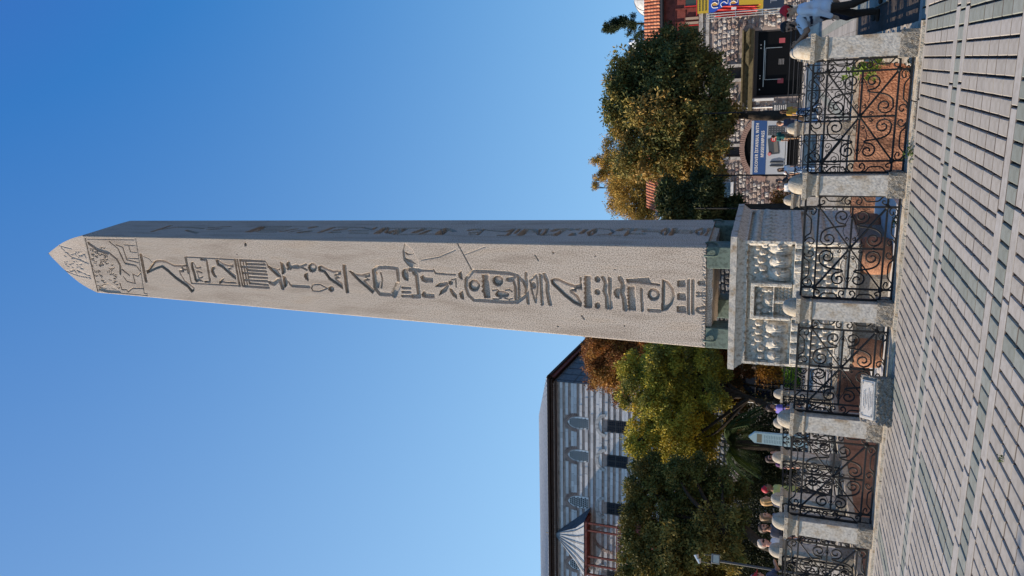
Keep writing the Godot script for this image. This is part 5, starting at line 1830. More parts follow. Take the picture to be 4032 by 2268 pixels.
	if o.has("cap"):
		var cc: Color = o.cap
		var cb := [[hp.call(0, 0.065, -0.02), hp.call(0, 0.062, -0.03), 0.104 * s, 0.104 * s, cc], [hp.call(0, 0.12, -0.02), hp.call(0, 0.118, -0.03), 0.062 * s, 0.062 * s, o.get("cap_top", cc)]]
		if o.get("brim", true):
			for e in [-0.045, 0.0, 0.045]: cb.append([hp.call(e, 0.06, 0.08), hp.call(e * 0.9, 0.05, 0.155), 0.014 * s, 0.010 * s, cc])
		mi("cap", sdf_mesh(cb, maxf(0.009, cell * 0.5), 0.015), M.hair, t)
	if fine:
		for e in ["l", "r"]:
			var wr: Vector3 = J["wr" + e]
			var d: Vector3 = (wr - J["el" + e]).normalized()
			var th: Vector3 = o.get("thumb" + e, Vector3(0, 0, 1))
			th = (th - d * th.dot(d)).normalized()
			var pn := d.cross(th) * (1.0 if e == "l" else -1.0)
			mi("hand", sdf_mesh(hand_bones(wr, d, -pn, th, skin, o.get("curl", 0.22)), 0.005, 0.008), M.body, t)
	return t

func build_people() -> void:
	var white := Color(0.62, 0.64, 0.70)
	var navy := Color(0.022, 0.027, 0.05)
	var jeans := Color(0.10, 0.16, 0.27)
	var tan := Color(0.44, 0.27, 0.18)
	person("man in red cap, white long-sleeved top and brown trousers walking off at right", Vector3(5.47, 0, -14.82), -122, 1.70, {"skin": tan, "shirt": white, "sleeve": 1.0, "hem": 0.95, "legs": Color(0.045, 0.03, 0.022), "shoe": Color(0.05, 0.035, 0.025), "cap": Color(0.45, 0.015, 0.02), "glasses": true, "hair": Color(0.015, 0.012, 0.01),
		"knl": Vector3(0.10, 0.50, -0.06), "anl": Vector3(0.10, 0.09, -0.20), "knr": Vector3(-0.10, 0.50, 0.15), "anr": Vector3(-0.10, 0.09, 0.16), "ell": Vector3(0.25, 1.13, 0.0), "wrl": Vector3(0.25, 0.88, 0.10), "elr": Vector3(-0.25, 1.13, -0.08), "wrr": Vector3(-0.25, 0.88, -0.06), "look": Vector3(0.55, 0.0, 0.85), "thumbl": Vector3(0, 0, 1)}, 0.015)
	person("bearded man in white and navy striped shirt leaning his arm on a pillar dome", Vector3(5.72, 0, -15.8), -92, 1.78, {"skin": Color(0.36, 0.2, 0.13), "shirt": Color(0.6, 0.63, 0.68), "stripes": navy, "sleeve": 0.4, "legs": Color(0.02, 0.022, 0.035), "hair": Color(0.012, 0.01, 0.009), "beard": Color(0.03, 0.02, 0.016),
		"head": Vector3(0.02, 1.545, 0.21), "neck": Vector3(0, 1.42, 0.13), "chest": Vector3(0, 1.27, 0.10), "waist": Vector3(0, 1.07, 0.03), "shl": Vector3(0.18, 1.34, 0.12), "shr": Vector3(-0.18, 1.34, 0.12), "ell": Vector3(0.17, 1.20, 0.36), "wrl": Vector3(0.10, 1.36, 0.53), "elr": Vector3(-0.17, 1.22, 0.36), "wrr": Vector3(-0.02, 1.37, 0.53), "look": Vector3(0.35, -0.35, 0.9), "thumbl": Vector3(0, 1, 0), "thumbr": Vector3(0, 1, 0), "knl": Vector3(0.1, 0.5, 0.12), "anl": Vector3(0.1, 0.09, 0.06)}, 0.015)
	person("woman in mustard top and jeans walking hand in hand by the museum door", Vector3(8.95, 0, -37.2), -150, 1.70, {"skin": tan, "shirt": Color(0.42, 0.25, 0.05), "legs": jeans, "shoe": Color(0.5, 0.5, 0.5), "hair": Color(0.05, 0.02, 0.01), "hair_style": "long", "slim": 0.9, "knl": Vector3(0.1, 0.5, 0.16), "anl": Vector3(0.1, 0.09, 0.2), "knr": Vector3(-0.1, 0.5, -0.02), "anr": Vector3(-0.1, 0.1, -0.2)})
	person("man in dark t-shirt and light blue jeans walking beside the woman in mustard", Vector3(8.25, 0, -36.6), -140, 1.82, {"skin": Color(0.5, 0.28, 0.2), "shirt": Color(0.05, 0.05, 0.07), "legs": Color(0.22, 0.33, 0.5), "shoe": Color(0.5, 0.12, 0.1), "hair": Color(0.12, 0.07, 0.04), "knr": Vector3(-0.1, 0.5, 0.15), "anr": Vector3(-0.1, 0.09, 0.18), "knl": Vector3(0.1, 0.5, -0.02), "anl": Vector3(0.1, 0.1, -0.18)})
	person("person in white t-shirt and pale jeans under the museum pass poster", Vector3(6.15, 0, -37.0), 30, 1.70, {"skin": Color(0.35, 0.2, 0.14), "shirt": Color(0.68, 0.68, 0.68), "legs": Color(0.3, 0.4, 0.55), "hair": Color(0.02, 0.015, 0.01), "hair_style": "long", "slim": 0.9})
	person("photographer in black t-shirt and pale jeans left of the poster", Vector3(5.55, 0, -36.5), 70, 1.74, {"skin": Color(0.3, 0.17, 0.12), "shirt": Color(0.02, 0.02, 0.025), "legs": Color(0.28, 0.38, 0.52), "ell": Vector3(0.2, 1.2, 0.22), "wrl": Vector3(0.05, 1.32, 0.38), "elr": Vector3(-0.2, 1.2, 0.22), "wrr": Vector3(-0.05, 1.32, 0.38)})
	person("sunlit person in white top and dark waistcoat beside the orange shrub", Vector3(4.80, 0, -33.5), -60, 1.66, {"skin": Color(0.5, 0.3, 0.2), "shirt": Color(0.5, 0.5, 0.5), "legs": Color(0.03, 0.03, 0.04), "hair": Color(0.18, 0.05, 0.03), "slim": 0.95})
	person("person in teal shirt and sand trousers before the black museum door", Vector3(10.0, 0.42, -47.9), 170, 1.74, {"skin": Color(0.35, 0.2, 0.14), "shirt": Color(0.02, 0.10, 0.10), "legs": Color(0.28, 0.18, 0.11)}, 0.035)
	person("dark curly-haired person in violet top behind the fifth front pillar", Vector3(-3.30, 0, -24.0), 120, 1.66, {"skin": Color(0.36, 0.2, 0.14), "shirt": Color(0.12, 0.1, 0.35), "legs": navy, "hair": Color(0.03, 0.018, 0.014), "hair_style": "curly", "look": Vector3(0.1, 0.15, 1)}, 0.022)
	person("woman with sunglasses and patterned purple top touching her face", Vector3(-4.35, 0, -21.5), 60, 1.62, {"skin": Color(0.5, 0.26, 0.19), "shirt": Color(0.11, 0.05, 0.12), "legs": Color(0.03, 0.03, 0.04), "glasses": true, "hair": Color(0.03, 0.015, 0.01), "hair_style": "long", "ell": Vector3(0.2, 1.2, 0.18), "wrl": Vector3(0.08, 1.5, 0.2), "slim": 0.9}, 0.022)
	person("woman in red bandana and yellow-green shirt looking up at the monument", Vector3(-4.95, 0, -20.6), 80, 1.66, {"skin": Color(0.2, 0.11, 0.08), "shirt": Color(0.45, 0.46, 0.16), "hem": 0.95, "legs": Color(0.04, 0.04, 0.05), "cap": Color(0.36, 0.012, 0.03), "brim": false, "look": Vector3(0.1, 0.25, 1), "slim": 1.05}, 0.022)
	person("woman with long blonde hair in navy top beside the red bandana", Vector3(-5.15, 0, -20.1), 100, 1.69, {"skin": Color(0.5, 0.3, 0.2), "shirt": navy, "legs": Color(0.02, 0.02, 0.025), "hair": Color(0.42, 0.25, 0.1), "hair_style": "long", "look": Vector3(0.1, 0.2, 1), "slim": 0.92}, 0.022)
	person("woman with long light brown hair right of the dark-haired man", Vector3(-5.25, 0, -18.95), 80, 1.68, {"skin": Color(0.48, 0.27, 0.19), "shirt": Color(0.2, 0.2, 0.24), "legs": navy, "hair": Color(0.2, 0.12, 0.06), "hair_style": "long", "slim": 0.9}, 0.022)
	person("man with short dark hair and beard between two fair-haired visitors", Vector3(-5.52, 0, -18.95), 70, 1.70, {"skin": Color(0.46, 0.25, 0.17), "shirt": Color(0.1, 0.1, 0.12), "legs": navy, "beard": Color(0.08, 0.05, 0.035), "hair": Color(0.05, 0.03, 0.02)}, 0.022)
	person("grey-haired man in white shirt and blue jeans with dark glasses", Vector3(-5.65, 0, -18.2), 70, 1.70, {"skin": Color(0.52, 0.27, 0.2), "shirt": Color(0.66, 0.66, 0.66), "sleeve": 0.95, "legs": Color(0.07, 0.13, 0.26), "glasses": true, "hair": Color(0.42, 0.36, 0.3)}, 0.022)
	person("person in red and blue cap and navy jacket leaning beside a left pillar", Vector3(-6.3, 0, -17.75), 75, 1.78, {"skin": Color(0.45, 0.24, 0.17), "shirt": Color(0.05, 0.06, 0.1), "sleeve": 0.6, "legs": navy, "cap": Color(0.42, 0.02, 0.02), "cap_top": Color(0.12, 0.2, 0.3), "ell": Vector3(0.2, 1.25, 0.16), "wrl": Vector3(0.1, 1.3, 0.36)}, 0.022)

# ------------------------------------------------------------------ buildings behind the square
func text3(called: String, s: String, size: float, m: Material, parent: Node, t: Transform3D, bold := false) -> MeshInstance3D:
	var f := SystemFont.new()
	f.font_names = PackedStringArray(["Droid Sans"])
	f.font_weight = 700 if bold else 400
	var tm := TextMesh.new()
	tm.text = s
	tm.font = f
	tm.font_size = 48
	tm.pixel_size = size / 48.0
	tm.depth = 0.012
	tm.curve_step = 4.0
	return mi(called, tm, m, parent, t)

func rubble_meshes() -> Array:
	var o := []
	for k in 7:
		var b := MB.new()
		var n := 9
		var ring := []
		for i in n:
			var a := TAU * i / n
			var e := Vector2(signf(cos(a)) * pow(absf(cos(a)), 0.55), signf(sin(a)) * pow(absf(sin(a)), 0.55)) * rng.randf_range(0.86, 1.02) * 0.5
			ring.append(e)
		for i in n:
			var p: Vector2 = ring[i]
			var q: Vector2 = ring[(i + 1) % n]
			var z := 0.75 + 0.25 * sin(i * 2.1 + k)
			var z2 := 0.75 + 0.25 * sin(((i + 1) % n) * 2.1 + k)
			b.quad(Vector3(p.x, p.y, -0.3), Vector3(q.x, q.y, -0.3), Vector3(q.x * 0.93, q.y * 0.93, z2 * 0.6), Vector3(p.x * 0.93, p.y * 0.93, z * 0.6))
			b.quad(Vector3(p.x * 0.93, p.y * 0.93, z * 0.6), Vector3(q.x * 0.93, q.y * 0.93, z2 * 0.6), Vector3(q.x * 0.72, q.y * 0.72, z2), Vector3(p.x * 0.72, p.y * 0.72, z))
			b.tri(Vector3(p.x * 0.72, p.y * 0.72, z), Vector3(q.x * 0.72, q.y * 0.72, z2), Vector3(0.04, 0.03, 0.95))
		o.append(b.mesh())
	return o

# stones of a wall in its own axes; hole(s, y) says where none may stand; first those that show best
func rubble(root: Node3D, s0: float, s1: float, y0: float, y1: float, hole: Callable, cols: Array, wide := 0.36, high := 0.27, score = null) -> void:
	var shapes := rubble_meshes()
	var list := []
	var y := y0
	while y < y1:
		var hh := high * rng.randf_range(0.75, 1.2)
		var s := s0 + rng.randf() * 0.3
		while s < s1:
			var w := wide * rng.randf_range(0.6, 1.4)
			var c := Vector2(s + w * 0.5, y + hh * 0.5 + rng.randf_range(-0.03, 0.03))
			if not hole.call(c, w * 0.5, hh * 0.5):
				list.append([score.call(c) if score != null else -c.x, Transform3D(Basis(Vector3.BACK, rng.randf_range(-0.12, 0.12)) * Basis.from_scale(Vector3(w * 0.95, hh * rng.randf_range(0.86, 1.0), rng.randf_range(0.05, 0.1))), Vector3(c.x, c.y, 0)), rng.randi() % shapes.size(), rng.randi() % cols.size()])
			s += w
		y += hh
	list.sort_custom(func(a, b): return a[0] < b[0])
	var mats := []
	for c in cols:
		var m: StandardMaterial3D = M.rubble.duplicate()
		m.vertex_color_use_as_albedo = false
		m.albedo_color = c.linear_to_srgb()
		mats.append(m)
	var by := []
	for k in shapes.size(): by.append([[], []])
	for k in list.size():
		var it: Array = list[k]
		if k < 290: piece("wall_stone", shapes[it[2]], mats[it[3]], root, it[1])
		else:
			by[it[2]][0].append(it[1])
			by[it[2]][1].append(cols[it[3]])
	for k in shapes.size():
		if by[k][0].size(): multi("stone_field", shapes[k], M.rubble, by[k][0], by[k][1], root)

# a wall in the plane z = 0..-thick with rectangular or arched holes
func holed_wall(b: MB, s0: float, s1: float, y0: float, y1: float, thick: float, holes: Array) -> void:
	var c := CSGPolygon3D.new()
	c.free()
	var xs := [s0, s1]
	var ys := [y0, y1]
	for h in holes:
		xs.append(h[0]); xs.append(h[1]); ys.append(h[2]); ys.append(h[3])
	xs.sort(); ys.sort()
	for i in xs.size() - 1:
		for j in ys.size() - 1:
			var cx: float = (xs[i] + xs[i + 1]) * 0.5
			var cyy: float = (ys[j] + ys[j + 1]) * 0.5
			var inside := false
			for h in holes:
				if cx > h[0] and cx < h[1] and cyy > h[2] and cyy < h[3]: inside = true
			if not inside and xs[i + 1] - xs[i] > 1e-4 and ys[j + 1] - ys[j] > 1e-4:
				b.quad(Vector3(xs[i], ys[j], 0), Vector3(xs[i + 1], ys[j], 0), Vector3(xs[i + 1], ys[j + 1], 0), Vector3(xs[i], ys[j + 1], 0))
	for h in holes:
		b.quad(Vector3(h[0], h[2], 0), Vector3(h[0], h[2], -thick), Vector3(h[0], h[3], -thick), Vector3(h[0], h[3], 0))
		b.quad(Vector3(h[1], h[2], -thick), Vector3(h[1], h[2], 0), Vector3(h[1], h[3], 0), Vector3(h[1], h[3], -thick))
		b.quad(Vector3(h[0], h[3], 0), Vector3(h[0], h[3], -thick), Vector3(h[1], h[3], -thick), Vector3(h[1], h[3], 0))
		b.quad(Vector3(h[0], h[2], -thick), Vector3(h[0], h[2], 0), Vector3(h[1], h[2], 0), Vector3(h[1], h[2], -thick))
	b.box(Vector3(s1 - s0, y1 - y0, 0.3), mv((s0 + s1) * 0.5, (y0 + y1) * 0.5, -thick - 0.15))

func arch_shape(cx: float, half: float, ybot: float, yspring: float, ytop: float, n := 12) -> PackedVector2Array:
	var p := PackedVector2Array([Vector2(cx - half, ybot), Vector2(cx + half, ybot)])
	for k in n + 1:
		var a := PI * k / n
		p.append(Vector2(cx + half * cos(a), yspring + (ytop - yspring) * sin(a)))
	return p

func voussoirs(root: Node, cx: float, half: float, yspring: float, ytop: float, thick: float, n: int, m: Material, z := 0.05) -> void:
	var t := Node3D.new()
	t.name = "arch_ring"
	root.add_child(t, true)
	for k in n:
		var a := PI * (k + 0.5) / n
		var rx := half + thick * 0.5
		var ryy := ytop - yspring + thick * 0.5
		var p := Vector2(cx + rx * cos(a), yspring + ryy * sin(a))
		var w := PI * (rx + ryy) * 0.5 / n * 0.86
		var b := MB.new()
		b.box(Vector3(w, thick * (0.92 + 0.08 * (k % 2)), 0.12), Transform3D(Basis(Vector3.BACK, atan2(sin(a) / maxf(ryy, 0.01), cos(a) / rx) - PI / 2), Vector3(p.x, p.y, z)))
		piece("brick", b.mesh(), m, t, Transform3D())

func build_museum() -> void:
	rng.seed = 21
	var o := Vector3(11.188, 0, -52)
	var r := thing("museum_building", "stone museum with red timber storey, orange tile roof and wide black glass door", "building", o, -20.0)
	var holes := [[2.25, 6.45, 0.45, 3.5], [3.54, 4.26, 4.2, 5.1], [-1.62, -0.93, 4.13, 5.15]]
	var b := MB.new()
	holed_wall(b, -5.6, 16.0, 0.0, 7.0, 0.35, holes)
	obj("wall", b, M.rubble_mortar, r)
	var hole := func(c: Vector2, w: float, h: float) -> bool:
		for q in [[2.2, 6.5, 0.3, 4.35], [3.35, 4.45, 4.1, 5.25], [-1.8, -0.75, 4.0, 5.3]]:
			if c.x + w > q[0] and c.x - w < q[1] and c.y + h > q[2] and c.y - h < q[3]: return true
		if c.y - h < 4.35 and c.x + w > -3.35 and c.x - w < 1.3:       # poster arch with its bricks
			var e := Vector2((c.x + 1.02) / 2.3, (c.y - 2.5) / 1.78)
			if c.y < 2.5 or e.length() < 1.05: return true
		if c.y + h > 6.3: return true
		return false
	var pal := [Color(0.44, 0.39, 0.36), Color(0.37, 0.30, 0.27), Color(0.52, 0.48, 0.45), Color(0.30, 0.21, 0.19), Color(0.40, 0.36, 0.34), Color(0.19, 0.145, 0.14), Color(0.45, 0.36, 0.31), Color(0.55, 0.52, 0.50)]
	rubble(r, -5.5, 12.5, 0.35, 6.3, hole, pal, 0.36, 0.27, func(c): return absf(c.x - 4.5) + (4.0 if c.x < 1.0 else 0.0))
	# pale stone mouldings under the timber storey
	b = MB.new()
	for q in [[6.34, 6.55, 0.10], [6.58, 6.62, 0.05], [6.65, 6.70, 0.05], [6.74, 7.0, 0.14]]:
		var x := -5.6
		while x < 15.0:
			b.box(Vector3(0.78, q[1] - q[0], q[2]), mv(x + 0.4, (q[0] + q[1]) * 0.5, q[2] * 0.5), 0.01)
			x += 0.8
	obj("stone_band", b, M.white_stone, r)
	# door
	b = MB.new()
	b.box(Vector3(4.2, 3.05, 0.05), mv(4.35, 1.975, -0.3))
	var door := obj("door", b, M.black_glass, r)
	b = MB.new()
	b.box(Vector3(4.2, 0.22, 0.12), mv(4.35, 3.39, -0.2)); b.box(Vector3(0.1, 2.83, 0.12), mv(6.4, 1.865, -0.2)); b.box(Vector3(0.1, 2.83, 0.12), mv(2.3, 1.865, -0.2))
	obj("frame", b, M.dark_frame, door)
	b = MB.new()
	b.box(Vector3(2.9, 0.045, 0.05), mv(4.36, 2.885, -0.24)); b.box(Vector3(0.03, 1.0, 0.04), mv(5.34, 2.3, -0.24)); b.box(Vector3(0.03, 1.0, 0.04), mv(3.36, 2.3, -0.24)); b.box(Vector3(1.98, 0.025, 0.04), mv(4.35, 2.80, -0.24))
	obj("handle", b, M.steel, door)
	b = MB.new()
	for x in [5.55, 5.35, 3.62, 3.45, 2.75]: b.box(Vector3(0.06, 0.06, 0.03), mv(x, 3.10, -0.255))
	obj("fitting", b, M.white_paint, door)
	var pink := plain(lin(0.35, 0.06, 0.08), 0.6)
	for x in [5.75, 3.25]:
		b = MB.new()
		b.box(Vector3(0.30, 0.36, 0.012), mv(x, 1.82, -0.262))
		obj("poster", b, pink, door)
	b = MB.new()
	for k in 4: b.box(Vector3(0.36, 0.05, 0.012), mv(4.45, 1.95 - k * 0.09, -0.262))
	obj("lettering", b, plain(lin(0.16, 0.16, 0.17), 0.6), door)
	# iron lintel and folding canopies
	b = MB.new()
	b.box(Vector3(5.6, 0.28, 0.35), mv(3.75, 3.66, 0.02), 0.02); b.box(Vector3(5.6, 0.12, 0.5), mv(3.75, 4.20, 0.1), 0.02); b.box(Vector3(5.4, 0.34, 0.12), mv(3.75, 3.96, -0.02))
	obj("lintel", b, M.olive_iron, r)
	for x in [6.1, 4.85]:
		b = MB.new()
		b.prism(PackedVector2Array([Vector2(-0.55, 0), Vector2(0.55, 0), Vector2(0.28, 0.19), Vector2(-0.28, 0.19)]), 0.35, 0.42, mv(x, 3.82, 0))
		b.box(Vector3(1.1, 0.03, 0.5), mv(x, 3.80, 0.16))
		obj("canopy", b, M.olive_iron, r)
	for x in [6.7, 1.9]:
		b = MB.new()
		b.box(Vector3(0.05, 0.22, 0.3), mv(x, 4.55, 0.2)); b.box(Vector3(0.14, 0.10, 0.10), mv(x, 4.45, 0.36))
		obj("floodlight", b, M.dark_frame, r)
	# windows with white surrounds
	for w in [[3.54, 4.26, 4.2, 5.1], [-1.62, -0.93, 4.13, 5.15]]:
		b = MB.new()
		var cx: float = (w[0] + w[1]) * 0.5
		var cy: float = (w[2] + w[3]) * 0.5
		for s in [[-1, 0], [1, 0], [0, 1], [0, -1]]:
			if s[0] != 0: b.box(Vector3(0.2, w[3] - w[2] + 0.02, 0.1), mv(cx + s[0] * ((w[1] - w[0]) * 0.5 + 0.1), cy, 0.05))
			else: b.box(Vector3(w[1] - w[0] + 0.4, 0.16 if s[1] > 0 else 0.03, 0.1), mv(cx, cy + s[1] * ((w[3] - w[2]) * 0.5 + (0.08 if s[1] > 0 else 0.02)), 0.05))
		var win := obj("window", b, M.white_stone, r)
		b = MB.new()
		b.box(Vector3(w[1] - w[0], w[3] - w[2], 0.03), mv(cx, cy, -0.15))
		obj("pane", b, M.dark_frame, win)
	# poster arch
	voussoirs(r, -1.02, 1.95, 2.5, 3.92, 0.34, 46, plain(lin(0.32, 0.21, 0.18), 0.9))
	b = MB.new()
	b.prism(arch_shape(-1.02, 1.95, 0.45, 2.5, 3.92), 0.0, 0.02)
	obj("arch_recess", b, M.black_glass, r)
	# red timber storey
	b = MB.new()
	b.box(Vector3(21.0, 2.3, 0.3), mv(5.2, 8.15, -0.12))
	var timber := obj("timber_storey", b, M.red_wood, r)
	for k in 26:
		b = MB.new()
		b.box(Vector3(0.09, 2.28, 0.06), mv(-5.0 + k * 0.82, 8.15, 0.06))
		obj("post", b, M.red_wood, timber)
	b = MB.new()
	for y in [7.06, 7.92, 8.55, 9.22]: b.box(Vector3(21.0, 0.08, 0.05), mv(5.2, y, 0.055))
	obj("rail", b, M.red_wood, timber)
	for w in [[6.1, 7.02], [8.3, 9.3], [4.2, 5.1], [0.5, 1.4]]:
		b = MB.new()
		b.box(Vector3(w[1] - w[0], 0.82, 0.05), mv((w[0] + w[1]) * 0.5, 7.46, 0.062))
		var win := obj("window", b, plain(lin(0.03, 0.04, 0.025), 0.08), r)
		b = MB.new()
		b.box(Vector3(0.07, 0.9, 0.06), mv(w[0] - 0.05, 7.48, 0.09)); b.box(Vector3(0.07, 0.9, 0.06), mv(w[1] + 0.05, 7.48, 0.09))
		obj("frame", b, M.red_paint, win)
	for x in [7.22, 7.5]:
		b = MB.new()
		b.box(Vector3(0.16, 0.84, 0.05), mv(x, 7.45, 0.09))
		obj("shutter", b, plain(lin(0.42, 0.30, 0.22), 0.7), timber)
	# gutter and tiled roof
	b = MB.new()
	b.box(Vector3(21.4, 0.16, 0.2), mv(5.2, 9.37, 0.42), 0.03)
	b.box(Vector3(21.4, 0.08, 0.6), mv(5.2, 9.30, 0.12))
	obj("gutter", b, M.dark_frame, r)
	var deck := MB.new()
	var bk := Transform3D(Basis(Vector3.RIGHT, deg_to_rad(-52)), Vector3(5.2, 10.12, -0.46))
	deck.box(Vector3(21.4, 2.2, 0.06), bk)
	var roof := obj("roof", deck, M.dark_wood, r)
	var tile := MB.new()
	var prof := []
	for k in 7: prof.append(Vector2(-0.105 + 0.035 * k, 0.055 * sin(PI * k / 6)))
	for k in 6:
		tile.quad(Vector3(prof[k].x, 0, prof[k].y + 0.02), Vector3(prof[k + 1].x, 0, prof[k + 1].y + 0.02), Vector3(prof[k + 1].x * 0.85, 0.46, prof[k + 1].y), Vector3(prof[k].x * 0.85, 0.46, prof[k].y))
		tile.quad(Vector3(prof[k].x, 0, prof[k].y), Vector3(prof[k + 1].x, 0, prof[k + 1].y), Vector3(prof[k + 1].x, 0, prof[k + 1].y + 0.02), Vector3(prof[k].x, 0, prof[k].y + 0.02))
	var tm := tile.mesh()
	var tw := []
	var tc := []
	var tmats := []
	for c in [Color(0.46, 0.17, 0.09), Color(0.52, 0.22, 0.12), Color(0.38, 0.13, 0.07)]:
		var m: StandardMaterial3D = M.tile.duplicate()
		m.vertex_color_use_as_albedo = false
		m.albedo_color = c.linear_to_srgb()
		tmats.append(m)
	for i in 100:
		for j in 5:
			var t := bk * mv(-10.6 + i * 0.213, -1.13 + j * 0.42, 0.04 + rng.randf_range(0, 0.012))
			var shows := i > 50 and j < 2 and i < 92
			if shows: piece("roof_tile", tm, tmats[rng.randi() % 3], roof, t)
			else:
				tw.append(t)
				tc.append([Color(0.46, 0.17, 0.09), Color(0.52, 0.22, 0.12), Color(0.38, 0.13, 0.07)][rng.randi() % 3])
	multi("tile_field", tm, M.tile, tw, tc, roof)
	# taller roofs behind
	b = MB.new()
	b.box(Vector3(24.0, 0.9, 8.0), mv(6.0, 9.9, -6.4))
	b.box(Vector3(24.0, 10.0, 7.0), mv(6.0, 5.0, -4.1))
	obj("rear_block", b, plain(lin(0.20, 0.17, 0.16), 0.9), r)
	b = MB.new()
	b.box(Vector3(8.0, 0.12, 2.4), Transform3D(Basis(Vector3.RIGHT, 0.42), Vector3(12.2, 10.75, -2.9)))
	obj("upper_roof", b, M.tile, r)
	# attached wall things
	b = MB.new()
	b.tube(PackedVector3Array([Vector3(1.62, 0.4, 0.1), Vector3(1.62, 4.0, 0.1)]), 0.045, 6)
	obj("drainpipe", b, M.white_paint, r)
	b = MB.new()
	b.box(Vector3(0.16, 1.35, 0.1), mv(2.12, 2.85, 0.06))
	obj("white_panel", b, M.white_paint, r)

	var wall_xf := Transform3D(Basis(Vector3.UP, deg_to_rad(-20)), o)
	# poster in the arch
	var blue := plain(lin(0.02, 0.075, 0.24), 0.5)
	var grey := plain(lin(0.42, 0.46, 0.52), 0.5)
	var red := plain(lin(0.5, 0.03, 0.03), 0.5)
	var darkp := plain(lin(0.05, 0.06, 0.075), 0.5)
	var whit := plain(lin(0.72, 0.72, 0.72), 0.5)
	var p := thing("museum_poster", "large poster in the brick arch with white letters on a blue band", "poster", wall_xf * Vector3(-1.02, 1.2, 0.14), -20.0)
	b = MB.new(); b.box(Vector3(3.6, 2.3, 0.04), mv(0, 1.15, 0)); obj("sheet", b, grey, p)
	b = MB.new(); b.box(Vector3(3.6, 0.82, 0.012), mv(0, 1.74, 0.027)); obj("blue_band", b, blue, p)
	text3("line", "DISCOVER İSTANBUL WITH", 0.262, whit, p, mv(0.0, 1.92, 0.035), true)
	text3("line", "MUSEUMPASS", 0.27, whit, p, mv(0.25, 1.56, 0.035), true)
	b = MB.new(); b.box(Vector3(1.05, 0.66, 0.02), Transform3D(Basis(Vector3.BACK, 0.12), Vector3(0.08, 0.86, 0.034))); obj("card", b, darkp, p)
	b = MB.new(); b.box(Vector3(0.85, 0.25, 0.012), Transform3D(Basis(Vector3.BACK, 0.12), Vector3(0.12, 0.72, 0.047))); obj("card_photo", b, plain(lin(0.16, 0.15, 0.14), 0.5), p)
	for c in [[0.55, 0.88, 0.17], [-0.42, 1.10, 0.11]]:
		b = MB.new(); b.lathe(PackedVector2Array([Vector2(c[2], -0.01), Vector2(c[2], 0.016), Vector2(0, 0.016)]), 18, Transform3D(Basis(Vector3.RIGHT, PI / 2), Vector3(c[0], c[1], 0.05))); obj("red_disc", b, red, p)
		b = MB.new()
		for k in [-1, 1]: b.box(Vector3(c[2] * 1.0, c[2] * 0.22, 0.01), mv(c[0], c[1] + k * c[2] * 0.3, 0.07))
		obj("disc_mark", b, whit, p)
	b = MB.new(); b.box(Vector3(0.62, 1.05, 0.012), mv(1.12, 0.72, 0.027)); obj("pattern_panel", b, darkp, p)
	var pt := MB.new()
	for i in 4:
		for j in 6: pt.lathe(PackedVector2Array([Vector2(0.045, 0), Vector2(0.045, 0.01), Vector2(0, 0.01)]), 6, Transform3D(Basis(Vector3.RIGHT, PI / 2), Vector3(0.9 + i * 0.15, 0.30 + j * 0.17, 0.035)))
	obj("pattern", pt, plain(lin(0.16, 0.17, 0.19), 0.5), p)
	for x in [-1.22, -0.98]:
		b = MB.new(); b.lathe(PackedVector2Array([Vector2(0, -0.46), Vector2(0.08, -0.40), Vector2(0.105, 0), Vector2(0.08, 0.40), Vector2(0, 0.46)]), 10, mv(x, 0.62, 0.0)); obj("bottle_print", b, darkp, p)
	# banner on the wall further left
	var q := thing("museum_banner", "hanging banner of blue, white and star pattern, half hidden by a tree", "banner", wall_xf * Vector3(-4.05, 4.57, 0.16), -20.0)
	b = MB.new(); b.box(Vector3(1.42, 2.73, 0.03), mv(0, 1.365, 0)); obj("sheet", b, whit, q)
	b = MB.new(); b.box(Vector3(1.38, 0.85, 0.012), mv(0, 2.27, 0.022)); obj("blue_field", b, plain(lin(0.015, 0.06, 0.38), 0.5), q)
	text3("line", "DISCOVER", 0.2, whit, q, mv(0, 2.56, 0.03), true)
	text3("line", "İSTANBUL", 0.2, whit, q, mv(0, 2.37, 0.03), true)
	text3("line", "WITH", 0.18, whit, q, mv(0, 2.18, 0.03), true)
	text3("line", "MUSEUMPASS", 0.18, whit, q, mv(0, 2.0, 0.03), true)
	b = MB.new(); b.lathe(PackedVector2Array([Vector2(0.16, 0), Vector2(0.16, 0.02), Vector2(0, 0.02)]), 18, Transform3D(Basis(Vector3.RIGHT, PI / 2), Vector3(0.15, 1.52, 0.02))); obj("red_disc", b, red, q)
	b = MB.new()
	for k in [-1, 1]: b.box(Vector3(0.2, 0.04, 0.01), mv(0.15, 1.52 + k * 0.05, 0.045))
	obj("disc_mark", b, whit, q)
	b = MB.new(); b.box(Vector3(1.38, 0.92, 0.012), mv(0, 0.66, 0.022)); obj("star_field", b, plain(lin(0.012, 0.05, 0.10), 0.5), q)
	b = MB.new()
	for k in 8:
		b.box(Vector3(0.85, 0.022, 0.01), Transform3D(Basis(Vector3.BACK, PI * k / 8), Vector3(0, 0.66, 0.032 + 0.0005 * k)))
		b.box(Vector3(0.34, 0.02, 0.01), Transform3D(Basis(Vector3.BACK, PI * k / 4 + 0.4), Vector3(0.34 * cos(PI * k / 4), 0.66 + 0.34 * sin(PI * k / 4), 0.036 + 0.0005 * k)))
	obj("star_pattern", b, plain(lin(0.10, 0.19, 0.26), 0.5), q)
	b = MB.new(); b.lathe(PackedVector2Array([Vector2(0.1, 0), Vector2(0.1, 0.03), Vector2(0, 0.03)]), 12, Transform3D(Basis(Vector3.RIGHT, PI / 2), Vector3(0, 0.66, 0.02))); obj("rosette", b, plain(lin(0.12, 0.30, 0.27), 0.5), q)
	b = MB.new()
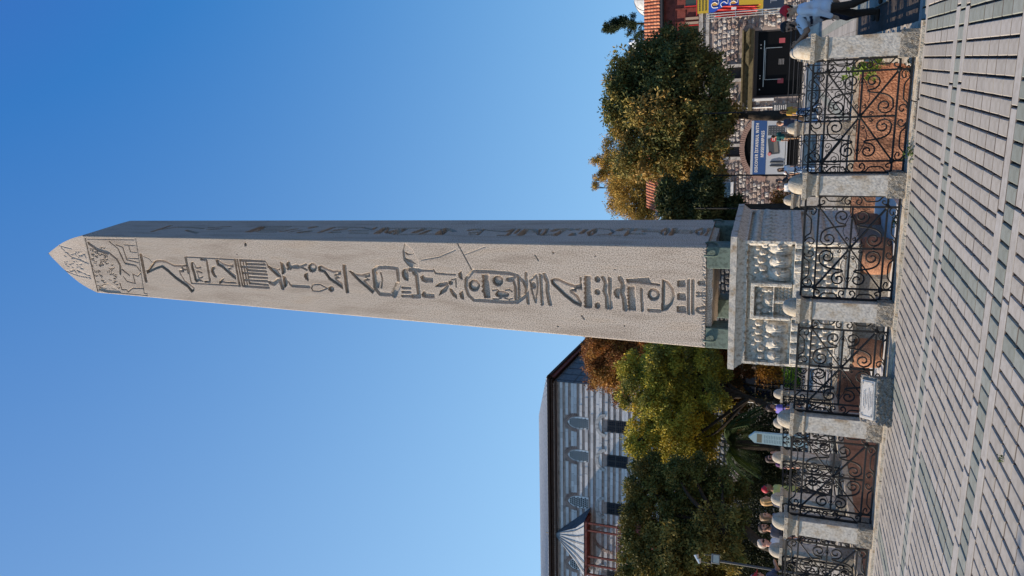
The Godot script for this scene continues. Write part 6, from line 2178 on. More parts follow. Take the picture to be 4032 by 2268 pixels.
	for y in [0.0, 2.73]: b.tube(PackedVector3Array([Vector3(-0.75, y, 0), Vector3(0.75, y, 0)]), 0.025, 6)
	obj("rod", b, M.steel, q)
	# standing dark sign with white lines
	var sg := thing("notice_board", "black standing notice board with rows of white lettering left of the door", "notice board", wall_xf * Vector3(1.55, 0.45, 1.0), -20.0)
	b = MB.new(); b.box(Vector3(0.75, 1.75, 0.06), mv(0, 0.9, 0)); obj("board", b, darkp, sg)
	rng.seed = 3
	b = MB.new()
	for k in 6:
		var x := -0.3
		while x < 0.27:
			var w := rng.randf_range(0.02, 0.06)
			b.box(Vector3(w, 0.06 if k > 0 else 0.09, 0.008), mv(x + w * 0.5, 1.62 - k * 0.13, 0.034))
			x += w + 0.015
	obj("lettering", b, whit, sg)
	# flag poles and the stack of banners at the right edge
	for k in 3:
		var at: Vector3 = wall_xf * Vector3(7.42 + 0.14 * k, 0.45, 0.9 + 0.25 * k)
		var f := thing("flagpole", "steel flagpole with a limp red flag, %s of three by the banners" % ["leftmost", "middle", "rightmost"][k], "flagpole", at, -20.0, "flagpoles before the museum")
		b = MB.new(); b.tube(PackedVector3Array([Vector3(0, 0, 0), Vector3(0, 6.0 - 0.12 * k, 0)]), 0.035, 8); b.lathe(PackedVector2Array([Vector2(0.03, -0.06), Vector2(0.06, 0), Vector2(0, 0.06)]), 8, mv(0, 6.05 - 0.12 * k, 0)); obj("pole", b, M.steel, f)
		b = MB.new(); b.box(Vector3(0.12, 0.05, 0.12), mv(0, 2.6, 0)); b.box(Vector3(0.12, 0.05, 0.12), mv(0, 4.2, 0)); obj("collar", b, M.steel, f)
		b = MB.new()
		var W := 7
		for i in W:
			for j in 9:
				var pt2 := func(ii, jj): return Vector3(0.03 + ii * 0.055 * (1.0 - 0.03 * jj), 5.55 - jj * 0.24 - ii * 0.10, 0.05 * sin(ii * 2.0 + jj * 0.35 + k))
				b.quad(pt2.call(i, j + 1), pt2.call(i + 1, j + 1), pt2.call(i + 1, j), pt2.call(i, j))
		obj("flag", b, M.red_paint, f)
		b = MB.new()
		b.box(Vector3(0.16, 0.3, 0.02), mv(0.2, 4.3, 0.09)); obj("white_emblem", b, whit, f)
	var bn := thing("banner_stack", "tall banner of yellow, blue and navy fields with white curling letters at the right edge", "banner", wall_xf * Vector3(9.25, 1.8, 0.35), -20.0)
	var yel := plain(lin(0.55, 0.38, 0.03), 0.5)
	b = MB.new(); b.box(Vector3(3.0, 0.72, 0.03), mv(0, 4.94, 0)); obj("yellow_field", b, yel, bn)
	b = MB.new(); b.box(Vector3(3.0, 1.85, 0.03), mv(0.02, 3.65, 0)); obj("blue_field", b, plain(lin(0.02, 0.09, 0.5), 0.5), bn)
	b = MB.new(); b.box(Vector3(3.0, 1.47, 0.03), mv(0, 1.98, 0)); obj("yellow_field", b, yel, bn)
	b = MB.new(); b.box(Vector3(3.0, 1.24, 0.03), mv(0, 0.62, 0)); obj("navy_field", b, plain(lin(0.012, 0.025, 0.055), 0.5), bn)
	b = MB.new(); b.box(Vector3(3.2, 0.06, 0.06), mv(0, 5.33, 0)); obj("red_edge", b, M.red_paint, bn)
	for row in 3:
		b = MB.new()
		for k in 4:
			var x := -1.2 + k * 0.7
			var y := 4.2 - row * 0.58
			b.tube(smooth(PackedVector3Array([Vector3(x, y - 0.2, 0.03), Vector3(x, y + 0.1, 0.03), Vector3(x + 0.2, y + 0.2, 0.03), Vector3(x + 0.32, y, 0.03), Vector3(x + 0.2, y - 0.2, 0.03), Vector3(x + 0.45, y - 0.22, 0.03), Vector3(x + 0.5, y + 0.15, 0.03)]), 4), 0.035, 4)
		obj("white_letters", b, whit, bn)
	text3("line", "TİEM", 0.55, plain(lin(0.22, 0.24, 0.28), 0.5), bn, mv(-0.6, 0.62, 0.02))
	b = MB.new()
	b.box(Vector3(0.22, 0.3, 0.02), mv(-0.98, 4.2, 0.03)); b.box(Vector3(0.22, 0.3, 0.02), mv(-0.95, 3.05, 0.03))
	obj("colour_dot", b, plain(lin(0.6, 0.32, 0.06), 0.5), bn)
	rng.seed = 15
	b = MB.new()
	for row in 3:
		var x := -1.35
		for k in 9:
			var w := rng.randf_range(0.05, 0.13)
			if x < -0.3: b.box(Vector3(w, 0.09, 0.01), mv(x + w * 0.5, 5.15 - row * 0.2, 0.021))
			x += w + 0.04
	obj("small_lettering", b, plain(lin(0.12, 0.10, 0.03), 0.5), bn)
	for k in 3:
		b = MB.new()
		b.tube(PackedVector3Array([Vector3(-1.45 + k * 1.4, 0, -0.05), Vector3(-1.45 + k * 1.4, -1.8 + 0.45, -0.05)]), 0.04, 6)
		obj("support", b, M.steel, bn)
	# raised forecourt and railing
	b = MB.new()
	b.box(Vector3(34.0, 0.47, 9.0), Transform3D(Basis(Vector3.UP, deg_to_rad(-20)), o + Basis(Vector3.UP, deg_to_rad(-20)) * Vector3(3.0, 0.235, 4.4)))
	tag(obj("forecourt", b, M.white_stone), "raised stone forecourt before the museum", "", "", "structure")
	var rl := thing("railing", "dark blue-grey metal railing along the edge of the museum forecourt", "railing", wall_xf * Vector3(3.0, 0.47, 7.0), -20.0)
	for k in 15:
		b = MB.new(); b.box(Vector3(0.06, 0.9, 0.06), mv(-14 + k * 2.0, 0.45, 0)); obj("post", b, M.dark_frame, rl)
	b = MB.new()
	for y in [0.2, 0.42, 0.64, 0.88]: b.box(Vector3(28.0, 0.035, 0.03), mv(0, y, 0.05))
	obj("rail", b, M.dark_frame, rl)

func build_terrace_wall() -> void:
	rng.seed = 41
	var o := Vector3(-9.957, 0, -50)
	var r := thing("arcade_wall", "low grey stone wall with three dark arched windows under the trees", "wall", o, -15.0)
	var b := MB.new()
	b.box(Vector3(30.0, 6.4, 0.6), mv(0.5, 3.2, -0.32))
	obj("wall", b, stone(lin(0.12, 0.105, 0.095), M.t_grain, 0.9, M.t_stain, 4.0, M.t_bump, 1.2), r)
	var arches := [[4.85, 0.88, 0.5, 2.45, 3.29], [-0.08, 0.8, 0.5, 2.35, 3.12], [-1.9, 0.78, 0.5, 2.4, 3.3]]
	var hole := func(c: Vector2, w: float, h: float) -> bool:
		for a in arches:
			if c.x + w > a[0] - a[1] - 0.05 and c.x - w < a[0] + a[1] + 0.05:
				if c.y - h < a[3] or Vector2((c.x - a[0]) / (a[1] + 0.38), (c.y - a[3]) / (a[4] - a[3] + 0.4)).length() < 1.0: return true
		return false
	rubble(r, -13.0, 14.5, 0.3, 6.1, hole, [Color(0.24, 0.24, 0.24), Color(0.19, 0.185, 0.18), Color(0.29, 0.285, 0.28), Color(0.14, 0.13, 0.12)], 0.42, 0.29, func(c): return absf(c.x - 1.5) + absf(c.y - 2.2) * 1.6)
	for a in arches:
		b = MB.new()
		b.prism(arch_shape(a[0], a[1], a[2], a[3], a[4]), 0.0, 0.03)
		var w := obj("arched_window", b, M.dark_glass, r)
		b = MB.new()
		b.box(Vector3(0.04, a[3] - a[2], 0.05), mv(a[0], (a[2] + a[3]) * 0.5, 0.05)); b.box(Vector3(a[1] * 2, 0.05, 0.05), mv(a[0], a[3], 0.052)); b.box(Vector3(a[1] * 2, 0.04, 0.05), mv(a[0], 1.5, 0.052))
		obj("glazing_bar", b, M.dark_frame, w)
		voussoirs(r, a[0], a[1], a[3], a[4], 0.3, 22, plain(lin(0.28, 0.22, 0.2), 0.9))
	b = MB.new()
	b.tube(PackedVector3Array([Vector3(3.65, 0.3, 0.12), Vector3(3.65, 4.2, 0.12)]), 0.05, 6)
	obj("drainpipe", b, M.white_paint, r)
	b = MB.new()
	b.box(Vector3(30.0, 0.3, 1.1), mv(0.5, 6.4, -0.3))
	obj("coping", b, M.white_stone, r)

func build_hall() -> void:
	rng.seed = 51
	var o := Vector3(-14.141, 0, -70)
	var r := thing("palace_hall", "tall palace hall of striped brick and stone with lead roof and lattice windows", "building", o, -11.0)
	var L := -22.0
	var R := 5.4
	var D := 22.0
	var lat := [1.45, -1.91, -6.75, -13.49]
	var rec := [1.46, -2.05, -6.97, -14.2]
	var b := MB.new()
	var holes := []
	for x in lat: holes.append([x - 0.62, x + 0.62, 17.87, 19.45])
	for x in rec: holes.append([x - 0.62, x + 0.62, 14.05, 16.04])
	b.box(Vector3(R - L, 21.2, 0.4), mv((L + R) * 0.5, 10.6, -0.25))
	b.box(Vector3(0.3, 21.2, D - 0.5), mv(R - 0.18, 10.6, -D * 0.5 - 0.25)); b.box(Vector3(R - L, 21.2, 0.3), mv((L + R) * 0.5, 10.6, -D)); b.box(Vector3(0.3, 21.2, D - 0.8), mv(L + 0.2, 10.6, -D * 0.5))
	obj("wall", b, M.brickband, r)
	# bands: pale stone courses proud of thin brick courses
	var near := []
	var rest := [[], []]
	var blk := MB.new()
	blk.box(Vector3(1, 1, 0.07), mv(0, 0, 0.0), 0.0)
	var bm := blk.mesh()
	var cols := [Color(0.74, 0.72, 0.71), Color(0.68, 0.66, 0.65), Color(0.78, 0.755, 0.74), Color(0.61, 0.585, 0.57)]
	var mats := []
	for c in cols:
		var m: StandardMaterial3D = M.ashlar.duplicate()
		m.vertex_color_use_as_albedo = false
		m.albedo_color = c.linear_to_srgb()
		mats.append(m)
	# where the next window begins and ends on a course
	var next_hole := func(x0: float, y0: float, y1: float) -> Vector2:
		var best := Vector2(1e9, 1e9)
		for x in lat:
			var half := 0.64
			if y0 > 19.0: half = 0.92 * sqrt(maxf(0.0, 1.0 - pow((y0 - 19.0) / 1.35, 2.0))) if y0 < 20.3 else 0.0
			if y1 > 17.8 and y0 < 20.3 and half > 0.05 and x + half > x0 and x - half < best.x: best = Vector2(x - half, x + half)
		for x in rec:
			if y1 > 14.0 and y0 < 16.06 and x + 0.63 > x0 and x - 0.63 < best.x: best = Vector2(x - 0.63, x + 0.63)
		return best
	var y := 9.9
	var n := 0
	while y < 21.0:
		var hh := 0.30 if n % 2 == 0 else 0.28
		var mid := y > 16.4 and y < 17.8
		var double := n % 5 == 3
		var x := L + rng.randf() * 0.5
		while x < R:
			var w := rng.randf_range(0.55, 1.15)
			w = minf(w, R - x)
			var gap: Vector2 = next_hole.call(x, y, y + hh)
			if gap.x <= x + 0.02:
				x = gap.y + 0.005
				continue
			w = minf(w, gap.x - x)
			if w > 0.05:
				near.append([absf(x + 3.0) * (1.0 if y > 13.3 else 9.0), Transform3D(Basis.from_scale(Vector3(w - 0.02, hh - 0.015, 1.0)), Vector3(x + w * 0.5, y + hh * 0.5, 0.0 + rng.randf_range(-0.012, 0.012))), rng.randi() % 4])
			x += w
		y += hh
		if not double:
			y += 0.26
		n += 1
	near.sort_custom(func(a, c): return a[0] < c[0])
	for k in near.size():
		var it: Array = near[k]
		if k < 295: piece("stone_block", bm, mats[it[2]], r, it[1])
		else:
			rest[0].append(it[1])
			rest[1].append(cols[it[2]])
	multi("block_field", bm, M.ashlar, rest[0], rest[1], r)
	# thin mortar lines between the brick courses
	b = MB.new()
	y = 9.9
	n = 0
	while y < 21.0:
		y += 0.30 if n % 2 == 0 else 0.28
		if n % 5 != 3:
			for k in 2: b.box(Vector3(R - L - 0.1, 0.022, 0.012), mv((L + R) * 0.5, y + 0.09 + k * 0.085, -0.046))
			y += 0.26
		n += 1
	obj("mortar_line", b, M.white_stone, r)
	# lattice windows
	var disc := MB.new()
	disc.lathe(PackedVector2Array([Vector2(0.085, -0.01), Vector2(0.085, 0.012), Vector2(0, 0.012)]), 6, Transform3D(Basis(Vector3.RIGHT, PI / 2), Vector3.ZERO))
	var dm := disc.mesh()
	for x in lat:
		b = MB.new()
		var pts := PackedVector2Array([Vector2(x - 0.6, 17.87), Vector2(x + 0.6, 17.87), Vector2(x + 0.6, 19.0), Vector2(x + 0.52, 19.4), Vector2(x + 0.32, 19.72), Vector2(x, 19.95), Vector2(x - 0.32, 19.72), Vector2(x - 0.52, 19.4), Vector2(x - 0.6, 19.0)])
		b.prism(pts, -0.04, 0.03)
		var w := obj("lattice_window", b, M.white_paint, r)
		var grid := MB.new()
		for j in 10:
			for i in 6:
				var px: float = x - 0.48 + i * 0.2 + (0.1 if j % 2 else 0.0)
				var py := 18.0 + j * 0.185
				if px > x + 0.5 or not Geometry2D.is_point_in_polygon(Vector2(px, py + 0.1), pts): continue
				grid.lathe(PackedVector2Array([Vector2(0.092, -0.012), Vector2(0.092, 0.012), Vector2(0, 0.012)]), 6, Transform3D(Basis(Vector3.RIGHT, PI / 2), Vector3(px, py, 0.032)))
		obj("opening", grid, M.black_glass, w)
		var t := Node3D.new()
		t.name = "brick_arch"
		r.add_child(t, true)
		for k in 19:
			var a := PI * (k + 0.5) / 19
			var vb := MB.new()
			vb.box(Vector3(0.10, 0.34, 0.1), Transform3D(Basis(Vector3.BACK, a - PI / 2), Vector3(x + 0.78 * cos(a), 19.05 + (0.90 + 0.18 * sin(a)) * sin(a), 0.01)))
			piece("brick", vb.mesh(), M.brickband, t, Transform3D())
	# barred windows with carved tympana
	for x in rec:
		b = MB.new()
		b.box(Vector3(1.2, 1.98, 0.06), mv(x, 15.045, -0.06))
		var w := obj("barred_window", b, M.dark_glass, r)
		b = MB.new()
		for e in [-1, 1]: b.box(Vector3(0.09, 1.98, 0.06), mv(x + e * 0.57, 15.045, -0.02))
		for yy in [14.1, 15.2, 16.0]: b.box(Vector3(1.2, 0.09, 0.055), mv(x, yy, -0.02))
		b.box(Vector3(0.07, 1.98, 0.05), mv(x, 15.045, -0.021))
		obj("frame", b, M.dark_frame, w)
		b = MB.new()
		for k in 6: b.box(Vector3(0.02, 1.9, 0.02), mv(x - 0.45 + k * 0.18, 15.045, 0.008))
		for k in 9: b.box(Vector3(1.1, 0.02, 0.02), mv(x, 14.25 + k * 0.2, 0.022))
		obj("bar", b, M.dark_frame, w)
		b = MB.new()
		for k in 11:
			var a := PI * (k + 0.5) / 11
			b.box(Vector3(0.32, 0.30, 0.1), Transform3D(Basis(Vector3.BACK, a - PI / 2), Vector3(x + 1.0 * cos(a), 16.25 + 0.78 * sin(a), 0.03 + 0.001 * k)))
		obj("relieving_arch", b, M.white_stone, r)
	# eaves and roof
	b = MB.new()
	b.box(Vector3(R - L + 0.3, 0.16, 0.3), mv((L + R) * 0.5, 21.1, 0.1)); b.box(Vector3(R - L + 0.5, 0.14, 0.5), mv((L + R) * 0.5, 21.44, 0.2)); b.box(Vector3(R - L + 0.8, 0.2, 0.75), mv((L + R) * 0.5, 21.68, 0.3))
	b.box(Vector3(0.5, 0.14, D), mv(R + 0.2, 21.44, -D * 0.5)); b.box(Vector3(0.75, 0.2, D), mv(R + 0.3, 21.68, -D * 0.5))
	var ev := obj("eaves", b, M.dark_wood, r)
	b = MB.new()
	for k in 130: b.box(Vector3(0.1, 0.17, 0.16), mv(L + 0.1 + k * 0.21, 21.27, 0.2))
	obj("dentils", b, M.brickband, ev)
	b = MB.new()
	var c := [Vector3(L, 21.79, 0.72), Vector3(R + 0.72, 21.79, 0.72), Vector3(R + 0.72, 21.79, -D), Vector3(L, 21.79, -D)]
	var ra := Vector3(-1.5, 25.6, -8.5)
	var rb := Vector3(L, 25.6, -8.5)
	b.quad(c[0], c[1], ra, rb); b.tri(c[1], c[2], ra); b.quad(c[2], c[3], rb, ra)
	var roof := obj("lead_roof", b, M.lead, r)
	b = MB.new()
	for k in 60:
		var x := R + 0.5 - k * 0.46
		var top := minf(1.0, (R + 0.72 - x) / (R + 0.72 + 1.5))
		b.tube(PackedVector3Array([Vector3(x, 21.83, 0.70), Vector3(x, 21.83 + 3.78 * top, 0.70 - 9.2 * top)]), 0.03, 4)
	obj("seam", b, M.lead, roof)
	# lead clad flank on the right, with a lower lean-to
	b = MB.new()
	b.box(Vector3(0.06, 4.6, D), mv(R + 0.05, 18.9, -D * 0.5 + 0.1))
	for k in 8: b.box(Vector3(0.1, 4.6, 0.05), mv(R + 0.08, 18.9, -0.4 - k * 2.0))
	for k in 2: b.box(Vector3(0.09, 0.05, D), mv(R + 0.08, 17.9 + k * 1.5, -D * 0.5))
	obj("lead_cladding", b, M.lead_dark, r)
	b = MB.new()
	b.box(Vector3(0.12, 0.35, D), mv(R + 0.4, 21.45, -D * 0.5 - 0.1))
	obj("red_soffit", b, M.red_wood, r)
	# porch
	b = MB.new()
	var ap := Vector3(-10.5, 21.4, 0.12)
	var e1 := Vector3(-7.75, 17.83, 2.0)
	var e0 := Vector3(-13.4, 17.83, 2.0)
	var w1 := Vector3(-7.1, 17.6, 0.06)
	var w0 := Vector3(-14.0, 17.6, 0.06)
	var kr := Vector3(-8.9, 18.85, 1.3)
	var kl := Vector3(-12.5, 18.85, 1.3)
	var kw1 := Vector3(-8.2, 18.75, 0.06)
	var kw0 := Vector3(-12.4, 18.75, 0.06)
	b.quad(e0, e1, kr, kl); b.tri(kl, kr, ap)
	var pr := obj("porch_roof", b, M.lead, r)
	b = MB.new()
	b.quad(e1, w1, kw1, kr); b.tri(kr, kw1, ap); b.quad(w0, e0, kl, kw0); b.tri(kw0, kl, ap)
	obj("porch_roof_side", b, M.lead_dark, pr)
	b = MB.new()
	for k in 6:
		var f := (k + 0.5) / 6.0
		b.tube(PackedVector3Array([e0.lerp(e1, f) + Vector3(0, 0.04, 0.03), kl.lerp(kr, f) + Vector3(0, 0.04, 0.03), ap.lerp(kl.lerp(kr, f), 0.12)]), 0.03, 4)
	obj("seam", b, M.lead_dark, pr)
	b = MB.new()
	b.lathe(PackedVector2Array([Vector2(0.12, 0), Vector2(0.16, 0.2), Vector2(0.05, 0.35), Vector2(0.14, 0.5), Vector2(0.03, 0.7), Vector2(0.0, 0.95)]), 8, Transform3D(Basis(), ap))
	obj("finial", b, plain(lin(0.4, 0.25, 0.08), 0.4, 0.7), pr)
	b = MB.new()
	b.box(Vector3(5.7, 0.22, 0.14), mv(-10.55, 17.68, 1.9)); b.box(Vector3(0.14, 0.22, 1.7), mv(-7.8, 17.68, 1.0)); b.box(Vector3(5.5, 0.06, 1.8), mv(-10.55, 17.75, 1.0))
	obj("porch_beam", b, M.red_wood, r)
	for x in [-7.85, -8.6, -11.3, -12.2, -13.2]:
		b = MB.new()
		b.box(Vector3(0.16, 4.0, 0.16), mv(x, 15.6, 1.85))
		obj("porch_post", b, M.red_wood, r)
	b = MB.new()
	b.box(Vector3(6.0, 0.3, 2.0), mv(-10.55, 13.6, 1.05)); b.box(Vector3(6.0, 13.4, 1.6), mv(-10.55, 6.7, 0.85))
	obj("porch_deck", b, M.red_wood, r)
	b = MB.new()
	for yy in [13.75, 14.15, 14.5]: b.box(Vector3(5.7, 0.09, 0.09), mv(-10.55, yy + 0.15, 1.92))
	obj("porch_rail", b, M.red_wood, r)
	for k in 34:
		b = MB.new()
		b.box(Vector3(0.06, 0.85, 0.05), mv(-13.4 + k * 0.17, 14.2, 1.9))
		obj("baluster", b, M.red_wood, r)
	voussoirs(r, -10.2, 1.25, 15.4, 17.1, 0.3, 26, M.brickband, 0.06)

func build_far() -> void:
	# modern block
	var t := thing("modern_block", "dark glass and metal office block rising behind the big tree", "building", Vector3(34, 0, -120), -8.0)
	var b := MB.new()
	b.box(Vector3(11.5, 24.0, 14.0), mv(0, 12.0, 0))
	obj("body", b, plain(lin(0.05, 0.06, 0.075), 0.5), t)
	b = MB.new()
	b.box(Vector3(8.0, 1.6, 10.0), mv(-1.0, 24.8, 0)); b.box(Vector3(4.6, 1.3, 6.0), mv(-2.4, 26.25, 0))
	obj("penthouse", b, plain(lin(0.04, 0.045, 0.055), 0.5), t)
	for k in 6:
		b = MB.new()
		b.box(Vector3(1.5, 3.4, 0.1), mv(-4.6 + k * 1.85, 21.5, 7.05))
		obj("window", b, plain(lin(0.10, 0.17, 0.22), 0.1), t)
	for k in 4:
		b = MB.new()
		b.box(Vector3(12.0, 0.3, 14.4), mv(0, 15.0 + k * 3.0, 0))
		obj("ledge", b, plain(lin(0.03, 0.035, 0.045), 0.6), t)
	var w := thing("rooftop_unit", "white rooftop unit showing above the yellow tree", "rooftop unit", Vector3(16.6, 0, -100), -10.0)
	b = MB.new(); b.box(Vector3(1.6, 22.6, 3.0), mv(0, 11.3, 0), 0.1); obj("shaft", b, M.white_stone, w)
	b = MB.new(); b.box(Vector3(1.9, 0.25, 3.3), mv(0, 22.75, 0), 0.05); obj("cap", b, M.white_paint, w)
	# mosque-like complex with lead domes and small turrets
	var m := thing("domed_building", "pale domed building with small white turrets above the tile roof", "building", Vector3(36.0, 0, -95), -12.0)
	b = MB.new(); b.box(Vector3(26.0, 17.6, 10.0), mv(0, 8.8, 0)); obj("block", b, M.white_stone, m)
	for d in [[1.6, 2.4, 17.6], [-4.2, 2.2, 17.5], [7.0, 2.6, 17.6]]:
		b = MB.new()
		var pf := PackedVector2Array()
		for k in 9: pf.append(Vector2(d[1] * cos(PI * 0.5 * k / 8), d[2] + d[1] * 0.85 * sin(PI * 0.5 * k / 8)))
		pf[8].x = 0
		b.lathe(pf, 20)
		b.lathe(PackedVector2Array([Vector2(d[1] + 0.1, d[2] - 1.0), Vector2(d[1] + 0.1, d[2])]), 20)
		for q in b.v.size(): b.v[q] += Vector3(d[0], 0, 3.2)
		var dome := obj("dome", b, M.lead, m)
		b = MB.new()
		for k in 10:
			var a := TAU * k / 10
			var pts := PackedVector3Array()
			for j in 6: pts.append(Vector3(d[0] + (d[1] + 0.02) * cos(PI * 0.5 * j / 6) * cos(a), d[2] + (d[1] + 0.02) * 0.85 * sin(PI * 0.5 * j / 6), 3.2 + (d[1] + 0.02) * cos(PI * 0.5 * j / 6) * sin(a)))
			b.tube(pts, 0.045, 4)
		obj("rib", b, M.lead_dark, dome)
	for q in [[-3.9, 17.9], [2.6, 19.6]]:
		b = MB.new()
		b.lathe(PackedVector2Array([Vector2(0.75, 16.0), Vector2(0.75, q[1] + 0.9), Vector2(0.95, q[1] + 1.0), Vector2(0.95, q[1] + 1.15), Vector2(0, q[1] + 2.2)]), 8)
		for i in b.v.size(): b.v[i] += Vector3(q[0], 0, 4.6)
		var tu := obj("turret", b, M.white_paint, m)
		for k in 3:
			b = MB.new()
			b.prism(arch_shape(0, 0.17, q[1] - 0.1, q[1] + 0.4, q[1] + 0.6, 6), 0.0, 0.03, Transform3D(Basis(Vector3.UP, -0.785 + 0.785 * k), Vector3(q[0], 0, 4.6)) * mv(0, 0, 0.72))
			obj("opening", b, M.dark_frame, tu)

func build_street_things() -> void:
	# white totem sign in the shape of an obelisk
	var t := thing("information_totem", "pale glass information sign with pointed top behind the left fence", "sign", Vector3(-5.82, 0, -33), -24.0)
	var b := MB.new()
	b.prism(PackedVector2Array([Vector2(-0.29, 0.05), Vector2(0.29, 0.05), Vector2(0.25, 2.12), Vector2(0, 2.36), Vector2(-0.25, 2.12)]), -0.06, 0.06)
	obj("panel", b, plain(lin(0.60, 0.66, 0.58), 0.6), t)
	b = MB.new()
	b.box(Vector3(0.42, 0.2, 0.012), mv(0, 1.93, 0.062))
	obj("photo", b, plain(lin(0.3, 0.22, 0.12), 0.5), t)
	rng.seed = 6
	for col in 2:
		b = MB.new()
		for k in 16: b.box(Vector3(rng.randf_range(0.12, 0.19), 0.022, 0.008), mv(-0.11 + col * 0.21, 1.72 - k * 0.065, 0.0625))
		obj("lettering", b, plain(lin(0.25, 0.3, 0.28), 0.6), t)
	b = MB.new(); b.box(Vector3(0.7, 0.06, 0.3), mv(0, 0.03, 0)); obj("base", b, M.white_stone, t)
	# lamp post with floodlight
	var l := thing("floodlight_post", "slim grey post carrying a square floodlight and two small spotlights", "lamp post", Vector3(-10.25, 0, -30), 20.0)
	b = MB.new(); b.tube(PackedVector3Array([Vector3(0, 0, 0), Vector3(0, 3.4, 0)]), 0.05, 8); obj("post", b, plain(lin(0.06, 0.06, 0.062), 0.6), l)
	b = MB.new(); b.box(Vector3(0.36, 0.32, 0.12), Transform3D(Basis(Vector3.RIGHT, 0.3), Vector3(0.05, 3.3, 0.12)), 0.02)
	var h := obj("floodlight", b, plain(lin(0.14, 0.15, 0.15), 0.5), l)
	b = MB.new(); b.box(Vector3(0.28, 0.22, 0.01), Transform3D(Basis(Vector3.RIGHT, 0.3), Vector3(0.05, 3.3, 0.12)) * mv(0, 0, 0.065)); obj("glass", b, plain(lin(0.35, 0.42, 0.42), 0.1), h)
	b = MB.new(); b.box(Vector3(0.5, 0.03, 0.03), mv(0.0, 3.45, 0)); b.tube(PackedVector3Array([Vector3(-0.15, 3.45, 0), Vector3(-0.12, 3.85, 0)]), 0.015, 5); b.tube(PackedVector3Array([Vector3(0.17, 3.45, 0), Vector3(0.15, 3.75, 0)]), 0.015, 5); obj("bracket", b, M.dark_frame, l)
	for s in [[-0.12, 3.92], [0.02, 4.02]]:
		b = MB.new(); b.lathe(PackedVector2Array([Vector2(0, -0.1), Vector2(0.05, -0.09), Vector2(0.10, 0.08), Vector2(0, 0.08)]), 10, Transform3D(Basis(Vector3.FORWARD, 1.2), Vector3(s[0], s[1], 0.03))); obj("spotlight", b, M.steel, l)
	# thin dark lamp posts before the museum
	for q in [[Vector3(9.9, 0, -41), "before the black door"], [Vector3(6.55, 0, -41), "left of the museum poster"], [Vector3(4.55, 0, -39), "behind the right edge of the pedestal"]]:
		var p := thing("dark_pole", "slim black lamp post %s" % q[1], "lamp post", q[0], 0.0, "slim black posts")
		b = MB.new(); b.tube(PackedVector3Array([Vector3(0, 0, 0), Vector3(0, 5.6, 0)]), 0.04, 8); obj("post", b, M.iron, p)
		b = MB.new(); b.lathe(PackedVector2Array([Vector2(0.12, 0), Vector2(0.12, 0.12), Vector2(0.06, 0.4), Vector2(0, 0.4)]), 8); obj("foot", b, M.iron, p)

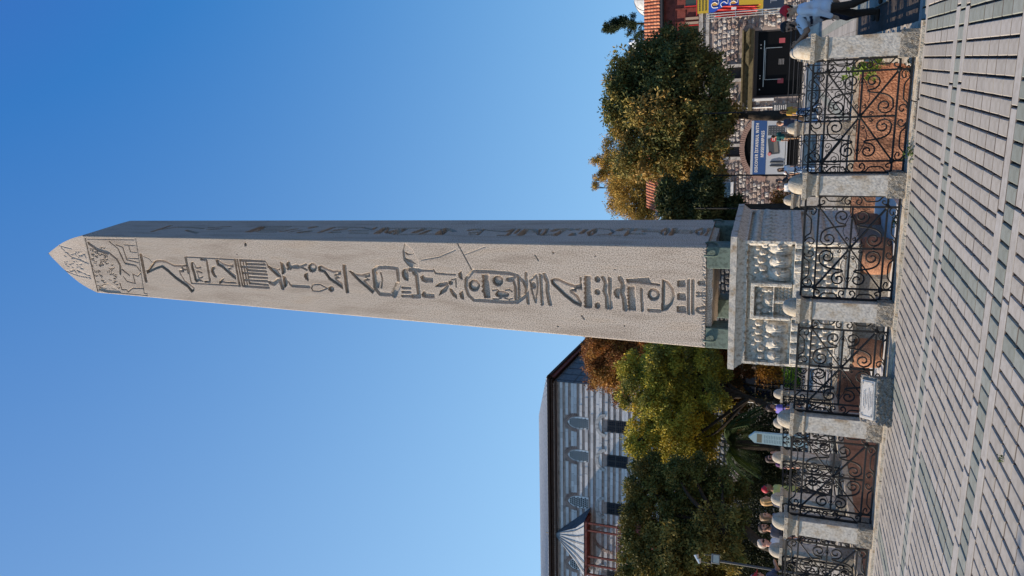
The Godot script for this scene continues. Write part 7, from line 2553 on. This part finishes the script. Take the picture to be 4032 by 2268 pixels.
# ------------------------------------------------------------------ trees: trunk with limbs, crown of many small leaf sprays
# blobs: [x, y, z, radius]; the crown fills them unevenly
func tree(called: String, label: String, foot: Vector3, trunk: Array, trunk_r: float, blobs: Array, n: int, leaf: Mesh, cols: Array, sd: int, flat := 0.75, limbs := true) -> Node3D:
	var t := thing(called, label, "tree", foot)
	rng.seed = sd
	var b := MB.new()
	var pts := PackedVector3Array()
	for p in trunk: pts.append(p - foot)
	var sm := smooth(pts, 5)
	var rad := []
	for k in sm.size():
		var f := float(k) / (sm.size() - 1)
		rad.append(trunk_r * (1.35 if k == 0 else 1.0) * lerpf(1.0, 0.45, f))
	b.tube(sm, rad, 9)
	obj("trunk", b, M.bark, t)
	if limbs:
		b = MB.new()
		var top := sm[sm.size() - 1]
		for qi in blobs.size():
			var q: Array = blobs[qi]
			if qi % 2: continue
			var e: Vector3 = Vector3(q[0], q[1], q[2]) - foot
			var from := sm[sm.size() - 1 - (rng.randi() % maxi(1, sm.size() / 3))]
			var mid := from.lerp(e, 0.5) + Vector3(rng.randfn() * 0.25, 0.3, rng.randfn() * 0.25)
			var lp := smooth(PackedVector3Array([from, mid, e]), 5)
			var lr := []
			for k in lp.size(): lr.append(trunk_r * lerpf(0.5, 0.08, float(k) / (lp.size() - 1)))
			b.tube(lp, lr, 6)
			for m in 5:
				var d: Vector3 = Vector3(rng.randfn(), rng.randfn() * 0.7 + 0.3, rng.randfn()).normalized() * q[3] * rng.randf_range(0.6, 1.0)
				b.tube(smooth(PackedVector3Array([lp[lp.size() - 3], e + d * 0.45 + Vector3(0, 0.1, 0), e + d]), 3), [trunk_r * 0.12, trunk_r * 0.1, trunk_r * 0.09, trunk_r * 0.08, trunk_r * 0.06, trunk_r * 0.05, trunk_r * 0.03], 4)
		obj("limbs", b, M.bark, t)
	var vol := 0.0
	for q in blobs: vol += pow(q[3], 2.3)
	var where := []
	var tint := []
	var mean := 0.0
	for q in blobs: mean += q[0] / blobs.size()
	for q in blobs:
		var lean := 0.5 + clampf((mean - q[0]) / 4.0, -0.45, 0.45)     # autumn colour runs to one side of the crown
		var cnt := int(n * pow(q[3], 2.3) / vol)
		var clumps := []
		for k in maxi(7, int(q[3] * q[3] * 9)):
			var d: Vector3 = Vector3(rng.randfn(), rng.randfn(), rng.randfn()).normalized()
			clumps.append([d * q[3] * pow(rng.randf(), 0.4) * Vector3(1, flat, 1), clampi(int((rng.randf() * 0.7 + lean * 0.6 - 0.15) * cols.size()), 0, cols.size() - 1), rng.randf_range(0.7, 1.25)])
		for k in cnt:
			var c: Array = clumps[rng.randi() % clumps.size()]
			var p: Vector3 = Vector3(q[0], q[1], q[2]) - foot + c[0] + Vector3(rng.randfn(), rng.randfn() * 0.7, rng.randfn()) * q[3] * 0.17
			if k % 9 == 0: p += (c[0] as Vector3) * rng.randf_range(0.05, 0.35)
			var ax := Vector3(rng.randfn(), rng.randfn(), rng.randfn()).normalized()
			var s := rng.randf_range(0.75, 1.25)
			where.append(Transform3D(Basis(ax, rng.randf() * TAU).scaled(Vector3.ONE * s), p))
			var col: Color = cols[c[1]] if rng.randf() < 0.75 else cols[rng.randi() % cols.size()]
			var g: float = c[2] * rng.randf_range(0.8, 1.2)
			tint.append(Color(col.r * g, col.g * g, col.b * g))
	multi("crown", leaf, M.leaf, where, tint, t)
	return t

func build_trees() -> void:
	var small := leaf_mesh(9, 0.15, 0.17, 21, 0.55)
	var broad := leaf_mesh(7, 0.26, 0.2, 22, 0.45)
	var tiny := leaf_mesh(9, 0.11, 0.2, 23, 0.6)
	tree("plane_tree", "big dark broad-leaved tree with bronze tips before the museum door", Vector3(10.19, 0.00, -43.40), [Vector3(10.19, 0.00, -43.40), Vector3(10.21, 2.19, -43.40), Vector3(10.37, 4.11, -43.60), Vector3(10.11, 5.21, -43.80)], 0.33, [[12.27, 10.03, -44.64, 2.29], [10.62, 10.86, -43.66, 1.43], [14.02, 9.09, -44.22, 1.66], [12.31, 7.52, -43.47, 2.31], [9.78, 8.54, -43.4, 2.32], [9.88, 6.68, -45.19, 2.26], [14.21, 6.54, -45.36, 1.55], [10.88, 5.38, -42.72, 1.67], [7.64, 7.44, -44.57, 1.77], [7.64, 5.95, -44.65, 1.4], [8.31, 5.01, -42.21, 1.1], [12.76, 5.11, -43.9, 0.91], [9.74, 4.58, -42.72, 0.89], [8.26, 9.71, -43.88, 1.54], [12.19, 10.63, -43.35, 1.18], [15.14, 8.29, -44.92, 0.96], [14.78, 6.94, -43.37, 0.64], [7.06, 4.99, -42.62, 0.78]], 12500, broad, [Color(0.07, 0.091, 0.032), Color(0.096, 0.108, 0.035), Color(0.158, 0.149, 0.044), Color(0.263, 0.201, 0.056), Color(0.367, 0.236, 0.07)], 101, 0.75, true)
	tree("yellow_tree", "golden yellow autumn tree behind the big dark tree", Vector3(7.76, 0.00, -65.00), [Vector3(7.76, 0.00, -65.00), Vector3(7.72, 4.99, -65.00), Vector3(8.72, 10.00, -65.00)], 0.2, [[11.0, 14.96, -64.93, 2.19], [8.97, 13.68, -64.28, 2.29], [7.26, 12.6, -64.49, 1.73], [12.34, 16.21, -66.31, 1.52], [11.04, 13.25, -64.23, 2.15], [8.16, 11.98, -64.73, 1.73], [10.59, 16.7, -65.6, 1.08], [8.55, 15.13, -66.41, 1.62], [6.68, 13.16, -63.9, 1.38], [11.95, 17.2, -65.08, 0.64], [9.33, 17.08, -64.34, 0.57]], 7000, small, [Color(0.45, 0.275, 0.056), Color(0.525, 0.338, 0.075), Color(0.375, 0.237, 0.062), Color(0.25, 0.188, 0.05)], 102, 0.75, true)
	tree("dark_evergreen", "dark evergreen tree close behind the right edge of the obelisk", Vector3(4.89, 0.00, -41.00), [Vector3(4.89, 0.00, -41.00), Vector3(4.88, 3.14, -41.00), Vector3(4.86, 5.19, -41.00)], 0.2, [[5.06, 6.77, -40.09, 1.1], [4.58, 5.96, -40.49, 1.02], [5.06, 4.91, -39.99, 1.04], [4.58, 4.26, -41.25, 0.86], [4.33, 7.18, -40.28, 0.86], [5.21, 3.87, -41.13, 0.55], [5.89, 5.25, -39.95, 0.75], [3.9, 6.3, -40.09, 0.85], [3.88, 5.22, -41.97, 0.88], [5.84, 7.24, -41.87, 0.89], [4.09, 3.95, -41.68, 0.65], [3.09, 3.62, -39.88, 0.62], [2.34, 3.85, -41.15, 0.64]], 9000, broad, [Color(0.042, 0.054, 0.021), Color(0.06, 0.072, 0.024), Color(0.12, 0.105, 0.033)], 103, 0.75, true)
	tree("russet_tree", "russet brown autumn tree between obelisk and palace hall", Vector3(-4.15, 0.00, -57.00), [Vector3(-4.15, 0.00, -57.00), Vector3(-4.38, 4.08, -57.00), Vector3(-4.51, 9.91, -57.00)], 0.25, [[-4.68, 14.62, -56.62, 1.55], [-6.27, 13.97, -57.6, 1.82], [-5.02, 12.64, -56.98, 1.85], [-7.35, 12.29, -57.34, 1.39], [-4.97, 11.49, -57.45, 1.85], [-3.86, 13.9, -56.74, 1.55], [-3.91, 10.2, -56.75, 1.82], [-3.23, 14.34, -55.79, 1.22], [-3.17, 13.09, -56.45, 1.84], [-2.71, 10.99, -55.71, 1.79]], 10500, small, [Color(0.39, 0.156, 0.039), Color(0.286, 0.111, 0.036), Color(0.208, 0.091, 0.034), Color(0.429, 0.221, 0.052)], 104, 0.75, true)
	tree("locust_tree", "yellow-green tree with forked trunk left of the pedestal", Vector3(-5.97, 0.00, -42.00), [Vector3(-5.97, 0.00, -42.00), Vector3(-5.70, 1.69, -42.00), Vector3(-5.40, 2.41, -42.00), Vector3(-5.08, 3.56, -42.00)], 0.24, [[-4.81, 8.14, -40.86, 1.49], [-3.37, 6.85, -40.43, 1.5], [-5.6, 6.45, -41.45, 1.86], [-7.32, 7.93, -43.08, 1.75], [-8.11, 8.31, -40.85, 0.92], [-8.82, 7.47, -40.51, 1.12], [-7.86, 6.26, -40.7, 1.55], [-9.67, 5.98, -41.78, 0.92], [-3.97, 5.34, -41.32, 1.3], [-6.56, 5.16, -42.92, 1.07], [-9.51, 7.07, -40.94, 0.91], [-2.93, 5.54, -41.76, 0.98], [-3.16, 4.86, -42.69, 0.84], [-4.45, 9.04, -43.4, 1.05], [-6.01, 9.19, -40.87, 0.44], [-5.13, 7.41, -40.43, 1.29], [-7.98, 5.24, -43.32, 1.36], [-5.35, 4.32, -41.04, 1.02], [-4.21, 4.56, -42.29, 0.92], [-9.12, 5.61, -43.12, 1.08]], 15000, small, [Color(0.182, 0.182, 0.042), Color(0.28, 0.259, 0.042), Color(0.378, 0.329, 0.045), Color(0.504, 0.392, 0.049), Color(0.644, 0.462, 0.049)], 105, 0.75, true)
	tree("olive_tree", "broad dark green tree filling the left edge of the view", Vector3(-10.61, 0.00, -34.00), [Vector3(-10.61, 0.00, -34.00), Vector3(-10.60, 1.58, -34.00), Vector3(-10.04, 2.43, -34.00), Vector3(-10.05, 3.60, -34.00)], 0.28, [[-9.3, 7.05, -35.54, 1.14], [-10.82, 6.96, -34.3, 1.14], [-12.53, 6.75, -34.03, 1.13], [-9.83, 5.61, -36.19, 1.68], [-11.43, 5.36, -34.7, 1.73], [-9.42, 4.06, -36.18, 1.35], [-10.74, 3.86, -34.43, 1.52], [-12.73, 4.03, -35.44, 1.38], [-9.61, 3.03, -34.01, 0.8], [-12.7, 5.18, -33.75, 1.42], [-8.31, 3.4, -34.99, 0.54], [-11.23, 2.86, -33.7, 0.62], [-9.9, 7.4, -35.49, 0.76], [-12.6, 7.57, -36.1, 0.77], [-7.98, 5.52, -34.74, 0.82], [-14.59, 6.54, -36.22, 1.35], [-14.38, 4.26, -35.79, 1.3], [-8.4, 6.49, -35.24, 0.75], [-7.98, 4.8, -34.71, 0.82], [-8.98, 2.72, -35.89, 0.59], [-10.93, 2.82, -36.19, 0.84]], 16000, small, [Color(0.094, 0.104, 0.029), Color(0.123, 0.131, 0.035), Color(0.189, 0.16, 0.043), Color(0.275, 0.203, 0.052)], 106, 0.75, true)
	tree("russet_sapling", "low russet tree behind the forked trunk left of the pedestal", Vector3(-5.35, 0.00, -46.50), [Vector3(-5.35, 0.00, -46.50), Vector3(-5.22, 1.97, -46.50), Vector3(-5.00, 3.57, -46.50)], 0.1, [[-6.03, 5.1, -45.91, 1.08], [-4.37, 4.31, -46.8, 1.09], [-3.13, 4.76, -45.77, 1.07], [-4.94, 3.54, -45.87, 0.85], [-6.19, 3.18, -46.7, 0.72], [-7.18, 3.7, -46.56, 0.82], [-4.23, 2.92, -46.47, 0.48], [-7.57, 5.53, -46.27, 0.97], [-3.1, 3.87, -46.35, 0.72]], 5200, small, [Color(0.2, 0.075, 0.022), Color(0.26, 0.13, 0.03), Color(0.1, 0.06, 0.02), Color(0.06, 0.06, 0.02)], 108, 0.75, true)
	tree("shade_tree", "street tree left of the viewer whose shade crosses the near paving", Vector3(-10.50, 0.00, -4.90), [Vector3(-10.50, 0.00, -4.90), Vector3(-10.40, 2.40, -4.80), Vector3(-10.30, 3.60, -4.70)], 0.16, [[-10.6, 4.2, -5.75, 0.65], [-9.9, 3.9, -5.5, 0.8], [-9.3, 4.7, -5.0, 0.9], [-10.6, 5.0, -4.6, 1.0], [-9.8, 4.4, -4.4, 0.9], [-9.0, 5.3, -5.3, 0.7]], 2400, small, [Color(0.05, 0.06, 0.02)], 107, 0.75, true)
	# palm
	var foot := Vector3(-7.6, 0, -40.5)
	var t := thing("palm", "green feather palm with arching fronds under the yellow-green tree", "palm", foot)
	rng.seed = 61
	var b := MB.new()
	b.tube(PackedVector3Array([Vector3(0, 0, 0), Vector3(0.05, 1.5, 0), Vector3(0, 3.3, 0)]), [0.28, 0.24, 0.26], 9)
	obj("trunk", b, M.bark, t)
	for k in 40:
		var a := TAU * k / 40 + rng.randf() * 0.2
		var L := rng.randf_range(1.4, 2.1)
		var rise := rng.randf_range(0.0, 0.9)
		b = MB.new()
		b.col = Color(0.05, 0.08, 0.028) * rng.randf_range(0.8, 1.3)
		var d := Vector3(cos(a), 0, sin(a))
		var sp := PackedVector3Array()
		for j in 9:
			var f := j / 8.0
			sp.append(Vector3(0, 3.3, 0) + d * L * f + Vector3(0, rise * sin(f * 2.2) - 1.5 * f * f, 0))
		b.tube(sp, 0.018, 4)
		var side := d.cross(Vector3.UP)
		for j in range(1, 9):
			for m in 4:
				var o := sp[j - 1].lerp(sp[j], m / 4.0)
				for s in [-1, 1]:
					var tip: Vector3 = o + side * s * 0.42 * (1.0 - 0.5 * absf(j / 8.0 - 0.4)) + d * 0.18 + Vector3(0, -0.16, 0)
					b.tri(o, o + d * 0.075, tip)
		obj("frond", b, M.leaf, t)
	# drooping conifer above the museum roof
	foot = Vector3(27.3, 0, -75)
	t = thing("conifer", "sparse dark conifer with drooping boughs rising above the museum roof", "tree", foot)
	b = MB.new()
	b.tube(PackedVector3Array([Vector3(0, 0, 0), Vector3(0.1, 10, 0), Vector3(0.35, 19.6, 0)]), [0.3, 0.2, 0.03], 7)
	obj("trunk", b, M.bark, t)
	rng.seed = 62
	var w := []
	var c := []
	var lb := MB.new()
	for k in 46:
		var y := rng.randf_range(11.0, 19.4)
		var a := rng.randf() * TAU
		var L := (20.2 - y) * 0.33 * rng.randf_range(0.6, 1.25)
		var d := Vector3(cos(a), 0, sin(a))
		var sp := smooth(PackedVector3Array([Vector3(0.1, y, 0), Vector3(0.1, y + 0.15, 0) + d * L * 0.5, Vector3(0.1, y - 0.1, 0) + d * L * 0.9, Vector3(0.1, y + 0.25, 0) + d * L]), 3)
		lb.tube(sp, 0.03, 4)
		for j in sp.size():
			for m in 5:
				w.append(Transform3D(Basis(Vector3(rng.randfn(), rng.randfn(), rng.randfn()).normalized(), rng.randf() * TAU), sp[j] + Vector3(rng.randfn() * 0.1, -absf(rng.randfn()) * 0.16, rng.randfn() * 0.1)))
				c.append(Color(0.035, 0.05, 0.022) * rng.randf_range(0.8, 1.4))
	obj("boughs", lb, M.bark, t)
	multi("needles", small, M.leaf, w, c, t)
	# low planting
	var beds := [[Vector3(5.15, 0, -44.0), 0.9, 1.9, [Color(0.30, 0.12, 0.02), Color(0.36, 0.17, 0.03), Color(0.2, 0.07, 0.02)], "orange_shrub", "orange autumn shrub behind the right edge of the pedestal", 800],
		[Vector3(-4.15, 0, -45.5), 0.7, 2.3, [Color(0.34, 0.17, 0.02), Color(0.26, 0.12, 0.02)], "orange_shrub", "thin orange shrub before the arched window left of the pedestal", 420],
		[Vector3(5.4, 0, -46.0), 1.3, 0.9, [Color(0.06, 0.10, 0.015), Color(0.09, 0.13, 0.02)], "green_bed", "low green bed in front of the stone wall right of the pedestal", 700],
		[Vector3(-3.6, 0, -44.5), 1.1, 0.7, [Color(0.12, 0.24, 0.02), Color(0.16, 0.30, 0.03)], "green_bed", "bright green low hedge left of the pedestal", 700],
		[Vector3(-9.5, 0, -46.0), 3.0, 3.0, [Color(0.025, 0.035, 0.012), Color(0.035, 0.045, 0.015)], "green_bed", "dark evergreen undergrowth below the left trees", 4200],
		[Vector3(-14.0, 0, -42.0), 3.4, 3.8, [Color(0.025, 0.035, 0.012), Color(0.035, 0.04, 0.015)], "green_bed", "tall dark undergrowth at the left edge behind the floodlight post", 4500]]
	for q in beds:
		var s := thing(q[4], q[5], "shrub", q[0])
		var ww := []
		var cc := []
		for k in q[6]:
			var p := Vector3(rng.randfn() * q[1] * 0.5, q[2] * pow(rng.randf(), 0.8), rng.randfn() * q[1] * 0.4)
			ww.append(Transform3D(Basis(Vector3(rng.randfn(), rng.randfn(), rng.randfn()).normalized(), rng.randf() * TAU), p))
			var col: Color = q[3][rng.randi() % q[3].size()]
			cc.append(col * rng.randf_range(0.7, 1.3))
		multi("foliage", tiny, M.leaf, ww, cc, s)
		b = MB.new()
		for k in 6: b.tube(PackedVector3Array([Vector3(rng.randfn() * 0.1, 0, rng.randfn() * 0.1), Vector3(rng.randfn() * q[1] * 0.35, q[2] * 0.85, rng.randfn() * q[1] * 0.3)]), [0.03, 0.008], 4)
		obj("stems", b, M.bark, s)

func _ready() -> void:
	UF = Vector3(cos(deg_to_rad(YF)), 0, sin(deg_to_rad(YF)))
	VF = Vector3(-sin(deg_to_rad(YF)), 0, cos(deg_to_rad(YF)))
	# camera: a phone held tilted up and turned on its side
	var cam := Camera3D.new()
	cam.name = "camera"
	var pitch := deg_to_rad(19.5)
	var roll := deg_to_rad(2.65)
	var fwd := Vector3(0, sin(pitch), -cos(pitch))
	var up0 := Vector3(0, cos(pitch), sin(pitch))
	var right := Vector3.RIGHT * cos(roll) + up0 * sin(roll)     # the viewer's right is the picture's top
	var above := up0 * cos(roll) - Vector3.RIGHT * sin(roll)
	cam.transform = Transform3D(Basis(-above, right, -fwd), Vector3(0, 1.62, 0))
	cam.fov = 42.57
	cam.near = 0.05
	cam.far = 3000.0
	add_child(cam)
	cam.current = true
	# clear autumn sky
	var sky := PanoramaSkyMaterial.new()
	var sky_im := Image.create(512, 256, false, Image.FORMAT_RGBF)
	var to_sun := Vector3(-1.044, 0.50, -0.09).normalized()
	for row in 256:
		var el := PI * (0.5 - (row + 0.5) / 256.0)
		for col in 512:
			var az := TAU * ((col + 0.5) / 512.0 - 0.5)
			var d := Vector3(-sin(az) * cos(el), sin(el), -cos(az) * cos(el))
			var lift := pow(1.0 - clampf(d.y, 0.0, 1.0), 1.5)      # paler towards the horizon
			var glow := 0.5 + 0.5 * d.dot(to_sun)                  # and towards the sun
			var c := Vector3(-0.274, -0.192, 0.211) + Vector3(0.462, 0.666, 0.624) * lift + Vector3(0.476, 0.573, 0.503) * glow
			c = c.max(Vector3(0.04, 0.14, 0.36))
			if d.y < 0.0: c = c.lerp(Vector3(0.21, 0.2, 0.19), clampf(-d.y * 8.0, 0.0, 1.0))
			c /= 1.6
			sky_im.set_pixel(col, row, Color(c.x, c.y, c.z))
	sky.panorama = ImageTexture.create_from_image(sky_im)
	var env := Environment.new()
	env.background_mode = Environment.BG_SKY
	env.sky = Sky.new()
	env.sky.sky_material = sky
	env.tonemap_mode = Environment.TONE_MAPPER_LINEAR
	env.tonemap_exposure = 1.6
	env.sdfgi_enabled = true
	env.ssao_enabled = true
	env.ssil_enabled = true
	var we := WorldEnvironment.new()
	we.name = "environment"
	we.environment = env
	add_child(we)
	# low sun from the left, grazing the front of the obelisk
	var sun := DirectionalLight3D.new()
	sun.name = "sun"
	sun.basis = Basis.looking_at(-to_sun, Vector3.UP)
	sun.light_color = Color(1.0, 0.93, 0.84)
	sun.light_energy = 1.6
	sun.light_angular_distance = 0.5
	sun.shadow_enabled = true
	add_child(sun)

	make_materials()
	build_ground()
	build_paving(cam)
	build_pit()
	build_kerbs()
	build_obelisk()
	build_bronze_blocks()
	build_pedestal()
	build_fence()
	build_museum()
	build_terrace_wall()
	build_hall()
	build_far()
	build_trees()
	build_street_things()
	build_plaque()
	build_drain()
	build_small_plants()
	build_people()
